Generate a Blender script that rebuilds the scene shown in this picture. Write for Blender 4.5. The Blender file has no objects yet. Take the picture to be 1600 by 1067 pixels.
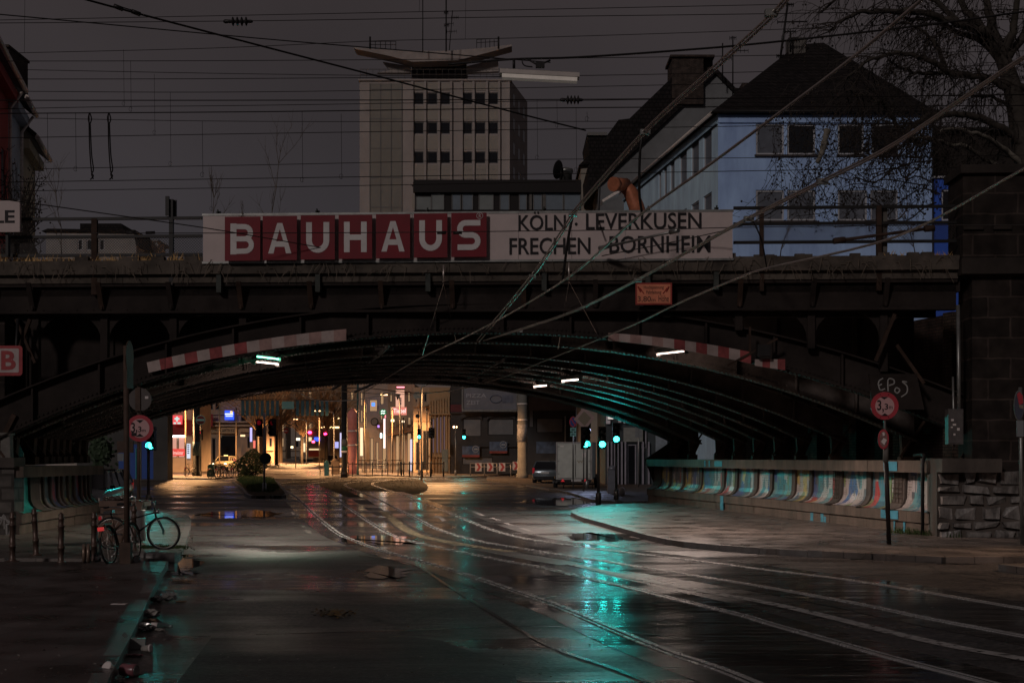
import bpy, bmesh, math, random
from mathutils import Vector, Matrix
R = math.radians
random.seed(7)
C = bpy.context.scene.collection
S = bpy.context.scene
# ------------------------------------------------------------------ camera, sky, exposure
F, H, HY, CX = 2165.0, 2.2, 702.0, 800.0
cam = bpy.data.cameras.new('camera'); cam.sensor_width = 36; cam.lens = 36*F/1600
cam.shift_y = (HY-533.5)/1600; cam.clip_end = 4000; cam.clip_start = .2
co = bpy.data.objects.new('camera', cam); C.objects.link(co)
co.location = (0, 0, H); co.rotation_euler = (R(90), 0, 0); S.camera = co
S.view_settings.view_transform = 'Standard'; S.view_settings.look = 'None'
S.view_settings.gamma = 1; S.view_settings.exposure = 0.0
S.cycles.use_denoising = True
S.cycles.max_bounces = 5; S.cycles.diffuse_bounces = 2; S.cycles.glossy_bounces = 3
S.cycles.transparent_max_bounces = 6; S.cycles.sample_clamp_indirect = .6; S.cycles.sample_clamp_direct = 6.0; S.cycles.use_adaptive_sampling = False; S.cycles.caustics_reflective = False; S.cycles.caustics_refractive = False
S.cycles.blur_glossy = 0.4
w = bpy.data.worlds.new('World'); S.world = w; w.use_nodes = True
nt = w.node_tree; bg = nt.nodes['Background']
tc = nt.nodes.new('ShaderNodeTexCoord'); sx = nt.nodes.new('ShaderNodeSeparateXYZ')
nt.links.new(tc.outputs['Generated'], sx.inputs[0])
cr = nt.nodes.new('ShaderNodeValToRGB'); nt.links.new(sx.outputs['Z'], cr.inputs[0])
cr.color_ramp.elements[0].position = 0.0; cr.color_ramp.elements[0].color = (.0300, .0285, .0330, 1)
cr.color_ramp.elements[1].position = .34; cr.color_ramp.elements[1].color = (.0325, .0262, .0268, 1)
e = cr.color_ramp.elements.new(.17); e.color = (.0308, .0272, .0300, 1)
cn = nt.nodes.new('ShaderNodeTexNoise'); cn.inputs['Scale'].default_value = 3.2; cn.inputs['Detail'].default_value = 5; nt.links.new(tc.outputs['Generated'], cn.inputs['Vector'])
mr = nt.nodes.new('ShaderNodeMapRange'); mr.inputs[1].default_value = .3; mr.inputs[2].default_value = .7; mr.inputs[3].default_value = .86; mr.inputs[4].default_value = 1.16; nt.links.new(cn.outputs['Fac'], mr.inputs[0])
hs = nt.nodes.new('ShaderNodeHueSaturation'); nt.links.new(cr.outputs[0], hs.inputs['Color']); nt.links.new(mr.outputs[0], hs.inputs['Value']); nt.links.new(hs.outputs[0], bg.inputs['Color']); bg.inputs['Strength'].default_value = 1.17
# dim city glow from behind the camera, upper left
sun = bpy.data.lights.new('city_glow', 'SUN'); sun.energy = .56; sun.angle = R(5); sun.color = (1, .88, .84)
so = bpy.data.objects.new('city_glow', sun); C.objects.link(so)
so.rotation_euler = Vector((.50, 1.0, -.50)).to_track_quat('-Z', 'Y').to_euler()

# ------------------------------------------------------------------ helpers
def P(x, y, D): return Vector(((x-CX)*D/F, D, H-(y-HY)*D/F))
def G(x, y, z=0.0): return P(x, y, (H-z)*F/(y-HY))
def DY(y, z=0.0): return (H-z)*F/(y-HY)

class MB:
    def __init__(s): s.v = []; s.f = []; s.m = []; s.sm = []
    def add(s, vs, fs, m=0, smooth=False):
        b = len(s.v); s.v += [Vector(p) for p in vs]
        for f in fs: s.f.append([b+i for i in f]); s.m.append(m); s.sm.append(smooth)
    def quad(s, a, b, c, d, m=0): s.add([a, b, c, d], [(0, 1, 2, 3)], m)
    def box(s, c, size, m=0, rz=0, M=None):
        hx, hy, hz = size[0]/2, size[1]/2, size[2]/2
        if M is None: M = Matrix.Rotation(rz, 3, 'Z')
        c = Vector(c)
        vs = [c+M @ Vector((i*hx, j*hy, k*hz)) for i in (-1, 1) for j in (-1, 1) for k in (-1, 1)]
        s.add(vs, [(0, 1, 3, 2), (4, 6, 7, 5), (0, 4, 5, 1), (2, 3, 7, 6), (0, 2, 6, 4), (1, 5, 7, 3)], m)
    def bar(s, a, b, w, h, m=0, up=(0, 0, 1)):
        a, b = Vector(a), Vector(b); d = (b-a); L = d.length
        if L < 1e-6: return
        d.normalize(); u = Vector(up)
        if abs(d.dot(u)) > .98: u = Vector((0, 1, 0))
        r = d.cross(u).normalized(); u = r.cross(d).normalized()
        s.box((a+b)/2, (w, L, h), m, M=Matrix((r, d, u)).transposed())
    def tube(s, pts, r, n=6, m=0, r1=None, closed=False, cap=True):
        pts = [Vector(p) for p in pts]; N = len(pts)
        if N < 2: return
        b = len(s.v); prev = None
        for i, p in enumerate(pts):
            if closed: t = pts[(i+1) % N]-pts[i-1]
            else: t = pts[min(i+1, N-1)]-pts[max(i-1, 0)]
            if t.length < 1e-9: t = Vector((0, 0, 1))
            t.normalize()
            if prev is None:
                u = Vector((0, 0, 1)) if abs(t.z) < .9 else Vector((1, 0, 0))
                u = (u-t*u.dot(t)).normalized()
            else:
                u = prev-t*prev.dot(t); u = u.normalized() if u.length > 1e-6 else Vector((1, 0, 0))
            prev = u; v = t.cross(u)
            if isinstance(r, (list, tuple)): rr = r[i]
            else: rr = r if r1 is None else r+(r1-r)*i/(N-1)
            for k in range(n):
                a = 2*math.pi*k/n; s.v.append(p+(u*math.cos(a)+v*math.sin(a))*rr)
        for i in range(N if closed else N-1):
            j = (i+1) % N
            for k in range(n):
                l = (k+1) % n
                s.f.append([b+i*n+k, b+i*n+l, b+j*n+l, b+j*n+k]); s.m.append(m); s.sm.append(n > 4)
        if not closed and cap and n > 2:
            s.f.append([b+k for k in range(n)][::-1]); s.m.append(m); s.sm.append(False)
            s.f.append([b+(N-1)*n+k for k in range(n)]); s.m.append(m); s.sm.append(False)
    def cyl(s, a, b, r, r1=None, n=12, m=0): s.tube([a, b], r, n, m, r if r1 is None else r1)
    def lathe(s, prof, c, n=16, m=0, axis=(0, 0, 1)):
        c = Vector(c); az = Vector(axis).normalized(); q = az.to_track_quat('Z', 'Y').to_matrix()
        b = len(s.v); K = len(prof)
        for (r, z) in prof:
            for k in range(n):
                a = 2*math.pi*k/n; s.v.append(c+q @ Vector((r*math.cos(a), r*math.sin(a), z)))
        for i in range(K-1):
            for k in range(n):
                l = (k+1) % n
                s.f.append([b+i*n+k, b+i*n+l, b+(i+1)*n+l, b+(i+1)*n+k]); s.m.append(m); s.sm.append(True)
        s.f.append([b+k for k in range(n)][::-1]); s.m.append(m); s.sm.append(False)
        s.f.append([b+(K-1)*n+k for k in range(n)]); s.m.append(m); s.sm.append(False)
    def slab(s, poly, nrm, t, m=0, mside=None):
        # polygon extruded by t along nrm (front face = poly + nrm*t)
        poly = [Vector(p) for p in poly]; nrm = Vector(nrm)*t; k = len(poly); ms = m if mside is None else mside
        b = len(s.v); s.v += [p+nrm for p in poly]+poly
        s.f.append(list(range(b, b+k))); s.m.append(m); s.sm.append(False)
        s.f.append(list(range(b+k, b+2*k))[::-1]); s.m.append(ms); s.sm.append(False)
        for i in range(k):
            j = (i+1) % k
            s.f.append([b+i, b+k+i, b+k+j, b+j]); s.m.append(ms); s.sm.append(False)
    def ball(s, c, r, n=8, m=0, sz=1.0):
        c = Vector(c); K = max(3, n//2)
        prof = [(max(1e-4, r*math.sin(math.pi*i/K)), -r*sz*math.cos(math.pi*i/K)) for i in range(K+1)]
        s.lathe(prof, c, n, m)
    def ribbon(s, pts, w, z, m=0, t=0.0, off=0.0):
        pts = [Vector((p[0], p[1], 0)) for p in pts]; L = []; Rr = []
        for i, p in enumerate(pts):
            d = pts[min(i+1, len(pts)-1)]-pts[max(i-1, 0)]; d.normalize(); nn = Vector((-d.y, d.x, 0))
            L.append(p+nn*(off+w/2)+Vector((0, 0, z))); Rr.append(p+nn*(off-w/2)+Vector((0, 0, z)))
        for i in range(len(pts)-1):
            s.quad(Rr[i], Rr[i+1], L[i+1], L[i], m)
            if t:
                dz = Vector((0, 0, -t))
                s.quad(L[i], L[i+1], L[i+1]+dz, L[i]+dz, m); s.quad(Rr[i]+dz, Rr[i+1]+dz, Rr[i+1], Rr[i], m)
    def build(s, name, mats, parent=None, fix=True):
        me = bpy.data.meshes.new(name)
        off = parent.matrix_basis.translation.copy() if parent is not None else Vector()
        p = parent
        while p is not None and p.parent is not None:
            p = p.parent; off += p.matrix_basis.translation
        me.from_pydata([v-off for v in s.v], [], s.f)
        if not isinstance(mats, (list, tuple)): mats = [mats]
        for mm in mats: me.materials.append(mm)
        me.polygons.foreach_set('material_index', s.m); me.polygons.foreach_set('use_smooth', s.sm)
        if fix:
            bm = bmesh.new(); bm.from_mesh(me); bmesh.ops.recalc_face_normals(bm, faces=bm.faces); bm.to_mesh(me); bm.free()
        me.update()
        o = bpy.data.objects.new(name, me); C.objects.link(o)
        if parent is not None: o.parent = parent
        return o

def tag(o, label=None, cat=None, group=None, kind=None):
    if label: o['label'] = label
    if cat: o['category'] = cat
    if group: o['group'] = group
    if kind: o['kind'] = kind
    return o
def thing(name, label, cat, loc=(0, 0, 0), group=None):
    o = bpy.data.objects.new(name, None); C.objects.link(o); o.location = loc; o.empty_display_size = .3
    return tag(o, label, cat, group)
def struct(mb, name, mats, label=None):
    o = mb.build(name, mats); o['kind'] = 'structure'
    return o
def kids(o): return [c for c in bpy.data.objects if c.parent == o]
def dup(root, loc, rz=0, label=None, group=None, scale=1.0):
    def cp(o, par):
        c = o.copy(); C.objects.link(c); c.parent = par
        for ch in kids(o): cp(ch, c)
        return c
    r = cp(root, None); r.location = loc; r.rotation_euler = (0, 0, rz); r.scale = (scale,)*3
    if label: r['label'] = label
    if group: r['group'] = group
    return r
def cat(pts, n=8):
    pts = [Vector(p) for p in pts]; out = []
    for i in range(len(pts)-1):
        p0 = pts[max(i-1, 0)]; p1 = pts[i]; p2 = pts[i+1]; p3 = pts[min(i+2, len(pts)-1)]
        for k in range(n):
            t = k/n
            out.append(.5*((2*p1)+(p2-p0)*t+(2*p0-5*p1+4*p2-p3)*t*t+(3*p1-p0-3*p2+p3)*t**3))
    out.append(pts[-1]); return out
def lerp(a, b, t): return a+(b-a)*t

class Plane:
    """vertical plane through two ground points, coordinates u along a->b, z up; normal faces the camera"""
    def __init__(s, A, B):
        s.A = Vector((A[0], A[1], 0)); s.d = (Vector((B[0], B[1], 0))-s.A); s.L = s.d.length; s.d.normalize()
        s.n = Vector((s.d.y, -s.d.x, 0))
        if s.n.dot(-s.A) < 0: s.n = -s.n
    def u(s, x):
        k = (x-CX)/F  # X = k*Y
        return (k*s.A.y-s.A.x)/(s.d.x-k*s.d.y)
    def uz(s, x, y):
        u = s.u(x); p = s.A+s.d*u
        return u, H-(y-HY)*p.y/F
    def p(s, u, z, off=0): return s.A+s.d*u+Vector((0, 0, z))+s.n*off
    def px(s, x, y, off=0):
        u, z = s.uz(x, y); return s.p(u, z, off)
    def slab(s, mb, rect, o0, o1, m=0):   # rect in u,z ; from offset o0 to o1 (front)
        a, b, c, d = rect
        mb.slab([s.p(a, b, o0), s.p(c, b, o0), s.p(c, d, o0), s.p(a, d, o0)], s.n, o1-o0, m)
    def slabpx(s, mb, pts, o0, o1, m=0):
        mb.slab([s.px(x, y, o0) for x, y in pts], s.n, o1-o0, m)
    def rpx(s, x0, y0, x1, y1):           # pixel box -> u,z rect (y0 top)
        u0, z1 = s.uz(x0, y0); u1, z0 = s.uz(x1, y1)
        return (min(u0, u1), min(z0, z1), max(u0, u1), max(z0, z1))
def FP(D): return Plane((-1, D), (1, D))

# ------------------------------------------------------------------ materials
MATS = {}
def mat(name, col=(.5, .5, .5), rough=.6, metal=0, var=.3, scale=2.0, bump=0, bscale=20, spec=None, emit=None, es=0, stretch=(1, 1, 1), alpha=1):
    if name in MATS: return MATS[name]
    m = bpy.data.materials.new(name); m.use_nodes = True; n = m.node_tree.nodes; l = m.node_tree.links
    b = n['Principled BSDF']; b.inputs['Roughness'].default_value = rough; b.inputs['Metallic'].default_value = metal
    b.inputs['Specular IOR Level'].default_value = spec if spec is not None else (.5 if rough < .45 else .2)
    t = n.new('ShaderNodeTexCoord'); mp = n.new('ShaderNodeMapping'); l.new(t.outputs['Object'], mp.inputs[0])
    mp.inputs['Scale'].default_value = stretch
    if var:
        nz = n.new('ShaderNodeTexNoise'); nz.inputs['Scale'].default_value = scale; nz.inputs['Detail'].default_value = 8; nz.inputs['Roughness'].default_value = .65
        l.new(mp.outputs[0], nz.inputs['Vector'])
        r = n.new('ShaderNodeValToRGB'); l.new(nz.outputs['Fac'], r.inputs[0])
        r.color_ramp.elements[0].position = .3; r.color_ramp.elements[1].position = .7
        r.color_ramp.elements[0].color = [c*(1-var) for c in col]+[1]; r.color_ramp.elements[1].color = [min(1, c*(1+var*.8)) for c in col]+[1]
        l.new(r.outputs[0], b.inputs['Base Color'])
        rr = n.new('ShaderNodeMapRange'); l.new(nz.outputs['Fac'], rr.inputs[0])
        rr.inputs[3].default_value = max(.02, rough*.8); rr.inputs[4].default_value = min(1, rough*1.2); l.new(rr.outputs[0], b.inputs['Roughness'])
    else: b.inputs['Base Color'].default_value = list(col)+[1]
    if bump:
        bz = n.new('ShaderNodeTexNoise'); bz.inputs['Scale'].default_value = bscale; bz.inputs['Detail'].default_value = 4
        l.new(mp.outputs[0], bz.inputs['Vector'])
        bp = n.new('ShaderNodeBump'); bp.inputs['Strength'].default_value = bump; bp.inputs['Distance'].default_value = .02
        l.new(bz.outputs['Fac'], bp.inputs['Height']); l.new(bp.outputs[0], b.inputs['Normal'])
    if emit is not None:
        b.inputs['Emission Color'].default_value = list(emit)+[1]; b.inputs['Emission Strength'].default_value = es
    MATS[name] = m; return m
def brick(name, c1, c2, mortar, bw=.25, bh=.075, ms=.012, rough=.8, bump=.5, wet=0):
    if name in MATS: return MATS[name]
    m = bpy.data.materials.new(name); m.use_nodes = True; n = m.node_tree.nodes; l = m.node_tree.links
    b = n['Principled BSDF']; b.inputs['Roughness'].default_value = rough; b.inputs['Specular IOR Level'].default_value = .12
    g = n.new('ShaderNodeNewGeometry'); sp = n.new('ShaderNodeSeparateXYZ'); l.new(g.outputs['Position'], sp.inputs[0])
    ad = n.new('ShaderNodeMath'); l.new(sp.outputs[0], ad.inputs[0]); l.new(sp.outputs[1], ad.inputs[1])
    cb = n.new('ShaderNodeCombineXYZ'); l.new(ad.outputs[0], cb.inputs[0]); l.new(sp.outputs[2], cb.inputs[1])
    nz = n.new('ShaderNodeTexNoise'); nz.inputs['Scale'].default_value = 3; nz.inputs['Detail'].default_value = 6; l.new(g.outputs['Position'], nz.inputs['Vector'])
    mx0 = n.new('ShaderNodeMixRGB'); mx0.inputs[0].default_value = .03 if bh < .12 else .06; l.new(cb.outputs[0], mx0.inputs[1]); l.new(nz.outputs['Color'], mx0.inputs[2])
    bt = n.new('ShaderNodeTexBrick'); bt.inputs['Scale'].default_value = 1
    bt.inputs['Brick Width'].default_value = bw; bt.inputs['Row Height'].default_value = bh; bt.inputs['Mortar Size'].default_value = ms
    bt.inputs['Color1'].default_value = list(c1)+[1]; bt.inputs['Color2'].default_value = list(c2)+[1]; bt.inputs['Mortar'].default_value = list(mortar)+[1]
    l.new(mx0.outputs[0], bt.inputs['Vector'])
    mx = n.new('ShaderNodeMixRGB'); mx.blend_type = 'MULTIPLY'; mx.inputs[0].default_value = .8
    rp = n.new('ShaderNodeValToRGB'); l.new(nz.outputs['Fac'], rp.inputs[0]); rp.color_ramp.elements[0].position = .3; rp.color_ramp.elements[1].position = .7
    rp.color_ramp.elements[0].color = (.35, .35, .35, 1); rp.color_ramp.elements[1].color = (1.3, 1.3, 1.3, 1)
    l.new(bt.outputs['Color'], mx.inputs[1]); l.new(rp.outputs[0], mx.inputs[2]); l.new(mx.outputs[0], b.inputs['Base Color'])
    bp = n.new('ShaderNodeBump'); bp.inputs['Strength'].default_value = bump; bp.inputs['Distance'].default_value = .03; bp.invert = True
    l.new(bt.outputs['Fac'], bp.inputs['Height']); l.new(bp.outputs[0], b.inputs['Normal'])
    MATS[name] = m; return m
def glow(name, col, es, base=(.02, .02, .02)):
    m = mat(name, base, .4, 0, 0, emit=col, es=es)
    if es < 1: m.cycles.emission_sampling = 'NONE'
    return m

steel = mat('soot_steel', (.027, .021, .019), .8, 0, .5, 1.2, .3, 14, spec=.12)
ribsteel_lit = mat('lit_rib_steel', (.085, .070, .063), .7, 0, .6, 1.5, .3, 20, spec=.16)  # lighter copy of the steel, imitating light on the inner ribs
rust = mat('rusty_steel', (.045, .028, .021), .8, 0, .5, 3, .3, 30, spec=.15)
blackm = mat('black_metal', (.022, .021, .021), .45, .3, .3, 4)
greym = mat('galvanised', (.22, .22, .21), .4, .7, .3, 5)
wirem = mat('wire_dark', (.03, .026, .024), .5, .5, 0)
copper = mat('contact_wire', (.62, .55, .50), .38, .9, .2, 8)
white = mat('white_paint', (.62, .56, .54), .55, 0, .12, 3)
whitecl = mat('white_enamel', (.72, .68, .66), .5, 0, .06, 3)
blackp = mat('black_paint', (.012, .011, .012), .6, 0, 0)
redp = mat('red_paint', (.36, .028, .045), .55, 0, .2, 2)
glass = mat('dark_glass', (.012, .013, .016), .08, 0, .2, 1, spec=.6)
glass2 = mat('curtained_glass', (.12, .13, .155), .35, 0, .35, .8, spec=.4)
concrete = mat('concrete', (.20, .185, .17), .8, 0, .35, 1.5, .3, 25)
darkconc = mat('sooty_concrete', (.075, .062, .054), .75, 0, .55, 1.1, .5, 18, stretch=(1, 1, .35))
rubber = mat('rubber', (.015, .015, .016), .7, 0, 0)
chrome = mat('chrome', (.6, .6, .6), .2, 1, 0)

# ------------------------------------------------------------------ writing
def text(s, pl, rect, m, parent, name='lettering', off=.01, t=.012, bold=0.0, fill=True, label=None, rot=0):
    """words laid on a Plane, stretched to fill rect (u0,z0,u1,z1)"""
    cu = bpy.data.curves.new('t', 'FONT'); cu.body = s; cu.size = 1; cu.offset = bold; cu.resolution_u = 3
    o = bpy.data.objects.new('t', cu); C.objects.link(o); bpy.context.view_layer.update()
    dg = bpy.context.evaluated_depsgraph_get(); me = bpy.data.meshes.new_from_object(o.evaluated_get(dg))
    bpy.data.objects.remove(o); bpy.data.curves.remove(cu)
    vs = [v.co.copy() for v in me.vertices]; fs = [list(p.vertices) for p in me.polygons]; bpy.data.meshes.remove(me)
    if not vs: return None
    if rot: vs = [Matrix.Rotation(rot, 3, 'Z') @ v for v in vs]
    x0 = min(v.x for v in vs); x1 = max(v.x for v in vs); y0 = min(v.y for v in vs); y1 = max(v.y for v in vs)
    a, b, c, d = rect; mb = MB()
    flip = pl.d.x < 0
    def mapv(v, oo):
        uu = (v.x-x0)/max(1e-6, x1-x0); 
        if flip: uu = 1-uu
        return pl.p(a+(c-a)*uu, b+(d-b)*(v.y-y0)/max(1e-6, y1-y0), oo)
    front = [mapv(v, off+t) for v in vs]; back = [mapv(v, off) for v in vs]
    k = len(vs); mb.v = front+back
    cnt = {}
    for f in fs:
        mb.f.append(f); mb.m.append(0); mb.sm.append(False)
        for i in range(len(f)):
            e = (f[i], f[(i+1) % len(f)]); cnt[e] = 1
    for (i, j) in list(cnt):
        if (j, i) not in cnt: mb.f.append([i, i+k, j+k, j]); mb.m.append(0); mb.sm.append(False)
    ob = mb.build(name, m, parent, fix=False)
    if label: ob['label'] = label
    return ob

# ------------------------------------------------------------------ buildings
def wallgrid(mb, pl, rect, holes, t=.22, m=0, off=0):
    u0, z0, u1, z1 = rect
    us = sorted(set([u0, u1]+[h[0] for h in holes]+[h[2] for h in holes])); zs = sorted(set([z0, z1]+[h[1] for h in holes]+[h[3] for h in holes]))
    us = [u for u in us if u0-1e-6 <= u <= u1+1e-6]; zs = [z for z in zs if z0-1e-6 <= z <= z1+1e-6]
    for i in range(len(us)-1):
        for j in range(len(zs)-1):
            cu, cz = (us[i]+us[i+1])/2, (zs[j]+zs[j+1])/2
            if any(h[0] < cu < h[2] and h[1] < cz < h[3] for h in holes): continue
            mb.quad(pl.p(us[i], zs[j], off), pl.p(us[i+1], zs[j], off), pl.p(us[i+1], zs[j+1], off), pl.p(us[i], zs[j+1], off), m)
    for a, b, c, d in holes:
        q = [(a, b), (c, b), (c, d), (a, d)]
        for k in range(4):
            (x0, y0), (x1, y1) = q[k], q[(k+1) % 4]
            mb.quad(pl.p(x0, y0, off), pl.p(x1, y1, off), pl.p(x1, y1, off-t), pl.p(x0, y0, off-t), m)
def window(pl, rect, parent, fm, gm, fw=.07, mull=0, name='window', off=-.12, sill=None, trans=0, label=None):
    a, b, c, d = rect; mb = MB()
    for r in ((a, b, a+fw, d), (c-fw, b, c, d), (a+fw, b, c-fw, b+fw), (a+fw, d-fw, c-fw, d)): pl.slab(mb, r, off, off+.06)
    for k in range(mull):
        u = a+(c-a)*(k+1)/(mull+1); pl.slab(mb, (u-fw*.6, b+fw, u+fw*.6, d-fw), off, off+.055)
    if trans: pl.slab(mb, (a+fw, lerp(b, d, trans)-fw*.4, c-fw, lerp(b, d, trans)+fw*.4), off, off+.05)
    w_ = mb.build(name, fm, parent)
    if label: w_['label'] = label
    g_ = MB(); pl.slab(g_, (a+.01, b+.01, c-.01, d-.01), off-.03, off+.01); g_.build('pane', gm, w_)
    if sill:
        s_ = MB(); pl.slab(s_, (a-.08, b-.10, c+.08, b-.004), -.02, .10); s_.build('sill', sill, w_)
    return w_
def house(name, label, cat_, pl, rect, depth, holes, wm, group=None, t=.24, extra=None, top=None):
    """thing with a holed front wall and a solid body behind"""
    u0, z0, u1, z1 = rect
    r = thing(name, label, cat_, tuple(pl.p((u0+u1)/2, 0)), group)
    mb = MB(); wallgrid(mb, pl, rect, holes, t)
    q = [pl.p(u0, z0, -t), pl.p(u1, z0, -t), pl.p(u1, z0, -depth), pl.p(u0, z0, -depth)]
    mb.slab(q, (0, 0, 1), z1-z0)
    for (a, b) in ((u0, 1), (u1, 1)): mb.quad(pl.p(a, z0, 0), pl.p(a, z1, 0), pl.p(a, z1, -t), pl.p(a, z0, -t))
    mb.quad(pl.p(u0, z1, 0), pl.p(u1, z1, 0), pl.p(u1, z1, -t), pl.p(u0, z1, -t))
    mb.build('wall', wm, r, fix=False)
    return r
# ================================================================== GROUND
def asphalt(name, col, r0, r1, bump=.35, wscale=.22, thr=(.42, .6), crack=False):
    m = bpy.data.materials.new(name); m.use_nodes = True; n = m.node_tree.nodes; l = m.node_tree.links
    b = n['Principled BSDF']; b.inputs['Specular IOR Level'].default_value = .32; g = n.new('ShaderNodeNewGeometry')
    mp = n.new('ShaderNodeMapping'); mp.inputs['Scale'].default_value = (.45, 1.0, 1); l.new(g.outputs['Position'], mp.inputs[0])
    big = n.new('ShaderNodeTexNoise'); big.inputs['Scale'].default_value = wscale; big.inputs['Detail'].default_value = 7; big.inputs['Roughness'].default_value = .62; l.new(mp.outputs[0], big.inputs['Vector'])
    fine = n.new('ShaderNodeTexNoise'); fine.inputs['Scale'].default_value = 60; fine.inputs['Detail'].default_value = 3; l.new(g.outputs['Position'], fine.inputs['Vector'])
    vor = n.new('ShaderNodeTexVoronoi'); vor.inputs['Scale'].default_value = 24; l.new(g.outputs['Position'], vor.inputs['Vector'])
    mid = n.new('ShaderNodeTexNoise'); mid.inputs['Scale'].default_value = 1.6; mid.inputs['Detail'].default_value = 6; l.new(mp.outputs[0], mid.inputs['Vector'])
    wet = n.new('ShaderNodeMapRange'); wet.inputs[1].default_value = thr[0]; wet.inputs[2].default_value = thr[1]; l.new(big.outputs['Fac'], wet.inputs[0])
    ro = n.new('ShaderNodeMapRange'); ro.inputs[3].default_value = r1; ro.inputs[4].default_value = r0; l.new(wet.outputs[0], ro.inputs[0])
    l.new(ro.outputs[0], b.inputs['Roughness'])
    c1 = n.new('ShaderNodeMixRGB'); l.new(mid.outputs['Fac'], c1.inputs[0]); c1.inputs[1].default_value = [c*.3 for c in col]+[1]; c1.inputs[2].default_value = [c*1.75 for c in col]+[1]
    c2 = n.new('ShaderNodeMixRGB'); c2.blend_type = 'MULTIPLY'; c2.inputs[0].default_value = .9; l.new(c1.outputs[0], c2.inputs[1])
    fr = n.new('ShaderNodeValToRGB'); l.new(vor.outputs['Color'], fr.inputs[0]); fr.color_ramp.elements[0].position = .3; fr.color_ramp.elements[0].color = (.45, .45, .45, 1); fr.color_ramp.elements[1].color = (1.9, 1.8, 1.7, 1)
    l.new(fr.outputs[0], c2.inputs[2])
    out = c2.outputs[0]
    if crack:
        cv = n.new('ShaderNodeTexVoronoi'); cv.feature = 'DISTANCE_TO_EDGE'; cv.inputs['Scale'].default_value = .33
        dm = n.new('ShaderNodeMixRGB'); dm.inputs[0].default_value = .25; l.new(g.outputs['Position'], dm.inputs[1]); l.new(mid.outputs['Color'], dm.inputs[2]); l.new(dm.outputs[0], cv.inputs['Vector'])
        cm = n.new('ShaderNodeMapRange'); cm.inputs[1].default_value = .004; cm.inputs[2].default_value = .012; l.new(cv.outputs['Distance'], cm.inputs[0])
        c3 = n.new('ShaderNodeMixRGB'); c3.blend_type = 'MULTIPLY'; c3.inputs[0].default_value = .55; l.new(out, c3.inputs[1]); l.new(cm.outputs[0], c3.inputs[2]); out = c3.outputs[0]
    l.new(out, b.inputs['Base Color'])
    ad = n.new('ShaderNodeMath'); ad.operation = 'ADD'; l.new(vor.outputs['Distance'], ad.inputs[0]); l.new(fine.outputs['Fac'], ad.inputs[1])
    bp = n.new('ShaderNodeBump'); bp.inputs['Distance'].default_value = .012; l.new(ad.outputs[0], bp.inputs['Height'])
    bs = n.new('ShaderNodeMapRange'); bs.inputs[3].default_value = bump; bs.inputs[4].default_value = bump*.12; l.new(wet.outputs[0], bs.inputs[0]); l.new(bs.outputs[0], bp.inputs['Strength'])
    # slow waviness of a worn carriageway
    rpl = n.new('ShaderNodeTexNoise'); rpl.inputs['Scale'].default_value = 2.2; rpl.inputs['Detail'].default_value = 3; mp2 = n.new('ShaderNodeMapping'); mp2.inputs['Scale'].default_value = (.35, 1.5, 1); l.new(g.outputs['Position'], mp2.inputs[0]); l.new(mp2.outputs[0], rpl.inputs['Vector'])
    b2 = n.new('ShaderNodeBump'); b2.inputs['Distance'].default_value = .05; b2.inputs['Strength'].default_value = .30; l.new(rpl.outputs['Fac'], b2.inputs['Height'])
    l.new(bp.outputs[0], b2.inputs['Normal']); l.new(b2.outputs[0], b.inputs['Normal'])
    return m
road_m = asphalt('wet_asphalt', (.060, .056, .056), .13, .52, .30, .3, (.42, .62), True)
track_m = asphalt('wet_track_asphalt', (.028, .028, .029), .09, .30, .16, .4, (.36, .60))
pave_as = asphalt('pavement_asphalt', (.075, .062, .056), .2, .6, .35, .5, (.5, .75))
soil_m = mat('bed_soil', (.017, .0135, .010), .9, 0, .5, 4, .8, 12)

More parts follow.
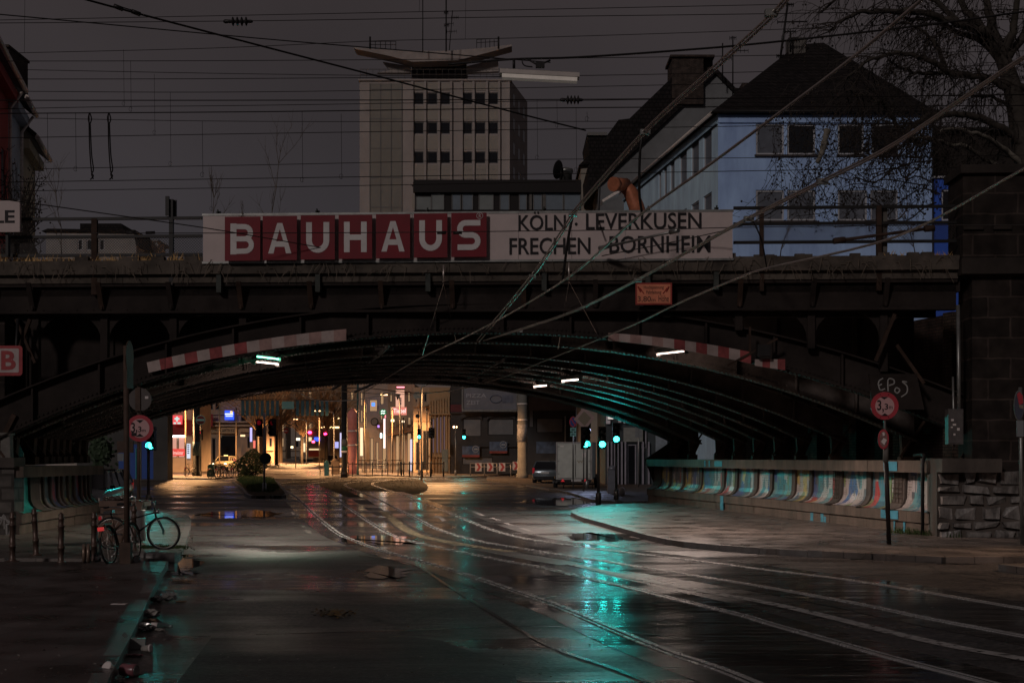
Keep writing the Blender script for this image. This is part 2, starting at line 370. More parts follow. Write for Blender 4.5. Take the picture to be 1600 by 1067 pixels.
def paving(name, col, size, rough=(.3, .65), dark=.3):
    m = bpy.data.materials.new(name); m.use_nodes = True; n = m.node_tree.nodes; l = m.node_tree.links
    b = n['Principled BSDF']; g = n.new('ShaderNodeNewGeometry'); mp = n.new('ShaderNodeMapping'); mp.inputs['Rotation'].default_value = (0, 0, R(14)); l.new(g.outputs['Position'], mp.inputs[0])
    bt = n.new('ShaderNodeTexBrick'); bt.inputs['Scale'].default_value = 1; bt.inputs['Brick Width'].default_value = size; bt.inputs['Row Height'].default_value = size; bt.inputs['Mortar Size'].default_value = .008
    bt.inputs['Color1'].default_value = [c*.8 for c in col]+[1]; bt.inputs['Color2'].default_value = [c*1.15 for c in col]+[1]; bt.inputs['Mortar'].default_value = [c*dark for c in col]+[1]
    l.new(mp.outputs[0], bt.inputs['Vector'])
    nz = n.new('ShaderNodeTexNoise'); nz.inputs['Scale'].default_value = 1.1; nz.inputs['Detail'].default_value = 8; l.new(g.outputs['Position'], nz.inputs['Vector'])
    rp = n.new('ShaderNodeMapRange'); rp.inputs[1].default_value = .35; rp.inputs[2].default_value = .65; rp.inputs[3].default_value = rough[0]; rp.inputs[4].default_value = rough[1]; l.new(nz.outputs['Fac'], rp.inputs[0]); l.new(rp.outputs[0], b.inputs['Roughness'])
    mx = n.new('ShaderNodeMixRGB'); mx.blend_type = 'MULTIPLY'; mx.inputs[0].default_value = .85; cr_ = n.new('ShaderNodeValToRGB'); l.new(nz.outputs['Fac'], cr_.inputs[0])
    cr_.color_ramp.elements[0].position = .3; cr_.color_ramp.elements[1].position = .72; cr_.color_ramp.elements[0].color = (.4, .4, .4, 1); cr_.color_ramp.elements[1].color = (1.3, 1.3, 1.3, 1)
    l.new(bt.outputs['Color'], mx.inputs[1]); l.new(cr_.outputs[0], mx.inputs[2]); l.new(mx.outputs[0], b.inputs['Base Color'])
    f = n.new('ShaderNodeTexNoise'); f.inputs['Scale'].default_value = 35; l.new(g.outputs['Position'], f.inputs['Vector'])
    s_ = n.new('ShaderNodeMath'); s_.operation = 'SUBTRACT'; l.new(f.outputs['Fac'], s_.inputs[0]); l.new(bt.outputs['Fac'], s_.inputs[1])
    bp = n.new('ShaderNodeBump'); bp.inputs['Strength'].default_value = .35; bp.inputs['Distance'].default_value = .012; l.new(s_.outputs[0], bp.inputs['Height']); l.new(bp.outputs[0], b.inputs['Normal'])
    return m
pave_m = paving('pavement_slabs', (.11, .09, .080), .55, (.25, .6), .15)
pave_d = paving('plaza_slabs', (.072, .056, .053), 1.1, (.22, .6), .15)

mb = MB(); mb.quad((-900, -60, -.03), (900, -60, -.03), (900, 2600, -.03), (-900, 2600, -.03)); struct(mb, 'ground', pave_as)
mb = MB(); mb.quad((-90, -20, 0), (70, -20, 0), (70, 420, 0), (-90, 420, 0)); struct(mb, 'road', road_m)

def poly_top(mb, pts, z, z0, m=0):
    mb.slab([Vector((p.x, p.y, z0)) for p in pts], (0, 0, 1), z-z0, m)
KH = .12
# left plaza and left pavement
LK = [(120, 1180), (165, 1067), (183, 1030), (205, 990), (220, 960), (236, 925), (252, 893), (262, 877)]
plaza_edge = [G(x, y, KH) for x, y in LK]
mb = MB(); poly_top(mb, plaza_edge+[G(-200, 877, KH), G(-700, 877, KH), Vector((-30, 12, KH)), Vector((-12, 2, KH)), Vector((-4.5, 4, KH))], KH, -.01); struct(mb, 'plaza_pavement', pave_d)
LK2 = [(283, 861), (292, 840), (298, 820), (296, 808), (286, 800), (262, 797), (222, 796)]
LKp = [G(x, y, KH-.02) for x, y in LK2]
mb = MB(); poly_top(mb, [G(230, 873, KH-.02)]+[G(270, 871, KH-.02)]+LKp+[Vector((-45, LKp[-1].y+.3, KH)), Vector((-45, 27.3, KH)), Vector((-14.6, 27.2, KH))], KH-.02, -.01); struct(mb, 'left_pavement', pave_m)
# right pavement
RK = [(1010, 786), (960, 787), (920, 791), (893, 797), (905, 806), (940, 816), (1000, 833), (1040, 842), (1065, 846), (1125, 852), (1200, 857), (1285, 861)]
RK2 = [(1560, 881), (1600, 886), (1750, 902), (2000, 930), (2500, 985)]
rk = [G(x, y, KH) for x, y in RK]; rk2 = [G(x, y, KH) for x, y in RK2]
mid_drop = [G(x, y, 0.03) for x, y in [(1330, 866), (1450, 874), (1520, 879)]]
mb = MB(); poly_top(mb, rk+[Vector((rk[-1].x+2, rk[-1].y-1.5, KH)), Vector((26, 27, KH)), Vector((30, 62, KH)), Vector((6, rk[0].y+1, KH))], KH, -.01); struct(mb, 'right_pavement', pave_m)
mb = MB(); poly_top(mb, rk2+[Vector((40, 30, KH)), Vector((27, 29, KH)), Vector((14.5, 27.6, KH))], KH-.004, -.01); struct(mb, 'corner_pavement', pave_m)
# far forecourt where trailer is parked
FK = [(822, 757), (850, 762), (885, 768), (912, 776), (930, 781), (965, 783)]
fk = [G(x, y, .1) for x, y in FK]
mb = MB(); poly_top(mb, fk+[Vector((14, fk[-1].y+2, .1)), Vector((40, 70, .1)), Vector((45, 130, .1)), Vector((2, 130, .1)), Vector((-2, 112, .1)), G(760, 748, .1)], .1, -.012); struct(mb, 'far_right_pavement', pave_as)
FL = [(250, 746), (330, 747), (372, 743), (420, 731), (440, 724)]
fl = [G(x, y, .1) for x, y in FL]
mb = MB(); poly_top(mb, fl+[Vector((-40, 330, .1)), Vector((-90, 330, .1)), Vector((-70, fl[0].y-4, .1)), Vector((-40, fl[0].y-2, .1))], .1, -.012); struct(mb, 'far_left_pavement', pave_m)
FM = [(700, 745), (660, 744), (600, 741.5), (545, 741), (505, 730), (478, 722), (462, 717.5)]
fm_ = [G(x, y, .1) for x, y in FM]
mb = MB(); poly_top(mb, fm_+[Vector((5, 330, .1)), Vector((20, 160, .1)), Vector((0, 112, .1))], .1, -.012); struct(mb, 'shop_pavement', pave_m)
# kerbs: separate stones with joints
kerb_m = mat('kerb_granite', (.13, .12, .115), .4, 0, .4, 3, .4, 30)
def kerb(pts, z, name='kerb', w=.16, inward=1):
    mb = MB(); pts = cat(pts, 6); acc = []
    L = 0
    cur = [pts[0]]
    for i in range(1, len(pts)):
        cur.append(pts[i]); L += (pts[i]-pts[i-1]).length
        if L > 1.0 or i == len(pts)-1:
            a, b = cur[0], cur[-1]; d = (b-a)
            if d.length > .05:
                dn = d.normalized(); nn = Vector((-dn.y, dn.x, 0))*inward
                a = a+dn*.008; b = b-dn*.008; jz = random.uniform(-.006, .006)
                poly = [a-nn*.01, b-nn*.01, b+nn*w, a+nn*w]
                mb.slab([Vector((p.x, p.y, -.012)) for p in poly], (0, 0, 1), z+.016+jz)
            cur = [pts[i]]; L = 0
    return struct(mb, name, kerb_m)
kerb(plaza_edge, KH, inward=1); kerb(LKp, KH-.02, inward=1); kerb(rk, KH, inward=1 if True else -1); kerb(rk2, KH, inward=1)
kerb(fk, .1, inward=1); kerb(fl, .1, inward=1); kerb(fm_, .1, inward=-1)
mb = MB(); p0 = G(205, 866, .16); p1 = G(275, 866, .16)   # raised edge log of the crossing strip
mb.tube([p0-Vector((0, 0, .08)), p1-Vector((0, 0, .08))], .13, 10); struct(mb, 'kerb_stone', kerb_m)

# tram rails -----------------------------------------------------------
RAILS = [
 [(680, 749), (595, 750), (520, 750.5), (470, 752.2), (445, 754.5), (437, 757), (440, 762), (452, 769), (466, 778), (495, 805), (517, 823), (536, 836), (565, 848), (600, 860), (675, 880), (740, 900), (800, 920), (875, 946), (960, 982), (1050, 1018), (1125, 1043), (1200, 1073), (1400, 1160), (1700, 1290)],
 [(700, 747.8), (620, 749), (560, 750), (520, 752), (492, 754.5), (481, 757), (484, 761), (500, 768), (521, 778), (555, 802), (585, 822), (610, 836), (637, 845), (712, 861), (775, 874), (850, 888), (900, 900), (975, 917), (1050, 936), (1150, 960), (1200, 975), (1300, 1003), (1400, 1031), (1550, 1070), (1800, 1140)],
 [(720, 746.8), (640, 748), (590, 750.5), (555, 753), (541, 756), (545, 761), (570, 771), (595, 781), (622, 795), (657, 812), (680, 824), (715, 836), (760, 847), (820, 857), (900, 870), (950, 877), (1010, 887), (1100, 901), (1200, 917), (1350, 944), (1450, 965), (1600, 993), (1800, 1033), (2200, 1120)],
 [(740, 746), (660, 747.5), (610, 750), (585, 753.5), (581, 757), (590, 761), (625, 772), (655, 784), (700, 801), (735, 816), (770, 829), (817, 841), (870, 849), (925, 857), (1000, 866), (1100, 878), (1200, 891), (1300, 903), (1400, 918), (1500, 935), (1600, 952), (1800, 988), (2300, 1080)]]
rail_paths = [cat([G(x, y) for x, y in r], 6) for r in RAILS]
groove_m = mat('rail_groove', (.01, .01, .01), .5, 0, 0)
railm = mat('polished_rail', (.88, .84, .82), .27, .62, .3, 3, .08, 14)
rl = ['tram rail nearest the left carriageway, curving left past the planting bed', 'second tram rail from the left carriageway, running through the road puddle',
      'tram rail just right of the faded yellow lane line', 'outermost tram rail, closest to the right pavement kerb']
for i, p in enumerate(rail_paths):
    t = thing('tram_rail', rl[i], 'rail', tuple(p[len(p)//2]), 'tram rails set in the road')
    sgn = 1 if i % 2 == 0 else -1     # flangeway lies on the inside of the gauge
    a = MB(); a.ribbon(p, .07, .012, 0, .014); a.build('rail_head', railm, t)
    a = MB(); a.ribbon(p, .045, .006, 0, 0, -.062*sgn); a.build('groove', groove_m, t)
    a = MB(); a.ribbon(p, .036, .011, 0, .012, -.105*sgn); a.build('guard_lip', railm, t)
# darker track surface between / beside the rails
def strip(pa, pb, ext, z, name, m):
    mb = MB(); n = 60
    def rs(p):
        out = []; Ls = [0]
        for i in range(1, len(p)): Ls.append(Ls[-1]+(p[i]-p[i-1]).length)
        for k in range(n+1):
            t = Ls[-1]*k/n; i = max(j for j in range(len(p)) if Ls[j] <= t+1e-6); i = min(i, len(p)-2)
            out.append(p[i].lerp(p[i+1], min(1, (t-Ls[i])/max(1e-6, Ls[i+1]-Ls[i]))))
        return out
    A, B = rs(pa), rs(pb)
    for k in range(n):
        q = []
        for (u, v, s_) in ((A[k], B[k], 1), (A[k+1], B[k+1], 1)):
            d = (u-v).normalized(); q.append((u+d*ext, v-d*ext))
        mb.quad(*[Vector((p.x, p.y, z)) for p in (q[0][0], q[1][0], q[1][1], q[0][1])])
    struct(mb, name, m)
strip(rail_paths[0][30:], rail_paths[1][30:], .75, .0035, 'track_bed', track_m)
strip(rail_paths[2][34:], rail_paths[3][34:], .6, .0035, 'track_bed', track_m)

# road markings ---------------------------------------------------------
def line_mat(nm, col, a0, a1):
    m = mat(nm, col, .5, 0, .35, 3); n = m.node_tree.nodes; l = m.node_tree.links; b = n['Principled BSDF']
    g = n.new('ShaderNodeNewGeometry'); z = n.new('ShaderNodeTexNoise'); z.inputs['Scale'].default_value = 9; z.inputs['Detail'].default_value = 8; l.new(g.outputs['Position'], z.inputs['Vector'])
    r = n.new('ShaderNodeMapRange'); r.inputs[1].default_value = a0; r.inputs[2].default_value = a1; l.new(z.outputs['Fac'], r.inputs[0]); l.new(r.outputs[0], b.inputs['Alpha']); return m
linem = line_mat('road_line_white', (.36, .34, .33), .36, .46)
lineworn = line_mat('road_line_worn', (.30, .285, .26), .46, .58)
liney = line_mat('road_line_yellow', (.34, .28, .18), .42, .54)
def marking(pxs, w, m, name='lane_line', z=.0075, n=8):
    mb = MB(); mb.ribbon(cat([G(x, y) for x, y in pxs], n), w, z); return struct(mb, name, m)
marking([(890, 881), (940, 892), (1000, 905), (1100, 924), (1200, 942), (1300, 965), (1400, 990), (1500, 1012), (1600, 1030), (1800, 1075)], .22, linem)
marking([(598, 799), (612, 810), (637, 829), (675, 842), (750, 855), (800, 862)], .30, liney)
def dashes(pairs, w, m):
    mb = MB()
    for a, b in pairs: mb.ribbon([G(*a), G(*b)], w, .0075)
    struct(mb, 'lane_dashes', m)
dashes([((740, 799), (756, 806)), ((767, 809), (780, 813)), ((790, 817), (802, 821)), ((814, 825), (830, 830)), ((910, 847), (930, 850)), ((948, 851), (968, 854)), ((720, 791), (729, 795)), ((705, 785), (712, 788)), ((745, 761), (752, 763)), ((765, 766), (773, 768))], .13, linem)
dashes([((447, 787), (451, 791)), ((457, 800), (464, 809)), ((458, 815), (464, 817)), ((470, 821), (476, 824)), ((478, 828), (484, 833)), ((281, 765), (284, 771)), ((284, 774), (287, 780)), ((660, 735), (640, 735))], .13, lineworn)
dashes([((430, 722), (445, 730)), ((452, 731), (500, 737)), ((470, 726), (488, 729))], .14, lineworn)
# turn arrow painted between the tracks
mb = MB(); pp = [(698, 814), (676, 806), (681, 805.2), (690, 808), (692, 806.8), (673, 805.4), (681, 810), (679, 808.6), (692, 814)]
mb.add([G(675, 809, .0075), G(690, 806, .0075), G(681, 805, .0075)], [(0, 1, 2)]); mb.quad(G(684, 807.3, .0075), G(687, 806.8, .0075), G(698, 813, .0075), G(691, 814, .0075)); struct(mb, 'lane_arrow', linem)
# tar seams, patches
seam_m = mat('tar_seam', (.012, .012, .012), .22, 0, 0)
marking([(560, 868), (640, 880), (700, 915), (780, 965), (860, 1010), (960, 1045), (1060, 1085)], .06, seam_m, 'tar_seam', .0085)
marking([(400, 992), (640, 985), (860, 979), (1100, 1000)], .05, seam_m, 'tar_seam', .0085)
dashes([((553, 1000), (640, 993))], .02, liney)
patch_m = asphalt('road_patch', (.03, .029, .03), .34, .6, .4)
mb = MB(); mb.add([G(x, y, .0045) for x, y in [(330, 996), (560, 985), (690, 1000), (800, 1040), (820, 1100), (250, 1100)]], [(0, 1, 2, 3, 4, 5)]); struct(mb, 'road_patch', patch_m)
# puddles: thin water sheets with a ragged outline
water = mat('puddle_water', (.012, .012, .012), .035, 0, 0, bump=.03, bscale=2.5, spec=.55)
def puddle(pxs, jit=.04):
    mb = MB(); base = [G(x, y) for x, y in pxs]; base.append(base[0]); ring = cat(base, 7)[:-1]; random.seed(len(pxs)*31+int(pxs[0][0]))
    k = 1+jit
    out = [Vector((p.x+random.uniform(-.25, .25), p.y+random.uniform(-.4, .4)*p.y/30, .0105)) for p in ring]
    mb.add(out, [list(range(len(out)))]); struct(mb, 'puddle', water)
puddle([(1300, 870), (1340, 865), (1400, 865.5), (1450, 870), (1490, 876), (1520, 880), (1460, 879), (1400, 873), (1340, 872)])
puddle([(535, 842), (560, 838), (610, 838), (645, 842), (640, 849), (600, 852), (560, 850)])
0 and puddle([(325, 886), (360, 884), (420, 884), (455, 887), (462, 893), (430, 890), (380, 890), (335, 892)])
puddle([(258, 872), (275, 868), (303, 869), (306, 880), (300, 896), (272, 896), (256, 884)])
puddle([(890, 836), (930, 832), (980, 838), (1000, 843), (960, 845), (905, 842)])
puddle([(560, 890), (600, 885), (640, 893), (625, 905), (590, 900)])
0 and puddle([(920, 1045), (965, 1038), (1000, 1050), (1010, 1064), (950, 1068)])
puddle([(820, 782), (870, 778), (925, 782), (900, 789), (840, 789)])
puddle([(310, 802), (400, 797), (440, 803), (380, 809), (320, 808)])
# planting bed of the tram loop and the grassy traffic island
bed = cat([G(x, y) for x, y in [(432, 755), (470, 748), (560, 746), (640, 746.5), (664, 755), (668, 764), (650, 772), (600, 775), (520, 776), (470, 772), (440, 765), (432, 755)]], 5)[:-1]
mb = MB(); mb.slab([Vector((p.x, p.y, -.008)) for p in bed], (0, 0, 1), .010); struct(mb, 'track_bed_gravel', soil_m)
isl = cat([G(x, y, .12) for x, y in [(366, 752), (380, 762), (392, 773), (420, 774), (445, 772), (437, 760), (428, 750), (412, 744), (385, 744), (366, 752)]], 5)[:-1]
mb = MB(); mb.slab([Vector((p.x, p.y, -.008)) for p in isl], (0, 0, 1), .128); struct(mb, 'traffic_island', soil_m)
kerb(isl+[isl[0]], .12, 'kerb', .14, -1)
grass_m = mat('grass_blades', (.045, .075, .022), .7, 0, .5, 2)
def tufts(poly_px, n, h, m, name, label, z=.1, jx=0):
    mb = MB(); g = [G(x, y) for x, y in poly_px]; x0 = min(p.x for p in g); x1 = max(p.x for p in g); y0 = min(p.y for p in g); y1 = max(p.y for p in g); k = 0
    def inside(x, y):
        c = False; j = len(g)-1
        for i in range(len(g)):
            if (g[i].y > y) != (g[j].y > y) and x < (g[j].x-g[i].x)*(y-g[i].y)/(g[j].y-g[i].y)+g[i].x: c = not c
            j = i
        return c
    while k < n:
        x, y = random.uniform(x0, x1), random.uniform(y0, y1)
        if not inside(x, y): continue
        k += 1
        for q in range(3):
            a = random.uniform(0, 6.28); hh = h*random.uniform(.5, 1.3); l = random.uniform(.1, .5)*hh; wd = .02+hh*.05
            b = Vector((x+random.uniform(-.1, .1), y+random.uniform(-.1, .1), z-.02)); d = Vector((math.cos(a), math.sin(a), 0)); s_ = Vector((-d.y, d.x, 0))*wd*.35
            mb.add([b-s_, b+s_, b+d*l+Vector((0, 0, hh))], [(0, 1, 2)])
    o = mb.build(name, m, None, fix=False); tag(o, label, 'grass', kind='stuff')
tufts([(370, 752), (392, 772), (425, 773), (436, 768), (425, 750), (385, 746)], 2600, .22, grass_m, 'island_grass', 'short green grass on the traffic island by the signal post', .12)
tufts([(440, 752), (560, 746), (655, 748), (660, 764), (560, 772), (470, 770)], 1100, .09, mat('dry_weeds', (.035, .026, .017), .8, 0, .5, 2), 'bed_weeds', 'dry brown weeds in the planting bed inside the tram curve', .02)
tufts([(215, 861), (288, 861), (286, 864), (215, 864)], 500, .07, grass_m, 'kerb_grass', 'low green moss and grass under the parked bicycle', .1)
tufts([(1395, 838), (1500, 845), (1500, 848), (1395, 840.5)], 260, .16, grass_m, 'wall_weeds', 'small weeds along the foot of the right poster wall', .12)
# ================================================================== RAILWAY BRIDGE
NP = Plane(((-50-CX)*34.56/F, 34.56), ((1500-CX)*33.4/F, 33.4))
L0, L1 = Vector((-12.2, 34.3, 0)), Vector((-12.33, 41.5, 0))
R0, R1 = Vector((10.2, 33.7, 0)), Vector((5.5, 56.0, 0))
Lw = lambda t: L0.lerp(L1, t)
Rw = lambda t: R0.lerp(R1, t)
br = thing('railway_bridge', 'black sooty steel railway bridge with riveted arch ribs spanning the whole street', 'bridge', (0, 36, 0))
crackm = mat('weathered_ledge', (.085, .07, .058), .85, 0, .6, 1.4, .6, 9)
# deck and parapet slab
mb = MB()
dk = [NP.p(NP.u(-420), 0, .0), NP.p(NP.u(1500), 0, .0), Vector((11.5, 58, 0)), Vector((5.5, 58.5, 0)), Vector((-14, 42.6, 0)), Vector((-40, 46, 0))]
mb.slab([Vector((p.x, p.y, 6.0)) for p in dk], (0, 0, 1), .5); mb.build('deck', steel, br)
mb = MB()
uL, uR = NP.u(-420), NP.u(1494)
NP.slab(mb, (uL, 6.5, uR, 6.84), -2.5, .30); NP.slab(mb, (uL, 6.30, uR, 6.5), -.1, .16)
for k in range(60):      # crumbling edge, leaf litter lumps
    u = random.uniform(uL+6, uR); s_ = random.uniform(.05, .22)
    NP.slab(mb, (u, 6.84, u+s_*1.6, 6.84+s_*.5), .05, .05+s_)
mb.build('parapet_slab', crackm, br)
mb = MB(); NP.slab(mb, (uL, 5.62, uR, 6.3), -.06, 0); NP.slab(mb, (uL, 5.56, uR, 5.62), -.2, .14); NP.slab(mb, (uL, 6.22, uR, 6.30), .0, .12)
for k in range(int((uR-uL)/.42)): NP.slab(mb, (uL+k*.42, 5.64, uL+k*.42+.03, 5.67), 0, .02); NP.slab(mb, (uL+k*.42, 6.12, uL+k*.42+.03, 6.15), 0, .02)
mb.build('fascia_girder', steel, br)
step = NP.u(380)-NP.u(271)
u = NP.u(52)
cons = []
while u < uR-.3: cons.append(u); u += step
cons = [cons[0]-step*k for k in range(4, 0, -1)]+cons
for u in cons:           # curved console brackets below the slab
    mb = MB(); pts = []
    for k in range(7):
        a = R(90)*k/6; pts.append(NP.p(u, 6.3-.62*math.sin(a), .30-.30*math.sin(a)+.03))
    for k in range(6): mb.bar(pts[k], pts[k+1], .12, .05, up=NP.n)
    NP.slab(mb, (u-.025, 5.65, u+.025, 6.3), 0, .10); mb.build('console', rust if random.random() < .5 else steel, br)
# arch ribs
TS = [.012, .15, .34, .45, .53, .61, .69, .77, .90, 1.0]
def rib_curve(t):
    a = Lw(t)+Vector((-.75, 0, 2.32)); b = Rw(t)+Vector((1.25, 0, 2.40)); zc = lerp(5.06, 4.50, t)
    def f(u):
        p = a.lerp(b, u); k = 1-abs(2*u-1)**2.15; p.z = lerp(p.z, zc, k); return p
    return f
for ti, t in enumerate(TS):
    f = rib_curve(t); N = 44; mb = MB()
    lo = [f(k/N) for k in range(N+1)]; d = (lo[-1]-lo[0]); d.z = 0; d.normalize(); nn = Vector((d.y, -d.x, 0))
    dep = [(.70 if ti in (0, 1, 8, 9) else .42)+.25*abs(2*k/N-1)**2 for k in range(N+1)]
    hi = [lo[k]+Vector((0, 0, dep[k])) for k in range(N+1)]
    def sheet(A, B, w):     # plate between two curves
        for k in range(N):
            for s_ in (1, -1): mb.quad(A[k]+nn*w*s_, A[k+1]+nn*w*s_, B[k+1]+nn*w*s_, B[k]+nn*w*s_)
    sheet(lo, hi, .02)
    fw = .24 if ti in (0, 1, 8, 9) else .16
    for (cv, up) in ((lo, .045), (hi, .04)):
        for k in range(N):
            q = []
            for j in (k, k+1):
                for s_ in (1, -1):
                    for zz in (0, up): q.append(cv[j]+nn*fw*s_+Vector((0, 0, zz)))
            mb.add(q, [(0, 2, 6, 4), (1, 5, 7, 3), (0, 4, 5, 1), (2, 3, 7, 6)])
    # rivets on the flange edge and web
    for k in range(N):
        for q in range(5):
            p = lo[k].lerp(lo[k+1], q/5)
            mb.box(p+nn*(fw-.05)+Vector((0, 0, -.012)), (.045, .045, .03)); mb.box(p+nn*.035+Vector((0, 0, .14)), (.04, .03, .04))
    for k in range(2, N, 3):
        mb.bar(lo[k]+nn*.1+Vector((0, 0, .05)), hi[k]+nn*.1, .05, .16)
    mb.build('arch_rib', ribsteel_lit if ti else steel, br)
    # spandrel wall of plates up to the deck
    mb = MB()
    if ti == 0:
        for u in cons:
            p = NP.p(u, 0); kx = (p.x-lo[0].x)/(lo[-1].x-lo[0].x)
            if not 0 <= kx <= 1: continue
            zt = f(kx).z+.75
            if zt < 5.5:
                mb = MB()
                NP.slab(mb, (u-.09, zt-.05, u+.09, 5.56), -.28, -.10)
                for sg in (-1, 1):          # rounded heads of the openings
                    prev = None
                    for q in range(7):
                        a = R(90)*q/6; rr = min(.7, 5.5-zt)
                        pp = (u+sg*(.09+rr-rr*math.cos(a)), 5.56-rr+rr*math.sin(a))
                        if prev and rr > .15:
                            mb.slab([NP.p(prev[0], prev[1], -.24), NP.p(pp[0], pp[1], -.24), NP.p(pp[0], 5.56, -.24), NP.p(prev[0], 5.56, -.24)], NP.n, .06)
                        prev = pp
                mb.build('spandrel_post', steel, br); mb = MB()
    else:
        for k in range(1, N, 4):
            if hi[k].z < 5.9:
                m1 = MB(); m1.bar(hi[k], Vector((hi[k].x, hi[k].y, 6.0)), .12, .12); m1.build('spandrel_post', steel, br)
        if ti in (1, 9):
            for k in range(N):
                if min(hi[k].z, hi[k+1].z) < 6.0: mb.slab([hi[k]-nn*.02, hi[k+1]-nn*.02, Vector((hi[k+1].x, hi[k+1].y, 6.02))-nn*.02, Vector((hi[k].x, hi[k].y, 6.02))-nn*.02], nn, .03)
    if mb.v: mb.build('spandrel_plate' if ti else 'spandrel_frame', steel, br)
    # springing shoes
    for (e, sg) in ((lo[0], 1), (lo[-1], -1)):
        mb = MB(); base = Vector((e.x+sg*.22, e.y, 1.80))
        mb.box(base+Vector((0, 0, .10)), (.36, .34, .20)); mb.box(base+Vector((0, 0, .24)), (.24, .26, .12))
        top = e+Vector((sg*.02, 0, .05))
        mb.slab([base+Vector((-.12, -.12, .28)), base+Vector((.12, -.12, .28)), top+Vector((sg*.1+.25, -.12, .12)), top+Vector((sg*.1-.25, -.12, .2))], (0, 1, 0), .24)
        mb.bar(base+Vector((sg*.2, -.16, .2)), top+Vector((-sg*.25, -.16, .5)), .05, .06)
        mb.build('bearing_shoe', rust, br)
# longitudinal bearers under the deck
mb = MB()
for k in range(10):
    u = .06+.1*k
    a = f0 = rib_curve(.012)(u); b = rib_curve(1.0)(u); mb.bar(Vector((a.x, a.y+.3, 5.86)), Vector((b.x, b.y, 5.86)), .22, .26)
for t in (.08, .24, .40, .57, .73, .95):
    a = Lw(t); b = Rw(t); mb.bar(Vector((a.x-1, a.y, 5.72)), Vector((b.x+1, b.y, 5.72)), .2, .3)
mb.build('cross_girders', steel, br)
# warning boards on the near rib
wb_w = mat('board_white', (.36, .29, .27), .7, 0, .25, 3); wb_r = mat('board_red', (.26, .06, .06), .7, 0, .5, 3); wb_f = mat('board_faded', (.30, .19, .17), .7, 0, .35, 3)
def board(top, bot, n, pat, label, bend=0):
    mb = MB()
    for k in range(n):
        q = []
        for t in (k/n, (k+1)/n):
            s_ = 4*t*(1-t)*bend
            q.append((lerp(top[0][0], top[1][0], t), lerp(top[0][1], top[1][1], t)-s_)); q.append((lerp(bot[0][0], bot[1][0], t), lerp(bot[0][1], bot[1][1], t)-s_))
        NP.slabpx(mb, [q[0], q[2], q[3], q[1]], .16, .19, pat(k))
    o = mb.build('warning_board', [wb_w, wb_r, wb_f], br); o['label'] = label
board([(233, 567), (543, 515)], [(236, 583), (543, 533)], 16, lambda k: (0 if k % 2 == 0 else (1 if k < 9 else 2)), 'faded red and white striped board on the left half of the arch', 6)
board([(950, 521), (1172, 551)], [(950, 533), (1172, 569)], 13, lambda k: (0 if k % 2 == 1 else (2 if k < 5 else 1)), 'red and white striped board on the right half of the arch', 4)
board([(1178, 562), (1225, 562)], [(1178, 572), (1225, 579)], 4, lambda k: 1 if k % 2 else 0, 'short bright red and white board end')
# small conduit, hanging struts, cable trays on the soffit
mb = MB()
mb.tube([P(606, 525, 36), P(606, 540, 36.5), P(590, 556, 39), P(560, 575, 43), P(545, 592, 47), P(520, 608, 52)], .06, 6)
mb.tube([P(672, 533, 37), P(640, 562, 42), P(600, 592, 48), P(555, 612, 54)], .05, 6)
mb.tube([P(790, 560, 40), P(745, 585, 46), P(700, 600, 52)], .05, 6)
for i in range(8): mb.box(P(lerp(600, 545, i/7), lerp(545, 592, i/7), lerp(37.5, 47, i/7)), (.5, .08, .08))
mb.build('cable_tray', mat('tray_grey', (.14, .13, .13), .5, .4, .3, 4), br)
for a_, b_, w_ in (((1135, 572), (1213, 530), .05), ((1170, 512), (1170, 550), .05), ((1395, 492), (1365, 565), .08), ((1398, 540), (1440, 600), .08), ((30, 560), (52, 500), .08), ((30, 500), (60, 568), .07)):
    mb = MB(); mb.bar(NP.px(*a_, .2), NP.px(*b_, .2), w_, w_); mb.build('brace', rust, br)
# traffic mirror / dark lamp casing near right strip
mb = MB(); NP.slabpx(mb, [(1180, 540), (1200, 540), (1200, 558), (1180, 558)], .2, .45); mb.build('junction_box', blackm, br)

# abutments ---------------------------------------------------------------
abr = brick('abutment_brick', (.055, .034, .028), (.04, .028, .024), (.02, .018, .016), .26, .085, .012)
def abut(name, A, B, th, z1, label, out):
    d = (B-A).normalized(); n_ = Vector((d.y, -d.x, 0)); n_ = n_ if n_.x*out > 0 else -n_
    t = thing(name, label, 'wall', tuple((A+B)/2)); mb = MB()
    mb.slab([A, B, B+n_*th, A+n_*th], (0, 0, 1), z1)
    mb.build('wall', abr, t)
    mb = MB(); L = (B-A).length; k = 1.2
    while k < L-.5:
        p = A+d*k; mb.box(p-n_*.16+Vector((0, 0, z1/2)), (.32, .5, z1), rz=math.atan2(d.y, d.x)-R(90)); k += 2.9
    mb.build('pilaster', brick('pilaster_brick', (.10, .07, .055), (.075, .055, .045), (.03, .026, .022), .26, .085, .012), t)
    return t
abut('abutment_wall', Lw(0)+Vector((-2.3, .5, 0)), Lw(1)+Vector((-2.3, 0, 0)), 8, 5.98, 'dark brick abutment behind the left poster wall', -1)
abut('abutment_wall', Rw(0)+Vector((3.0, .6, 0)), Rw(1)+Vector((3.0, 0, 0)), 8, 5.98, 'dark brick abutment with pilasters behind the right poster wall', 1)
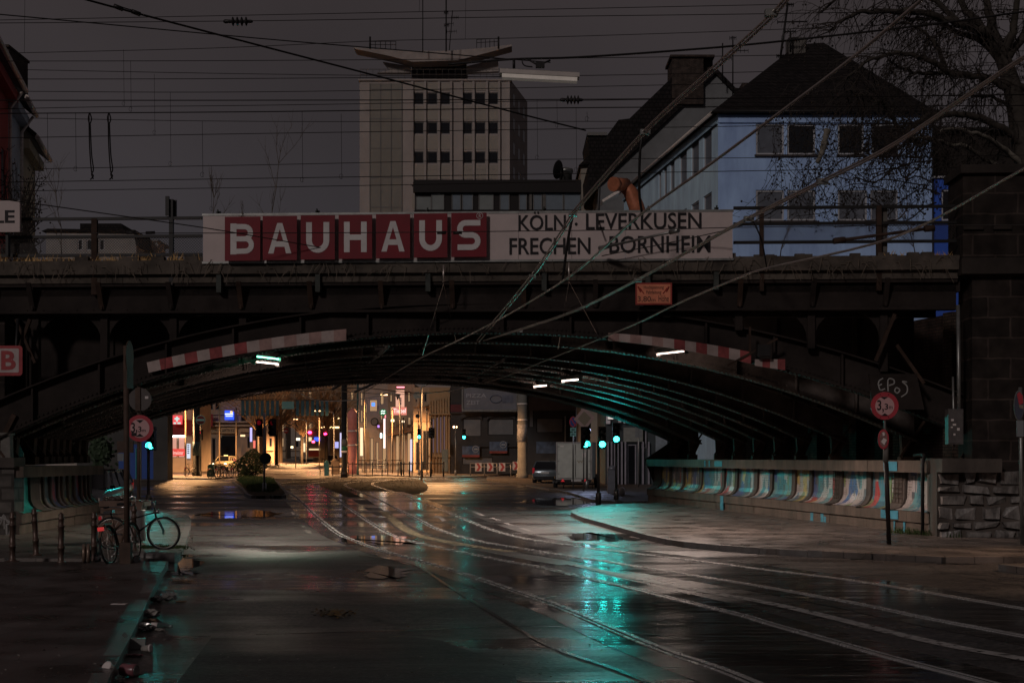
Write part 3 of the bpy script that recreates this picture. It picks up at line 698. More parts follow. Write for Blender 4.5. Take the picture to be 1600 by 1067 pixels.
# fluorescent lamps under the bridge -----------------------------------------
def tube_lamp(p, L, col, es, label, rz=0, w=.09, en=0):
    t = thing('tube_lamp', label, 'lamp', tuple(p), 'tube lamps under the bridge'); t.rotation_euler = (0, 0, 0)
    M_ = Matrix.Rotation(rz, 3, 'Z')
    mb = MB(); mb.box(p+Vector((0, 0, .11)), (L+.1, .2, .07), rz=rz); mb.box(p+Vector((0, 0, .05)), (L+.06, .10, .05), rz=rz)
    for s_ in (-1, 1): mb.box(p+M_ @ Vector((s_*(L/2+.03), 0, 0)), (.04, .12, .13), rz=rz)
    mb.cyl(p+Vector((0, 0, .14)), p+Vector((0, 0, .75)), .02)
    mb.build('housing', greym, t)
    mb = MB(); mb.tube([p-M_ @ Vector((L/2, 0, 0)), p+M_ @ Vector((L/2, 0, 0))], w/2, 8); mb.build('tube', glow('tube_%d' % int(es)+label[:9], col, es), t)
    if en:      # the reflector throws the light down and sideways
        sl = bpy.data.lights.new('tube_light', 'SPOT'); sl.energy = en; sl.color = col; sl.spot_size = R(132 if p.x < 0 else 152); sl.spot_blend = .35; sl.shadow_soft_size = .08
        so_ = bpy.data.objects.new('tube_light', sl); C.objects.link(so_); so_.parent = t; so_.location = (0, .25, -.14)
warmw = (1, .76, .65)
tube_lamp(P(417, 559, 35.3), 1.1, (.16, 1, .58), 16, 'greenish tube lamp under the bridge, below the left striped board', R(68), .028, 160)
tube_lamp(P(415, 567, 36.2), 1.1, warmw, 140, 'white tube lamp just below the greenish one under the left arch', R(68), .026, 1000)
tube_lamp(P(1050, 551, 35.0), 1.2, warmw, 140, 'white tube lamp below the right striped board', R(-62), .022, 1250)
tube_lamp(P(402, 590, 45), .9, warmw, 100, 'white tube lamp hanging deepest under the left arch', R(62), .04, 700)
tube_lamp(P(893, 594, 43), 1.0, warmw, 120, 'right one of the two small white tubes under the arch crown', R(-62), .04, 800)
tube_lamp(P(846, 603, 47), .9, warmw, 100, 'left one of the two small white tubes under the arch crown', R(-62), .04, 500)
# ================================================================== POSTER WALLS, PIERS
def poster_mat(name, seed, dull=1.0):
    m = bpy.data.materials.new(name); m.use_nodes = True; n = m.node_tree.nodes; l = m.node_tree.links; b = n['Principled BSDF']
    uvn = n.new('ShaderNodeUVMap'); uvn.uv_map = 'UVMap'
    oi = n.new('ShaderNodeObjectInfo')
    mp = n.new('ShaderNodeMapping'); l.new(uvn.outputs[0], mp.inputs[0])
    off = n.new('ShaderNodeCombineXYZ'); ml = n.new('ShaderNodeMath'); ml.operation = 'MULTIPLY'; ml.inputs[1].default_value = 57+seed; l.new(oi.outputs['Random'], ml.inputs[0]); l.new(ml.outputs[0], off.inputs[0]); l.new(ml.outputs[0], off.inputs[1]); l.new(off.outputs[0], mp.inputs['Location'])
    def tex(kind, sc, stretch):
        mm = n.new('ShaderNodeMapping'); mm.inputs['Scale'].default_value = stretch; l.new(mp.outputs[0], mm.inputs[0])
        t = n.new(kind); t.inputs['Scale'].default_value = sc; l.new(mm.outputs[0], t.inputs['Vector']); return t
    blocks = tex('ShaderNodeTexVoronoi', 1.0, (2.9, 1.25, 1)); blocks.distance = 'CHEBYCHEV'
    sp = n.new('ShaderNodeSeparateColor'); l.new(blocks.outputs['Color'], sp.inputs[0])
    cr = n.new('ShaderNodeValToRGB'); cr.color_ramp.interpolation = 'CONSTANT'; l.new(sp.outputs[0], cr.inputs[0])
    pal = [(0, (.05, .06, .07)), (.14, (.035, .10, .13)), (.28, (.22, .20, .19)), (.4, (.04, .07, .16)), (.52, (.07, .16, .17)), (.62, (.28, .22, .07)), (.70, (.27, .25, .25)), (.80, (.22, .035, .035)), (.87, (.10, .13, .05)), (.93, (.20, .18, .17))]
    e = cr.color_ramp.elements; e[0].color = [c*dull for c in pal[0][1]]+[1]; e[1].position = pal[1][0]; e[1].color = [c*dull for c in pal[1][1]]+[1]
    for p, c in pal[2:]:
        k = e.new(p); k.color = [q*dull for q in c]+[1]
    # rows of print: small dark / light marks
    pr = tex('ShaderNodeTexBrick', 1.0, (7, 5.5, 1)); pr.inputs['Brick Width'].default_value = .55; pr.inputs['Row Height'].default_value = .42; pr.inputs['Mortar Size'].default_value = .11
    pr.inputs['Color1'].default_value = (.04, .04, .05, 1); pr.inputs['Color2'].default_value = (.75, .75, .75, 1); pr.inputs['Mortar'].default_value = (1, 1, 1, 1)
    pm = tex('ShaderNodeTexNoise', 2.2, (1.6, 1.2, 1)); pmr = n.new('ShaderNodeMapRange'); pmr.inputs[1].default_value = .5; pmr.inputs[2].default_value = .56; l.new(pm.outputs['Fac'], pmr.inputs[0])
    mx = n.new('ShaderNodeMixRGB'); mx.blend_type = 'MULTIPLY'; l.new(pmr.outputs[0], mx.inputs[0]); l.new(cr.outputs[0], mx.inputs[1]); l.new(pr.outputs['Color'], mx.inputs[2])
    # torn strips and wear
    tn = tex('ShaderNodeTexNoise', 3, (7, .7, 1)); tn.inputs['Detail'].default_value = 9; tr = n.new('ShaderNodeMapRange'); tr.inputs[1].default_value = .55; tr.inputs[2].default_value = .62; l.new(tn.outputs['Fac'], tr.inputs[0])
    m2 = n.new('ShaderNodeMixRGB'); l.new(tr.outputs[0], m2.inputs[0]); l.new(mx.outputs[0], m2.inputs[1]); m2.inputs[2].default_value = (.11*dull, .098*dull, .09*dull, 1)
    l.new(m2.outputs[0], b.inputs['Base Color']); b.inputs['Roughness'].default_value = .38
    bp = n.new('ShaderNodeBump'); bp.inputs['Strength'].default_value = .5; bp.inputs['Distance'].default_value = .02; l.new(tn.outputs['Fac'], bp.inputs['Height']); l.new(bp.outputs[0], b.inputs['Normal'])
    return m
posterA = poster_mat('pasted_posters', 1, 1.6); posterB = poster_mat('faded_posters', 9, .8)
bluep = mat('blue_spray', (.06, .22, .30), .6, 0, .3, 3)
wallm = mat('poster_wall_concrete', (.10, .077, .062), .75, 0, .5, 1.3, .35, 18, stretch=(1.6, 1.6, .35))
def poster_wall(name, A, B, zt0, zt1, bays, label, pmats, flip=False):
    pl = Plane(A, B); Ln = pl.L
    t = thing(name, label, 'wall', tuple(pl.p(Ln/2, 0)))
    ztop = lambda u: lerp(zt0, zt1, u/Ln)
    # profile fractions of the height
    zc, zl, zled = .845, .34, .20   # cap underside, ledge top, plinth top
    def sheet(mb, u0, u1, prof, m=0):
        for (o0, f0), (o1, f1) in zip(prof[:-1], prof[1:]):
            mb.quad(pl.p(u0, f0*ztop(u0), o0), pl.p(u1, f0*ztop(u1), o0), pl.p(u1, f1*ztop(u1), o1), pl.p(u0, f1*ztop(u0), o1), m)
    def block(mb, u0, u1, o0, o1, f0, f1, m=0):
        vs = [pl.p(u, f*ztop(u), o) for u in (u0, u1) for o in (o0, o1) for f in (f0, f1)]
        mb.add(vs, [(0, 1, 3, 2), (4, 6, 7, 5), (0, 4, 5, 1), (2, 3, 7, 6), (0, 2, 6, 4), (1, 5, 7, 3)], m)
    mb = MB(); k = 0.0
    while k < Ln-.05:
        e = min(k+1.15, Ln); block(mb, k+.004, e-.004, -.5, .0+random.uniform(-.006, .006), -.02/1.8, zled); block(mb, k+.004, e-.004, -.5, .055+random.uniform(-.004, .004), zled+.003, zl); k = e
    mb.build('plinth', wallm, t)
    mb = MB(); k = 0.0
    while k < Ln-.05:
        e = min(k+1.6, Ln); block(mb, k+.004, e-.004, -1.9, .10+random.uniform(-.006, .006), zc, 1.0); k = e
    mb.build('coping', wallm, t)
    mb = MB(); block(mb, 0, Ln, -.60, -.34, zl, zc); mb.build('back_panel', darkconc, t)
    prof = [(-.33, zc-.004), (-.32, .62), (-.31, .50), (-.26, .43), (-.16, .375), (-.02, .352), (.04, .345)]
    for i, (u0, u1) in enumerate(bays):
        mb = MB(); sub = 1
        b0 = len(mb.v)
        sheet(mb, u0, u1, prof)
        o = mb.build('poster', pmats[i % len(pmats)], t)
        uv = o.data.uv_layers.new(name='UVMap'); H_ = (u1-u0)
        for p in o.data.polygons:
            q = p.index
            for li in p.loop_indices:
                vi = o.data.loops[li].vertex_index; kk = vi % 4; seg = vi//4
                row = seg+(1 if kk in (2, 3) else 0); zz = [0, .35, .6, .78, .9, 1.0, 1.05][row]
                uv.data[li].uv = ((0 if kk in (0, 3) else H_)*1.2, 1.2-zz*1.2)
    # partition fins between the bays with rounded lower front
    ed = [0]+[x for b in bays for x in b]+[Ln]; mb = MB()
    for k in range(0, len(ed), 2):
        a, b = ed[k], ed[k+1]
        if b-a > .02:
            fin = prof
            vs = []
            for u in (a, b):
                for (o, f_) in [(-.60, zl)]+[(-.60, zc)]+[(o_+.07, f) for o_, f in prof]: vs.append(pl.p(u, f_*ztop(u), o))
            n_ = len(prof)+2
            fs = [tuple(range(n_)), tuple(range(2*n_-1, n_-1, -1))]+[(i, (i+1) % n_, n_+(i+1) % n_, n_+i) for i in range(n_)]
            mb.add(vs, fs)
    mb.build('fins', darkconc, t)
    return t, pl, block
bx = [(1023, 1036), (1038, 1057), (1059, 1082), (1086, 1117), (1121, 1137), (1141, 1167), (1172, 1191), (1195, 1225), (1230, 1252), (1256, 1291), (1302, 1340), (1347, 1382), (1400, 1451)]
plR = Plane((R0.x, R0.y), (R1.x, R1.y))
def bayu(pl, xs): return sorted([tuple(sorted((pl.u(a), pl.u(b)))) for a, b in xs])
tR, plR, blk = poster_wall('poster_wall', (R0.x, R0.y), (R1.x, R1.y), 1.93, 1.80, bayu(plR, bx), 'long concrete wall with curved poster bays along the right pavement', [posterA])
# blue spray patches and wire cages on the right wall
mb = MB()
for (x0, x1, f0, f1, o) in [(1387, 1408, .86, .985, .112), (1380, 1396, .22, .335, .068), (1396, 1407, .22, .335, .067), (1283, 1287, .02, .2, .012), (1267, 1271, .01, .19, .012), (1288, 1291, .02, .15, .012), (1397, 1399, .02, .2, .012), (1412, 1415, .02, .2, .012), (1105, 1107, .86, .98, .112), (1112, 1114, .86, .98, .112), (1121, 1133, .87, .975, .112), (1128, 1133, .03, .33, .066)]:
    u0, u1 = sorted((plR.u(x0), plR.u(x1))); blk(mb, u0, u1, o-.004, o+.004, f0, f1)
o = mb.build('spray_paint', bluep, tR)
mb = MB()
for (x0, x1) in [(1292, 1301), (1383, 1399)]:
    u0, u1 = sorted((plR.u(x0), plR.u(x1)))
    for k in range(4): u = lerp(u0, u1, k/3); mb.tube([plR.p(u, .7, -.18), plR.p(u, 1.58, -.2)], .008, 4)
    for k in range(8): z = lerp(.7, 1.58, k/7); mb.tube([plR.p(u0, z, -.18), plR.p(u1, z, -.18)], .008, 4)
mb.build('wire_cage', rust, tR)
mb = MB()   # down pipe at the near end of the wall, rail on its coping, end plate at the far end
mb.tube([plR.p(.06, .05, .2), plR.p(.06, 1.85, .2), plR.p(.15, 2.05, .1), plR.p(1.0, 2.07, -.3), plR.p(1.6, 2.05, -.4)], .045, 8)
mb.build('downpipe', blackm, tR)
mb = MB(); e = plR.L; mb.slab([plR.p(e+.05, 0, -.6), plR.p(e+.05, 1.8, .12), plR.p(e+.05, 3.1, -1.9), plR.p(e+.05, 0, -1.9)], plR.d, .05); mb.build('end_plate', steel, tR)
tealp = mat('teal_lit_poster', (.03, .30, .27), .3, 0, .75, 6, .8, 8, stretch=(1, 1, .5))  # teal signal light on the first bay is put into this poster colour
bl = [(63, 73), (77, 83), (85, 94), (96, 105), (107, 112), (114, 121), (123, 130), (132, 140), (142, 147), (148, 153)]
plL = Plane((L0.x, L0.y), (L1.x, L1.y))
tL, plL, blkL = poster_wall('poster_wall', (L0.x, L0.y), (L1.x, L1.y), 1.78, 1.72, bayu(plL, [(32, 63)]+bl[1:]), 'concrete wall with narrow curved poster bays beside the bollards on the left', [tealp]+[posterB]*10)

stone = brick('dark_ashlar', (.030, .023, .020), (.018, .0145, .013), (.050, .038, .033), .95, .46, .022, .8, .8)
stone_l = brick('rough_stone', (.10, .088, .08), (.06, .052, .047), (.04, .034, .03), .55, .30, .03, .45, 1.0)
# right pier: tall ashlar block with a cornice and a lower retaining wall in front
t = thing('masonry_pier', 'tall dark ashlar pier at the right end of the bridge', 'pier', tuple(NP.px(1560, 840)))
uA = NP.u(1497); uB = NP.u(2100)
mb = MB(); NP.slab(mb, (uA+.25, 0, uB, 6.35), -.9, .30); NP.slab(mb, (uA, 6.75, uB, 8.75), -.9, .42); mb.build('shaft', stone, t)
mb = MB(); NP.slab(mb, (uA-.06, 6.36, uB, 6.74), -1, .55); NP.slab(mb, (uA-.08, 8.75, uB, 8.95), -1, .55)
for k in range(9): NP.slab(mb, (uA+k*.7, 7.42, uA+k*.7+random.uniform(.4, .68), 7.5), .42, .5)
mb.build('cornice', mat('pier_cap', (.030, .024, .021), .85, 0, .5, 1.5), t)
mb = MB(); mb.tube([NP.px(1490, 690, .5), NP.px(1488, 480, .5)], .05, 8); mb.tube([NP.px(1483, 700, .45), NP.px(1481, 590, .45)], .03, 6); mb.build('downpipe', greym, t)
t = thing('retaining_wall', 'rough boulder wall with peeling pale paint below the right pier', 'wall', tuple(NP.px(1500, 840)))
mb = MB(); ua = NP.u(1457); ub = NP.u(2100)
random.seed(5); z = 0.0
while z < 1.62:
    h = random.uniform(.2, .38); u = ua
    while u < ub:
        l_ = random.uniform(.3, .75); o_ = random.uniform(.46, .60)
        a, b = NP.p(u+.012, z+.012, .2), NP.p(u+l_-.012, z+h-.012, o_)
        c = (a+b)/2; q = []
        for (du, dz, oo) in ((0, 0, .2), (1, 0, .2), (1, 1, .2), (0, 1, .2), (.12, .16, o_), (.88, .12, o_-.04), (.9, .88, o_), (.1, .86, o_-.03)): q.append(NP.p(u+.012+(l_-.024)*du+random.uniform(-.05, .05)*(oo > .3), z+.012+(h-.024)*dz+random.uniform(-.05, .05)*(oo > .3), oo+random.uniform(-.05, .05)*(oo > .3)))
        mb.add(q, [(4, 5, 6, 7), (0, 1, 5, 4), (1, 2, 6, 5), (2, 3, 7, 6), (3, 0, 4, 7)], 0, False); u += l_
    z += h
peel = mat('peeling_stone', (.19, .175, .165), .3, 0, .85, 3.4, .9, 9, stretch=(1.4, 1.4, .45))
mb.build('boulders', peel, t, fix=False)
mb = MB(); NP.slab(mb, (ua, 1.66, NP.u(1548), 1.98), -1.2, .9); NP.slab(mb, (ua, 0, ub, 1.66), -.5, .40); mb.build('coping', darkconc, t)
# left stone pier
t = thing('masonry_pier', 'low rough stone pier with white graffiti at the left frame edge', 'pier', tuple(NP.px(10, 840)))
mb = MB(); NP.slab(mb, (NP.u(-500), 0, NP.u(28.5), 1.75), -.35, .25); mb.build('shaft', stone_l, t)
mb = MB(); NP.slab(mb, (NP.u(-500), 1.75, NP.u(31), 2.0), -.35, .35); mb.build('coping', darkconc, t)
mb = MB(); NP.slab(mb, (NP.u(-500), 2.0, NP.u(2), 5.56), -.8, -.2); mb.build('shaft', stone, t)
def scribble(pl, cx, cy, w, h, off, seed, r=.018, n=9):
    random.seed(seed); pts = [pl.px(cx+random.uniform(-w, w), cy+random.uniform(-h, h), off) for _ in range(n)]
    mb = MB(); mb.tube(cat(pts, 8), r, 4); return mb
mb = scribble(NP, 10, 815, 12, 14, .255, 3); mb2 = scribble(NP, 22, 830, 6, 20, .255, 8); mb.add(mb2.v, mb2.f)
mb.build('graffiti', mat('graffiti_white', (.32, .31, .30), .6, 0, .2, 4), t, fix=False)
# bollard-like pale post and steel column near the left springing
t = thing('steel_column', 'pale painted steel column standing at the left springing of the arch', 'column', tuple(NP.px(16, 720)))
mb = MB(); NP.slabpx(mb, [(9, 680), (23, 680), (24, 722), (8, 722)], .1, .3); mb.build('shaft', mat('pale_steel', (.12, .11, .10), .6, .1, .3, 4), t)
mb = MB(); NP.slabpx(mb, [(7, 676), (25, 676), (25, 680), (7, 680)], .05, .35); mb.build('cap', mat('pale_steel'), t)
mb = MB(); mb.bar(NP.px(13, 678, .2), NP.px(28, 648, .2), .08, .12); mb.build('strut', rust, t)
# sprayed letters on the bridge steel above the right height sign
t = thing('graffiti', 'pale sprayed letters EPOC on black steel above the right height sign', 'graffiti', tuple(NP.px(1392, 600, .3)))
mb = MB()
def stroke(pts): mb.tube(cat([NP.px(x, y, .27) for x, y in pts], 5), .016, 4)
stroke([(1376, 592), (1370, 596), (1369, 603), (1374, 601)]); stroke([(1369, 603), (1372, 610), (1379, 608)])
stroke([(1384, 612), (1384, 594), (1392, 594), (1393, 600), (1385, 603)]); stroke([(1397, 606), (1394, 611), (1398, 615), (1402, 610), (1397, 606)]); stroke([(1413, 598), (1406, 597), (1413, 604), (1413, 614), (1404, 621)])
mb.build('letters', mat('graffiti_white'), t, fix=False)
mb = MB(); NP.slabpx(mb, [(1355, 585), (1428, 585), (1440, 640), (1360, 640)], .12, .265); mb.build('plate', steel, t)
# switch box with stickers on the pier
t = thing('switch_box', 'grey sticker covered switch box fixed to the right pier', 'cabinet', tuple(NP.px(1482, 695, .5)))
bx_ = NP.rpx(1471, 640, 1494, 694); mb = MB(); NP.slab(mb, bx_, .32, .62); mb.build('case', mat('box_grey', (.10, .09, .088), .5, .2, .3, 5), t)
mb = MB(); NP.slab(mb, (bx_[0]+.03, bx_[1]+.03, bx_[2]-.03, bx_[3]-.03), .62, .64); mb.build('door', mat('box_grey'), t)
mb = MB()
for (x, y, w_, h_) in [(1477, 657, 4, 3), (1480, 664, 5, 3), (1486, 671, 4, 4), (1480, 679, 3, 3), (1476, 668, 3, 2)]: NP.slab(mb, NP.rpx(x-w_/2, y-h_/2, x+w_/2, y+h_/2), .64, .646)
mb.build('sticker', white, t)
# ================================================================== ON THE BRIDGE: ADVERT BOARD, RAILINGS, SIGNS
SP = NP
boardm = mat('advert_white', (.50, .42, .405), .6, 0, .12, 1.2)
def uzr(x0, y0, x1, y1, pl=NP): return pl.rpx(x0, y0, x1, y1)
def on(pl, off): 
    q = Plane((0, 1), (1, 1)); q.A = pl.A+pl.n*off; q.d = pl.d; q.n = pl.n; q.L = pl.L; return q
AP = on(NP, .35)
ad = thing('advert_board', 'long white advert board with seven red letter tiles on the bridge parapet', 'billboard', tuple(AP.px(730, 405)))
a0, a1 = AP.u(317), AP.u(1145); zt, zb = AP.uz(730, 331)[1], AP.uz(730, 409.5)[1]
mb = MB(); k = 0
for k in range(10):
    u0, u1 = lerp(a0, a1, k/10), lerp(a0, a1, (k+1)/10); AP.slab(mb, (u0+.004, zb, u1-.004, zt), -.05, 0)
mb.build('panel', boardm, ad)
mb = MB()
for (r) in ((a0, zt-.05, a1, zt), (a0, zb, a1, zb+.05)): AP.slab(mb, (r[0]-.02, r[1], r[2]+.02, r[3]+.002), -.07, .012)
mb.build('edge_trim', greym, ad)
tilem = mat('tile_red', (.165, .010, .018), .5, 0, .22, 1.5); letterm = mat('letter_white', (.56, .53, .52), .55, 0, .15, 2)
tiles = [('B', 354, 409), ('A', 413, 466), ('U', 472, 525), ('H', 531, 583), ('A', 589, 642), ('U', 648, 700), ('S', 706, 761)]
def glyph(ch, x, y, w, h):
    """bold block letters as strokes on the tile (u,z)"""
    t = .21*w*1.05; q = []
    if ch == 'A':
        return [[(x, y), (x+w*.39, y+h), (x+w*.61, y+h), (x+w, y), (x+w*.77, y), (x+w*.70, y+h*.24), (x+w*.655, y+h*.40), (x+w*.5, y+h*.80), (x+w*.345, y+h*.40), (x+w*.30, y+h*.24), (x+w*.23, y)],
                [(x+w*.285, y+h*.22), (x+w*.715, y+h*.22), (x+w*.655, y+h*.40), (x+w*.345, y+h*.40)]]
    if ch == 'H': return [[(x, y), (x+w*.25, y), (x+w*.25, y+h), (x, y+h)], [(x+w*.75, y), (x+w, y), (x+w, y+h), (x+w*.75, y+h)], [(x+w*.24, y+h*.40), (x+w*.76, y+h*.40), (x+w*.76, y+h*.58), (x+w*.24, y+h*.58)]]
    def ring(path, tw):      # thick open path
        out = []
        for i in range(len(path)-1):
            (ax, ay), (bx, by) = path[i], path[i+1]; L = math.hypot(bx-ax, by-ay) or 1e-6
            nx, ny = -(by-ay)/L*tw/2, (bx-ax)/L*tw/2; ex, ey = (bx-ax)/L*tw*.04, (by-ay)/L*tw*.04
            out.append([(ax+nx-ex, ay+ny-ey), (ax-nx-ex, ay-ny-ey), (bx-nx+ex, by-ny+ey), (bx+nx+ex, by+ny+ey)])
        return out
    tw = .25*w; i_ = tw/2
    def arc(cx, cy, rx, ry, a0, a1, n=8): return [(cx+rx*math.cos(R(a0+(a1-a0)*k/n)), cy+ry*math.sin(R(a0+(a1-a0)*k/n))) for k in range(n+1)]
    if ch == 'U':
        p = [(x+i_, y+h)]+arc(x+w/2, y+h*.38+i_*.2, w/2-i_, h*.38-i_*.8, 180, 360, 12)+[(x+w-i_, y+h)]; return ring(p, tw)
    if ch == 'S':
        r1 = (h-tw)/4
        p = [(x+w*.97, y+h-i_)]+arc(x+w*.36, y+h-i_-r1, w*.36-i_, r1, 90, 270, 10)+arc(x+w*.62, y+i_+r1, w*.38-i_, r1, 90, -90, 10)+[(x+w*.04, y+i_)]; return ring(p, tw*.92)
    if ch == 'B':
        r1 = (h-tw)/4; p = ring([(x+i_, y), (x+i_, y+h)], tw)
        p += ring([(x+i_, y+h-i_*.9)]+arc(x+w*.60, y+h-i_-r1, w*.36-i_, r1, 90, -90, 10)+[(x+i_, y+h/2)], tw*.85)
        p += ring([(x+i_, y+h/2)]+arc(x+w*.64, y+i_+r1, w*.36-i_, r1, 90, -90, 10)+[(x+i_, y+i_*.9)], tw*.85); return p
for ch, x0, x1 in tiles:
    u0, u1 = AP.u(x0), AP.u(x1); ym = lerp(340.5, 334.5, (x0-354)/(706-354)); yb = ym+68.5
    z1 = AP.uz((x0+x1)/2, ym)[1]; z0 = AP.uz((x0+x1)/2, yb)[1]
    mb = MB(); AP.slab(mb, (u0, z0, u1, z1), .13, .17)
    for q in (.15, .85): AP.slab(mb, (lerp(u0, u1, q)-.04, z0+.1, lerp(u0, u1, q)+.04, z1-.1), .0, .13)
    tl = mb.build('letter_tile', tilem, ad); tl['label'] = 'red tile with white letter '+ch
    w_, h_ = (u1-u0)*.68, (z1-z0)*.69; px_, pz_ = u0+(u1-u0)*.16, z0+(z1-z0)*.15
    mb = MB(); zz = .172
    for k, poly in enumerate(glyph(ch, px_, pz_, w_, h_)):
        zz = .172+.0004*(k % 23)
        mb.slab([AP.p(a, b, .171) for a, b in poly], AP.n, zz-.171+.002)
    mb.build('letter', letterm, tl)
rg = AP.rpx(746, 334.5, 755, 344); text('R', AP, (rg[0]+.045, rg[1]+.03, rg[2]-.04, rg[3]-.03), letterm, ad, 'letter', .172, .004)
mb = MB(); cxr, czr = (rg[0]+rg[2])/2, (rg[1]+rg[3])/2; mb.tube([AP.p(cxr+.075*math.cos(R(a)), czr+.075*math.sin(R(a)), .176) for a in range(0, 360, 20)], .007, 4, closed=True); mb.build('ring_mark', letterm, ad)
inkm = mat('ink_black', (.016, .014, .016), .6, 0, 0)
text('KÖLN', AP, AP.rpx(810, 331, 884, 360), inkm, ad, 'lettering', .012, .006, .012); text('LEVERKUSEN', AP, AP.rpx(915.5, 333.5, 1096, 358), inkm, ad, 'lettering', .012, .006, .012)
text('FRECHEN', AP, AP.rpx(796, 372, 922.5, 397.5), inkm, ad, 'lettering', .012, .006, .012); text('BORNHEIM', AP, AP.rpx(952, 369, 1110, 395), inkm, ad, 'lettering', .012, .006, .012)
text('·', AP, AP.rpx(898, 348, 902.5, 353), inkm, ad, 'lettering', .012, .006, .01); text('·', AP, AP.rpx(935, 384, 939.5, 389), inkm, ad, 'lettering', .012, .006, .01)
for x in (495, 668, 1013, 340, 850, 1120):
    mb = MB(); u = AP.u(x); AP.slab(mb, (u-.06, 6.05, u+.06, zb+.02), -.30, -.09); AP.slab(mb, (u-.05, zb, u+.05, zt+.07), -.14, -.07); mb.tube([AP.p(u, zt+.02, -.06), AP.p(u, zt+.10, 0)], .02, 5)
    mb.build('bracket', mat('bracket_dull', (.05, .055, .05), .7, 0, .4, 4), ad)
# railings on both sides of the board
mesh_m = mat('wire_mesh', (.03, .026, .024), .5, .3, 0); nd = mesh_m.node_tree.nodes; lk = mesh_m.node_tree.links
def mesh_alpha():
    g = nd.new('ShaderNodeNewGeometry'); sp = nd.new('ShaderNodeSeparateXYZ'); lk.new(g.outputs['Position'], sp.inputs[0]); outs = []
    for sg in (1, -1):
        m1 = nd.new('ShaderNodeMath'); m1.operation = 'MULTIPLY_ADD'; m1.inputs[1].default_value = sg; lk.new(sp.outputs[2], m1.inputs[0]); lk.new(sp.outputs[0], m1.inputs[2])
        m2 = nd.new('ShaderNodeMath'); m2.operation = 'PINGPONG'; m2.inputs[1].default_value = .035; lk.new(m1.outputs[0], m2.inputs[0])
        m3 = nd.new('ShaderNodeMath'); m3.operation = 'LESS_THAN'; m3.inputs[1].default_value = .007; lk.new(m2.outputs[0], m3.inputs[0]); outs.append(m3)
    mm = nd.new('ShaderNodeMath'); mm.operation = 'MAXIMUM'; lk.new(outs[0].outputs[0], mm.inputs[0]); lk.new(outs[1].outputs[0], mm.inputs[1]); lk.new(mm.outputs[0], nd['Principled BSDF'].inputs['Alpha'])
mesh_alpha()
RP = on(NP, .12)
def railing(x0, x1, posts, ys, label):
    u0, u1 = RP.u(x0), RP.u(x1); xm = (max(x0, 0)+min(x1, 1600))/2
    t = thing('railing', label, 'railing', tuple(RP.px(xm, 402)))
    zs = [RP.uz(xm, y)[1] for y in ys]
    for z in zs:
        mb = MB(); RP.slab(mb, (u0, z-.035, u1, z+.035), -.04, .04); mb.build('rail', blackm, t)
    for px_, y0, w_ in posts:
        u = RP.u(px_); mb = MB(); RP.slab(mb, (u-w_, 6.02, u+w_, RP.uz(px_, y0)[1]), -.05, .055); mb.build('post', rust, t)
    mb = MB(); mb.quad(RP.p(u0, zs[-1], -.01), RP.p(u1, zs[-1], -.01), RP.p(u1, zs[1], -.01), RP.p(u0, zs[1], -.01)); mb.build('mesh_infill', mesh_m, t)
    return t
t = railing(-300, 316, [(-120, 346, .06), (148, 342, .07), (-10, 346, .05)], (342, 370, 399), 'black three bar railing with wire mesh left of the advert board')
mb = MB(); u = RP.u(268); RP.slab(mb, (u-.05, 6.02, u+.05, RP.uz(268, 312)[1]), -.05, .055); RP.slab(mb, (u-.12, RP.uz(268, 338)[1], u-.03, RP.uz(268, 308)[1]), .06, .12); RP.slab(mb, (u+.0, RP.uz(268, 338)[1], u+.10, RP.uz(268, 312)[1]), -.12, -.05); mb.build('post', blackm, t)
t = railing(1146, 1494, [(1190, 324, .05), (1373, 322, .06)], (324, 349, 378), 'black three bar railing with wire mesh right of the advert board')
mb = MB(); RP.slab(mb, RP.rpx(1376, 323, 1388, 393), -.25, -.10); mb.build('panel', mat('pale_steel', (.12, .11, .10)), t)
# weeds and saplings on the deck edge
tw = mat('dry_twig', (.12, .095, .075), .8, 0, .4, 3)
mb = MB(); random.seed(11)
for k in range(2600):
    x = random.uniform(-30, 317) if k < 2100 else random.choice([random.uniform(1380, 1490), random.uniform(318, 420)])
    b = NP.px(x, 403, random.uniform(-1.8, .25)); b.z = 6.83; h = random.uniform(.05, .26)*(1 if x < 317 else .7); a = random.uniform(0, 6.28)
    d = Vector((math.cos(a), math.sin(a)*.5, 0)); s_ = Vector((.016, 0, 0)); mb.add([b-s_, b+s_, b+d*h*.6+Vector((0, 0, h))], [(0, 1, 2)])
o = mb.build('parapet_weeds', mat('gold_lit_weeds', (.50, .31, .13), .7, 0, .5, 3), None, fix=False); tag(o, 'dry weeds and moss along the bridge parapet, coloured as if lit gold', 'weeds', kind='stuff')  # gold colour stands in for lamp light falling on the weeds
mb = MB()
for k in range(190):
    x = random.uniform(-20, 1490); b = NP.px(x, 403, .31); b.z = random.uniform(6.5, 6.82); l_ = random.uniform(.08, .35); a = random.uniform(-.3, .3)
    mb.tube([b, b+Vector((a*.4, -.05, .02)), b+Vector((a, -.08, -l_))], .008, 3)
o = mb.build('hanging_creeper', tw, None, fix=False); tag(o, 'dry creeper stems and roots hanging over the parapet slab', 'creeper', kind='stuff')
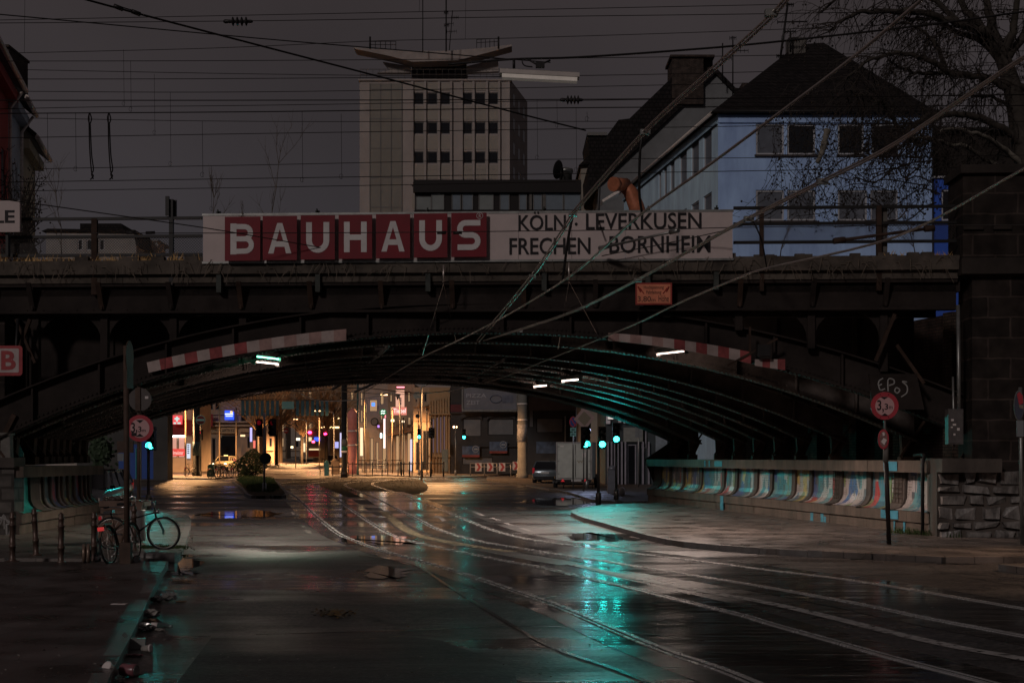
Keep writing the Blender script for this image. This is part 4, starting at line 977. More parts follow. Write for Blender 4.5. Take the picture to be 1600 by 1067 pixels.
def sapling(x, y0, h, seed, label, n=9, off=.2):
    random.seed(seed); b = NP.px(x, y0, off); t = thing('sapling', label, 'shrub', tuple(b), 'bare saplings on the parapet')
    mb = MB()
    def grow(p, d, l_, r, dep):
        pts = [p]; 
        for k in range(4): d = (d+Vector((random.uniform(-.2, .2), random.uniform(-.2, .2), .05))).normalized(); pts.append(pts[-1]+d*l_/4)
        mb.tube(pts, r, 4, r1=r*.5)
        if dep:
            for k in range(n): q = random.randint(1, 4); grow(pts[q], (d+Vector((random.uniform(-.8, .8), random.uniform(-.4, .4), random.uniform(0, .5)))).normalized(), l_*random.uniform(.3, .5), r*.5, dep-1)
    grow(b, Vector((random.uniform(-.1, .1), 0, 1)), h, .014, 2); mb.build('stem', tw, t, fix=False)
sapling(335, 405, 1.5, 1, 'bare sapling in front of the left end of the advert board'); sapling(405, 404, 2.5, 2, 'tall thin bare sapling rising above the letter B tile', 7, -.6)
sapling(85, 404, 1.7, 3, 'bare sapling behind the left railing beside the lettered sign', 8, -.5); sapling(372, 408, .9, 6, 'short bare twiggy sapling over the first red tile')
sapling(1438, 402, 1.2, 4, 'bare sapling behind the right railing beside the pier', 8, -.4); sapling(1222, 400, .8, 5, 'short bare sapling by the right end of the advert board', 6, -.3)
# yellow high voltage sign
t = thing('warning_sign', 'small orange high voltage sign under the advert board', 'sign', tuple(NP.px(1022, 475)))
HV = on(NP, .36); r = HV.rpx(993, 442, 1050, 476)
mb = MB(); HV.slab(mb, r, -.03, 0); mb.build('plate', mat('sign_red', (.30, .05, .04), .5, 0, .25, 4), t)
mb = MB(); HV.slab(mb, HV.rpx(995.5, 444.5, 1047.5, 473.5), .002, .006); mb.build('face', mat('sign_orange', (.62, .21, .12), .5, 0, .2, 3), t)
for s_, rc in (('Hochspannung', (1006, 446.5, 1037, 453)), ('Fahrleitung', (1010, 454, 1033, 461)), ('3,80', (996.5, 463, 1017, 472.5)), ('m', (1018, 467.5, 1024, 471)), ('Höhe', (1029, 461.5, 1045, 471.5))): text(s_, HV, HV.rpx(*rc), inkm, t, 'lettering', .008, .003)
for x0, sg in ((1001, 1), (1041, -1)):
    mb = MB(); mb.tube([HV.px(x0-4*sg, 448, .01), HV.px(x0+0*sg, 456, .01), HV.px(x0-1*sg, 450.5, .012), HV.px(x0+5*sg, 459, .01)], .022, 4, r1=.012); mb.build('lightning_mark', mat('sign_red'), t)
mb = MB(); HV.slab(mb, HV.rpx(1000, 440, 1006, 478), -.36, -.03); HV.slab(mb, HV.rpx(1036, 440, 1042, 478), -.36, -.03); mb.build('bracket', blackm, t)
# B sign and LE sign at the left edge
def rrect(pl, x0, y0, x1, y1, r, o0, o1, m, name, parent):
    pts = []
    for cx_, cy_, a0_ in ((x1-r, y0+r, 0), (x0+r, y0+r, 90), (x0+r, y1-r, 180), (x1-r, y1-r, 270)):
        for k in range(5): a = R(a0_+22.5*k); pts.append((cx_+r*math.cos(a), cy_-r*math.sin(a)))
    mb = MB(); pl.slabpx(mb, pts, o0, o1); return mb.build(name, m, parent)
BP5 = on(NP, .5); t = thing('route_sign', 'white sign with red border and red letter B at the left edge', 'sign', tuple(NP.px(12, 586, .5)))
rrect(BP5, -16, 540, 35, 587, 5, -.02, 0, mat('sign_red2', (.30, .045, .05), .5, 0, .25, 4), 'plate', t); rrect(BP5, -11, 544.5, 29.5, 582, 2, .002, .006, mat('sign_white_dull', (.40, .33, .32), .55, 0, .2, 4), 'face', t)
text('B', BP5, BP5.rpx(2, 548, 25, 578), mat('sign_red2'), t, 'lettering', .008, .004, .03)
mb = MB(); mb.tube([NP.px(33, 590, .4), NP.px(38, 500, .4)], .04, 6); NP.slabpx(mb, [(0, 555), (36, 555), (36, 560), (0, 560)], .38, .48); mb.build('bracket', blackm, t)
t = thing('lettered_sign', 'white sign board with black letters LE cut by the left frame edge', 'sign', tuple(NP.px(-20, 364, .6)))
r = BP5.rpx(-130, 315.5, 32, 363); mb = MB(); BP5.slab(mb, r, -.05, .05); mb.build('panel', boardm, t)
text('LE', BP5, BP5.rpx(-8, 329.5, 24.5, 349), inkm, t, 'lettering', .052, .004, .025)
mb = MB(); NP.slab(mb, NP.rpx(-90, 316, -84, 404), .3, .44); NP.slab(mb, NP.rpx(20, 364, 24, 404), .3, .44); mb.build('bracket', blackm, t)
# ================================================================== BUILDINGS BEHIND THE BRIDGE
bluewall = mat('blue_render', (.37, .53, .92), .8, 0, .32, .7, stretch=(1, 1, .3)); bluelit = mat('lit_blue_render', (.52, .70, .88), .8, 0, .3, .7, stretch=(1, 1, .3))  # lamp glow on the side wall is put into its paler blue
deepblue = mat('deep_blue_render', (.045, .12, .55), .7, 0, .15, .6)
towerm = mat('tower_stone', (.34, .30, .28), .8, 0, .15, .3); towerp = mat('tower_panel', (.22, .205, .18), .7, 0, .15, .25); beigep = mat('spandrel_beige', (.30, .27, .235), .7, 0, .1, .5)
roofm = brick('black_roof_tiles', (.022, .018, .018), (.014, .012, .012), (.008, .007, .007), .3, .28, .03, .7, .8)
greywall = mat('grey_render', (.17, .175, .18), .85, 0, .35, .35); framew = mat('window_frame_white', (.42, .42, .44), .5, 0, 0)
framegrey = mat('window_frame_grey', (.16, .155, .15), .5, 0, 0); chimb = brick('chimney_brick', (.085, .06, .05), (.06, .045, .04), (.04, .035, .03), .26, .08, .012)
# --- office tower
TP = FP(180); U = lambda x: TP.u(x); Z = lambda y: TP.uz(700, y)[1]
cols = [(647, 662), (668, 683.5), (689, 703.5), (723.5, 738), (743, 758.5), (763.5, 778.5)]
rows = []
k = 0
while Z(145+46*k) > 6: rows.append((145+46*k, 163.5+46*k)); k += 1
holes = [(U(a), Z(d), U(b), Z(c)) for (a, b) in cols for (c, d) in rows[:5]]
tw_ = house('office_tower', 'tall pale concrete office tower with winged roof canopy and dark window bays', 'building', TP, (U(562), 0, U(796), Z(127)), 17, holes, towerm)
for h in holes: window(TP, h, tw_, framegrey, glass, .09, 0, off=-.16)
mb = MB(); TP.slab(mb, (U(578), Z(560), U(628), Z(131)), .02, .05)
for i in range(3):
    for j in range(14): TP.slab(mb, (U(578.6+16.5*i), Z(141+46*j)-7.3*.0+.05, U(594.4+16.5*i), Z(141+46*j)), .05, .051)
mb.build('curtain_wall', towerp, tw_)
mb = MB()
for i in range(4): TP.slab(mb, (U(578+16.6*i)-.05, Z(560), U(578+16.6*i)+.05, Z(131)), .05, .13)
for j in range(10): TP.slab(mb, (U(578), Z(140+46*j)-.05, U(628), Z(140+46*j)+.05), .05, .1)
mb.build('panel_joints', framegrey, tw_)
mb = MB()
for a, b in ((644, 705), (721, 780)):
    for j in range(6): TP.slab(mb, (U(a), Z(142+46*j), U(b), Z(128+46*j+(0 if j else 2))), .0, .06); TP.slab(mb, (U(a), Z(173.4+46*j), U(b), Z(166+46*j)), .0, .03)
mb.build('spandrel_panel', beigep, tw_)
mb = MB()
for x in (644.5, 664.5, 686, 705, 721.5, 740, 761, 780): TP.slab(mb, (U(x)-.14, Z(290), U(x)+.14, Z(128)), .0, .35)
mb.build('fin', towerm, tw_)
mb = MB()   # side wing facing right, lower parapet
SPl = Plane((U(796.5)-1, 179.9), (24/2165*192, 192))
zz = SPl.uz(800, 128)[1]
mb.slab([SPl.p(0, 0, 0), SPl.p(SPl.L, 0, 0), SPl.p(SPl.L, 0, -3), SPl.p(0, 0, -3)], (0, 0, 1), zz); mb.build('side_wall', towerm, tw_)
for j in range(4):
    for a in (.22, .5, .78):
        mb = MB(); u = SPl.L*a; z1 = zz-1.4-3.2*j; SPl.slab(mb, (u-.6, z1-1.5, u+.6, z1), .0, .02); mb.build('window', glass, tw_)
mb = MB(); TP.slab(mb, (U(560), Z(127), U(800), Z(124.5)), -17, .25); mb.build('parapet', towerm, tw_)
mb = MB()
for i in range(25): x = lerp(563, 800, i/24); mb.tube([TP.p(U(x), Z(125), .1), TP.p(U(x), Z(109), .1)], .025, 4)
for y in (109, 117): mb.tube([TP.p(U(563), Z(y), .1), TP.p(U(800), Z(y), .1)], .04, 4)
mb.build('terrace_railing', mat('pale_steel', (.12, .11, .10)), tw_)
mb = MB(); TP.slab(mb, (U(641), Z(124.5), U(728), Z(92)), -7, -2.7); mb.build('penthouse', mat('dark_cladding', (.05, .045, .045), .6, 0, .2, 1), tw_)
for x in (654, 668.5, 683, 697): mb = MB(); TP.slab(mb, (U(x), Z(106), U(x+13), Z(93.5)), -2.7, -2.6); mb.build('penthouse_window', glass, tw_)
mb = MB(); prof = [(553, 76), (577, 78.5), (640, 82), (700, 82), (760, 77), (800, 72), (800, 74.5), (765, 84), (716, 96.5), (645, 99), (610, 90), (556, 79)]
TP.slabpx(mb, prof, -2.2, .6); mb.build('roof_canopy', mat('canopy_wood', (.32, .28, .26), .7, 0, .25, .6), tw_)
mb = MB(); TP.slabpx(mb, [(587, 108), (607, 104), (596, 91), (640, 98), (642, 108)], -2.6, -1.8); mb.build('roof_wing', mat('canopy_wood'), tw_); mb = MB(); TP.slabpx(mb, [(728, 108), (728, 98), (778, 86), (779, 106)], -2.6, -1.8); mb.build('roof_wing', mat('canopy_wood'), tw_)
mb = MB()
for x0, x1 in ((579, 619), (745, 779)):
    for i in range(6): x = lerp(x0, x1, i/5); yb = 80 if x < 700 else 77; mb.tube([TP.px(x, yb, .5), TP.px(x, yb-13, .5)], .04, 4)
    for q in (13, 8): mb.tube([TP.px(x0, 80-q if x0 < 700 else 77-q, .5), TP.px(x1, 80-q if x0 < 700 else 75-q, .5)], .04, 4)
for x in (579, 779): mb.tube([TP.px(x, 79, .6), TP.px(x, 60, .6)], .12, 6)
mb.build('roof_railing', blackm, tw_)
def antenna(name_x, y0, y1, D, label, bars=(), tilt=0, r=.05):
    b = P(name_x, y0, D); t = thing('antenna', label, 'antenna', tuple(b), 'rooftop antennas'); mb = MB()
    mb.tube([P(name_x, y0, D), P(name_x+tilt, y1, D)], r, 5)
    for (y, x0, x1) in bars:
        xx = name_x+tilt*(y0-y)/(y0-y1); mb.tube([P(xx+x0, y, D), P(xx+x1, y-.8, D)], r*.6, 4)
        for k in range(5): q = lerp(x0, x1, k/4); mb.tube([P(xx+q, y-3, D), P(xx+q, y+3, D)], r*.4, 3)
    mb.build('mast', blackm, t, fix=False)
antenna(660.5, 81, -8, 178, 'single thin mast on the tower roof left of the tall lattice mast', (), 0, .07)
antenna(697, 81, -30, 178, 'tallest mast on the tower roof', ((20, -3, 3), (40, -3, 4)), 0, .10)
antenna(702, 79, 17, 177, 'leaning aerial with three short arms beside the tallest tower mast', ((28, -1, 10), (38, -8, 3), (50, -6, 9)), 5, .06)
# --- dark low building with lit blinds
BP = FP(95)
db = thing('flat_roof_building', 'low black flat roofed building with pale window panels above the advert board', 'building', tuple(BP.px(780, 420)))
mb = MB(); BP.slab(mb, BP.rpx(648, 281, 908, 470), -8, 0); BP.slab(mb, BP.rpx(646, 286, 908, 302), 0, .35); mb.build('wall', mat('black_cladding', (.016, .013, .013), .6, 0, .2, 1), db)
pan = mat('window_panel_pale', (.20, .215, .21), .5, 0, .15, .8); panb = mat('window_panel_blue', (.15, .18, .21), .5, 0, .15, .8)
for x0, x1, m_ in [(651, 673, pan), (675, 693, pan), (707, 719, panb), (723, 738, panb), (749, 770, pan), (782, 795, panb), (812, 822, panb), (834, 846, panb), (853, 879, panb), (882, 906, panb)]:
    mb = MB(); BP.slab(mb, BP.rpx(x0, 303 if x0 > 660 else 308, x1, 328), 0, .05); w_ = mb.build('window', m_, db)
    mb = MB(); r = BP.rpx(x0, 303 if x0 > 660 else 308, x1, 328)
    for q in ((r[0]-.05, r[1], r[0], r[3]), (r[2], r[1], r[2]+.05, r[3])): BP.slab(mb, q, 0, .09)
    mb.build('frame', framegrey, w_)
mb = MB()
for x in (829, 850): BP.slab(mb, BP.rpx(x-2, 300, x+2, 328), 0, .12)
mb.build('post', mat('pale_steel'), db)
t = thing('satellite_dish', 'dark round satellite dish on the roof of the low black building', 'satellite dish', tuple(BP.px(876, 281, -.5)))
mb = MB(); c = BP.px(872, 263, -.5); mb.lathe([(.01, .12), (.34, .10), (.62, .03), (.66, 0), (.62, -.02), (.30, .05), (.01, .07)], c, 18, 0, (.75, -.45, -.2)); mb.build('dish', blackm, t)
mb = MB(); mb.tube([BP.px(877, 281, -.5), BP.px(877, 266, -.4), c+Vector((.1, .1, 0))], .04, 6); mb.tube([c+Vector((0, 0, -.4)), c+Vector((.6, -.5, -.1))], .02, 5); mb.build('bracket', blackm, t)
t = thing('roof_vent', 'pale roof vent drum beside the satellite dish', 'vent', tuple(BP.px(884, 281, -1))); mb = MB(); mb.lathe([(.45, 0), (.45, .75), (.55, .78), (.5, 1.0), (.05, 1.15)], BP.px(885, 281, -1.4), 14); mb.build('drum', greym, t)
# --- blue corner house
BH = FP(75); hx = lambda x0, y0, x1, y1: BH.rpx(x0, y0, x1, y1)
wins = [(1181, 194, 1225, 242), (1230, 194, 1274, 242), (1309, 194, 1350, 242), (1362, 194, 1404, 242), (1181, 297, 1225, 345), (1230, 297, 1274, 345), (1309, 297, 1355, 345), (1360, 297, 1403, 345), (1181, 400, 1225, 448), (1309, 400, 1355, 448)]
hol = [hx(*w_) for w_ in wins]
bh = house('corner_house', 'blue corner house with black hipped roof and white framed windows', 'house', BH, hx(1122, 178, 1458, 702+2.2*F/75), 12, hol, bluewall)
for i, h in enumerate(hol): window(BH, h, bh, framew, glass if i in (2, 3, 1) else glass2, .10, 0, sill=mat('sill_dark', (.06, .05, .05), .6, 0, 0))
c0 = BH.p(BH.u(1122), 0, 0); SD = Plane((c0.x, c0.y+.001), (7.96, 98.5))
ez = BH.uz(1122, 178)[1]
mb = MB(); sh = []
zt1, zb1 = SD.uz(1106, 202)[1], SD.uz(1106, 257)[1]
for x0, x1 in ((1099, 1112), (1080, 1092), (1062, 1073), (1047, 1054), (1037, 1042), (1029, 1033)):
    a, b = sorted((SD.u(x0), SD.u(x1)))
    for q in (0, 1, 2): sh.append((a, zb1-3.6*q, b, zt1-3.6*q))
wallgrid(mb, SD, (.02, 0, SD.L, ez), sh, .22); mb.build('side_wall', bluelit, bh, fix=False)
for h in sh: window(SD, h, bh, framew, glass2, .07, 0)
mb = MB()
for k in range(3): a = .03; SD.slab(mb, (a, ez-.55-.0*k, SD.L, ez-.4), 0, .12)
mb.build('side_cornice', bluelit, bh)
mb = MB(); BH.slab(mb, (BH.u(1122), ez-.5, BH.u(1458), ez-.12), 0, .10); mb.build('front_cornice', bluewall, bh)
mb = MB(); fl_, fr_ = P(1112, 176, 74.6), P(1464, 173, 74.6); bl_, brr = Vector((SD.p(SD.L, 0).x-.3, 98, ez)), Vector((fr_.x, 98, ez)); fl_.z = fr_.z = ez+.02
r1, r2 = P(1246, 70, 84), P(1287, 67, 84)
vs = [fl_, fr_, brr, bl_, r1, r2]; mb.add(vs, [(0, 1, 5, 4), (1, 2, 5), (2, 3, 4, 5), (3, 0, 4), (0, 3, 2, 1)])
rf = mb.build('roof', roofm, bh)
mb = MB(); mb.box(P(1243, 82, 83), (1.0, 1.0, 1.5)); mb.build('chimney', mat('pale_steel'), rf)
gut = mat('zinc_gutter', (.75, .66, .60), .35, .1, .3, 6)
mb = MB(); mb.tube([SD.p(0, ez+.02, .35), SD.p(SD.L, ez+.02, .35)], .10, 6); mb.build('gutter', gut, bh)
mb = MB(); mb.tube([BH.p(BH.u(1112), ez+.02, .45), BH.p(BH.u(1464), ez+.02, .45)], .09, 6); mb.tube([BH.p(BH.u(1456), ez, .2), BH.p(BH.u(1456), 2, .2)], .05, 6); mb.build('gutter', blackm, bh)
# --- grey gabled house behind
GP_ = FP(101); gh = thing('gabled_house', 'grey gabled house with long black roof and square brick chimney behind the blue house', 'house', tuple(GP_.px(1050, 760)))
mb = MB(); GP_.slabpx(mb, [(1117, 113), (1152, 147), (1160, 500), (935, 500), (935, 276)], -10, 0); mb.build('wall', greywall, gh)
mb = MB(); GP_.slabpx(mb, [(1119, 109), (1048, 124), (983, 187), (966, 189), (949, 212), (918, 262), (920, 300), (940, 286), (1060, 172), (1117, 117), (1150, 150), (1156, 147)], -10, .3); rf = mb.build('roof', roofm, gh)
mb = MB(); GP_.slab(mb, GP_.rpx(1049, 93, 1098, 165), -2.5, .4); GP_.slab(mb, GP_.rpx(1098, 92, 1115, 140), -2.7, -.4); GP_.slab(mb, GP_.rpx(1046, 89, 1115, 93), -2.8, .55); mb.build('chimney', chimb, rf)
mb = MB(); GP_.slab(mb, GP_.rpx(1174, 107, 1200, 140), -6, -4); mb.build('chimney', chimb, rf)
mb = MB(); GP_.slabpx(mb, [(1120, 112), (1200, 118), (1300, 130), (1300, 200), (1152, 150)], -9, -4); mb.build('rear_roof', roofm, rf)
antenna(1145, 150, 57, 99, 'rooftop aerial with crossbars right of the brick chimney', ((60, -5, 5), (80, 0, 24)), 0, .05)
antenna(1129, 130, 68, 100, 'plain short aerial mast just right of the brick chimney', ((92, -2, 14),), 0, .05)
antenna(1217, 107, 5, 82, 'tall leaning aerial with a comb shaped arm on the blue house roof', ((35, -12, 34), (8, -2, 9), (88, -6, 4)), 14, .07)
antenna(1235, 82, 49, 82, 'short aerial on the pale chimney of the blue house', ((50, -8, 8), (64, -2, 14)), 0, .06)
# --- narrow pale house with lit windows, orange duct
NH = FP(108); nh_h = [NH.rpx(925, 288, 933, 330), NH.rpx(936, 286, 948, 330), NH.rpx(978, 268, 986, 325), NH.rpx(960, 255, 967, 280)]
nh = house('narrow_house', 'narrow pale house with brownish windows left of the grey gabled house', 'house', NH, NH.rpx(908, 252, 1000, 740), 8, nh_h, mat('pale_render', (.28, .25, .21), .8, 0, .2, .5))
for h in nh_h: window(NH, h, nh, framegrey, glass, .08, 0)
mb = MB(); NH.slabpx(mb, [(904, 260), (925, 240), (935, 250), (1000, 215), (1000, 250), (925, 258)], -8, .4); NH.slabpx(mb, [(918, 205), (950, 207), (950, 250), (925, 250)], -8, -1); mb.build('roof', roofm, nh)
mb = MB(); NH.slab(mb, NH.rpx(919, 203, 950, 208), -7, -.8); mb.build('dormer_ledge', framegrey, nh)
t = thing('exhaust_duct', 'orange curved exhaust duct rising behind the advert board', 'duct', tuple(P(985, 330, 88)))
mb = MB(); mb.tube([P(1000, 345, 88), P(994, 322, 88), P(985, 300, 88), P(975, 290, 88)], [.55, .5, .46, .42], 12); mb.build('pipe', mat('orange_duct', (.40, .14, .075), .5, .2, .3, 4), t)
mb = MB(); mb.cyl(P(978, 289, 88), P(958, 288, 87), .42, .42, 14); mb.cyl(P(962, 288.2, 87.2), P(958, 288, 87), .46, .46, 14); mb.build('duct_mouth', mat('orange_duct'), t)
t = thing('awning', 'small lit slatted awning left of the orange duct', 'awning', tuple(P(950, 318, 95))); mb = MB(); FP(95).slabpx(mb, [(939, 316), (965, 300), (967, 304), (941, 319)], -1, .8); mb.build('sheet', gut, t)
# --- dark building and deep blue wall at right
QP = FP(74.6); dk_ = thing('dark_house', 'black creeper covered house right of the blue corner house', 'house', tuple(QP.px(1560, 770)))
mb = MB(); QP.slab(mb, QP.rpx(1461, 196, 1760, 765), -12, -1.4); mb.build('wall', mat('black_creeper_wall', (.022, .018, .016), .9, 0, .6, 2, 1, 6), dk_)
mb = MB(); QP.slab(mb, QP.rpx(1457, 193, 1765, 197), -10, -.9); mb.build('roof_edge', blackm, dk_)
h_ = [QP.rpx(1471, 296, 1493, 345)]
vb = house('blue_annex', 'deep blue wall with one white framed window between blue house and pier', 'house', QP, QP.rpx(1461, 279, 1560, 765), 1.1, h_, deepblue)
window(QP, h_[0], vb, framew, glass, .1)
mb = MB(); QP.slab(mb, QP.rpx(1457, 276, 1560, 279), -1.1, .15); mb.build('coping', framew, vb)
# --- receding row at upper left
LP = Plane((-18, 48.8), (-20.6, 61)); le = 15.2
def leftrow(x0, x1, wm, name, label, z1=le, holesx=(), pipe=None):
    u0, u1 = sorted((LP.u(x0), LP.u(x1))); hs = []
    for (a, b) in holesx:
        for q in range(3): ua, ub = sorted((LP.u(a), LP.u(b))); hs.append((ua, 11.0-3.5*q, ub, 12.9-3.5*q))
    r = house(name, label, 'house', LP, (u0, 0, u1, z1), 7, hs, wm)
    for h in hs: window(LP, h, r, framew, glass, .06)
    mb = MB(); mb.slab([LP.p(u0, z1-.05, .55), LP.p(u1, z1-.05, .55), LP.p(u1, z1+3.2, -3.5), LP.p(u0, z1+3.2, -3.5)], LP.n*.3+Vector((0, 0, .95)), .2); mb.build('roof', roofm, r)
    mb = MB(); mb.tube([LP.p(u0, z1+.0, .62), LP.p(u1, z1+.0, .62)], .09, 6); mb.build('gutter', gut, r)
    mb = MB(); LP.slab(mb, (u0, z1-.45, u1, z1-.1), 0, .35); mb.build('cornice', wm, r)
    if pipe: mb = MB(); u = LP.u(pipe); mb.tube([LP.p(u, z1-.1, .5), LP.p(u-.4, z1-.8, .15), LP.p(u-.4, 0, .12)], .06, 6); mb.build('downpipe', gut, r)
leftrow(-70, 13, mat('red_render', (.55, .09, .08), .7, 0, .2, .6), 'red_house', 'dark red rendered house front at the upper left edge', le+.1, ((2, 8),), 12)
leftrow(13.3, 31, mat('blue_white_render', (.60, .65, .72), .8, 0, .15, .6), 'pale_house', 'pale bluish house with vertical bands next to the red house', le-.1, ((17, 20), (24, 27)), 30)
leftrow(31.3, 55, mat('beige_render', (.60, .52, .38), .8, 0, .2, .6), 'beige_house', 'beige house at the far end of the upper left row', le-.9, ((36, 39), (44, 47)))
t = thing('chimney', 'black chimney block rising above the red house roof', 'chimney', tuple(P(5, 125, 51))); mb = MB(); FP(51).slab(mb, FP(51).rpx(-30, 73, 14, 135), -2, 0); FP(51).slab(mb, FP(51).rpx(-32, 71, 15.5, 75), -2.1, .1); mb.build('stack', chimb, t)
LB = FP(135); hs = [LB.rpx(a, 374, b, 391) for a, b in ((121, 129), (135, 146), (155, 163))]
lb = house('low_house', 'low pale house with three dark windows seen over the left railing', 'house', LB, LB.rpx(72, 362, 213, 736), 3, hs, mat('pale_render2', (.30, .29, .28), .8, 0, .2, .6))
for h in hs: window(LB, h, lb, framew, glass, .08)
mb = MB(); LB.slabpx(mb, [(66, 362), (76, 358), (212, 360), (219, 385), (214, 385), (210, 364)], -7, .3); LB.slabpx(mb, [(115, 359), (115, 344), (180, 344), (187, 360)], -6, -2); mb.build('roof', roofm, lb)
t = thing('annex_block', 'plain pale block right of the low house behind the left railing', 'building', tuple(P(232, 735, 140))); mb = MB(); FP(140).slab(mb, FP(140).rpx(214, 378, 247, 736), -3, 0); mb.build('wall', mat('pale_render2'), t); mb = MB(); FP(140).slab(mb, FP(140).rpx(213, 375, 248, 378), -5, .2); mb.build('coping', framegrey, t)

# ================================================================== TREES
barkm = mat('tree_bark', (.045, .038, .032), .9, 0, .45, 3, .8, 9); barkl = mat('pale_bark', (.20, .18, .15), .9, 0, .5, 3, .8, 9); twigm = mat('twig', (.032, .026, .023), .9, 0, 0)
def big_tree():
    D = 52; t = thing('plane_tree', 'large bare tree with drooping seed ball twigs at the upper right', 'tree', tuple(P(1640, 790, D)))
    q = lambda x, y, d=0: P(x, y, D+d)
    mb = MB(); mb.tube(cat([q(1655, 800), q(1640, 500), q(1618, 330), q(1600, 240), q(1585, 150), q(1568, 95), q(1553, 62)], 6), [.62-.011*k for k in range(37)], 10); mb.build('trunk', barkm, t)
    limbs = [([(1556, 66), (1535, 48), (1505, 40), (1470, 28), (1430, 18), (1380, 18), (1345, 20), (1318, 30), (1296, 50)], .17, -2), ([(1556, 66), (1520, 30), (1500, 0), (1490, -40)], .2, 1), ([(1560, 70), (1545, 20), (1535, -40)], .24, 0), ([(1568, 80), (1585, 40), (1592, -30)], .22, -1), ([(1572, 90), (1600, 55), (1620, 10)], .2, 1),
             ([(1585, 145), (1560, 128), (1520, 118), (1485, 115), (1455, 96), (1420, 85), (1385, 86), (1350, 100), (1322, 125)], .15, -3), ([(1590, 130), (1540, 70), (1500, 52), (1455, 30), (1420, 30), (1400, 20)], .14, 2),
             ([(1600, 138), (1570, 130), (1530, 120), (1497, 117), (1478, 112)], .17, -1), ([(1478, 112), (1462, 70), (1440, 48), (1412, 34)], .10, -1), ([(1490, 114), (1450, 116), (1415, 108), (1390, 96)], .09, -4),
             ([(1600, 235), (1575, 205), (1530, 185), (1490, 178), (1450, 182), (1425, 200), (1405, 220), (1380, 245)], .16, -4), ([(1408, 212), (1392, 180), (1375, 160), (1345, 148), (1320, 142)], .09, -4), ([(1490, 178), (1440, 192), (1400, 200), (1355, 240)], .08, -5),
             ([(1612, 290), (1580, 240), (1540, 215), (1500, 203), (1470, 205)], .13, -6), ([(1615, 300), (1560, 262), (1510, 232), (1470, 222), (1440, 215), (1410, 215)], .11, -6), ([(1600, 200), (1560, 155), (1520, 152)], .1, 1), ([(1405, 215), (1440, 225), (1455, 222)], .09, -5),
             ([(1553, 62), (1500, 35), (1450, -5), (1380, -20), (1320, -8), (1280, 20)], .13, 0)]
    random.seed(21); li = 0
    tw = MB(); balls = MB()
    for pts, r, dd in limbs:
        pp = cat([P(x, y, D+dd*(i/len(pts))) for i, (x, y) in enumerate(pts)], 5); mb = MB(); n = len(pp)
        pp = [p+Vector((random.uniform(-.04, .04), random.uniform(-.1, .1), random.uniform(-.05, .05))) if 0 < i < n-1 else p for i, p in enumerate(pp)]
        mb.tube(pp, [r*(1-.7*i/(n-1)) for i in range(n)], 7); mb.build('limb', barkl if dd <= -6 else barkm, t)
        for i in range(3, n, 1):
            if pp[i].z > 22: continue
            for _ in range(2 if r > .12 else 3):
                d = Vector((random.uniform(-1, .35), random.uniform(-.8, .8), random.uniform(-.5, .7))).normalized(); p = pp[i]; path = [p]; L = random.uniform(.5, 1.6); rr = random.uniform(.012, .03)
                for k in range(6):
                    d = (d+Vector((random.uniform(-.35, .35), random.uniform(-.3, .3), -.16))).normalized(); path.append(path[-1]+d*L/4)
                tw.tube(path, rr, 3, r1=.008)
                for k in range(2, 7):
                    if random.random() < .8:
                        e = path[k]; d2 = (d+Vector((random.uniform(-1, 1), random.uniform(-1, 1), random.uniform(-1, .4)))).normalized(); e1 = e+d2*.22; e2 = e1+Vector((d2.x*.15, d2.y*.15, -random.uniform(.1, .5)))
                        tw.tube([e, e1, e2], .009, 3, r1=.006)
                        if random.random() < .33: balls.ball(e2, random.uniform(.03, .05), 5)
    o = tw.build('crown_twigs', twigm, t, fix=False); o2 = balls.build('seed_balls', twigm, t, fix=False)
    # hanging twig curtain in front of the blue house
    cu = MB(); cb = MB()
    for k in range(300):
        x = random.uniform(1205, 1475); y = random.uniform(130, 300); p = P(x, y, D-5+random.uniform(-2, 2)); path = [p]; d = Vector((random.uniform(-.5, .5), 0, -.6))
        for j in range(6): d = (d+Vector((random.uniform(-.5, .5), random.uniform(-.2, .2), -.12))).normalized(); path.append(path[-1]+d*random.uniform(.16, .36))
        cu.tube(path, .011, 3, r1=.005)
        for j in range(1, 7):
            e = path[j]; s_ = Vector((random.uniform(-.25, .25), random.uniform(-.2, .2), random.uniform(-.25, .12))); cu.tube([e, e+s_], .007, 3)
            if random.random() < .5: cb.ball(e+s_, random.uniform(.025, .045), 5)
    for k in range(14):
        x0, y0 = random.uniform(1380, 1470), random.uniform(190, 330); pts = [P(x0-i*random.uniform(18, 30), y0+random.uniform(-14, 14)+i*4, D-5) for i in range(6)]
        cu.tube(cat(pts, 3), .028, 4, r1=.010)
    cu.build('hanging_twigs', twigm, t, fix=False); cb.build('hanging_seed_balls', twigm, t, fix=False)
    mb = MB(); mb.tube(cat([P(1293, 202, 46), P(1289, 218, 46), P(1285, 235, 46), P(1277, 255, 46)], 4), [.10, .13, .09, .11, .08, .12, .10, .12, .09, .10, .07, .09, .06], 7); mb.build('limb', barkl, t)
big_tree()
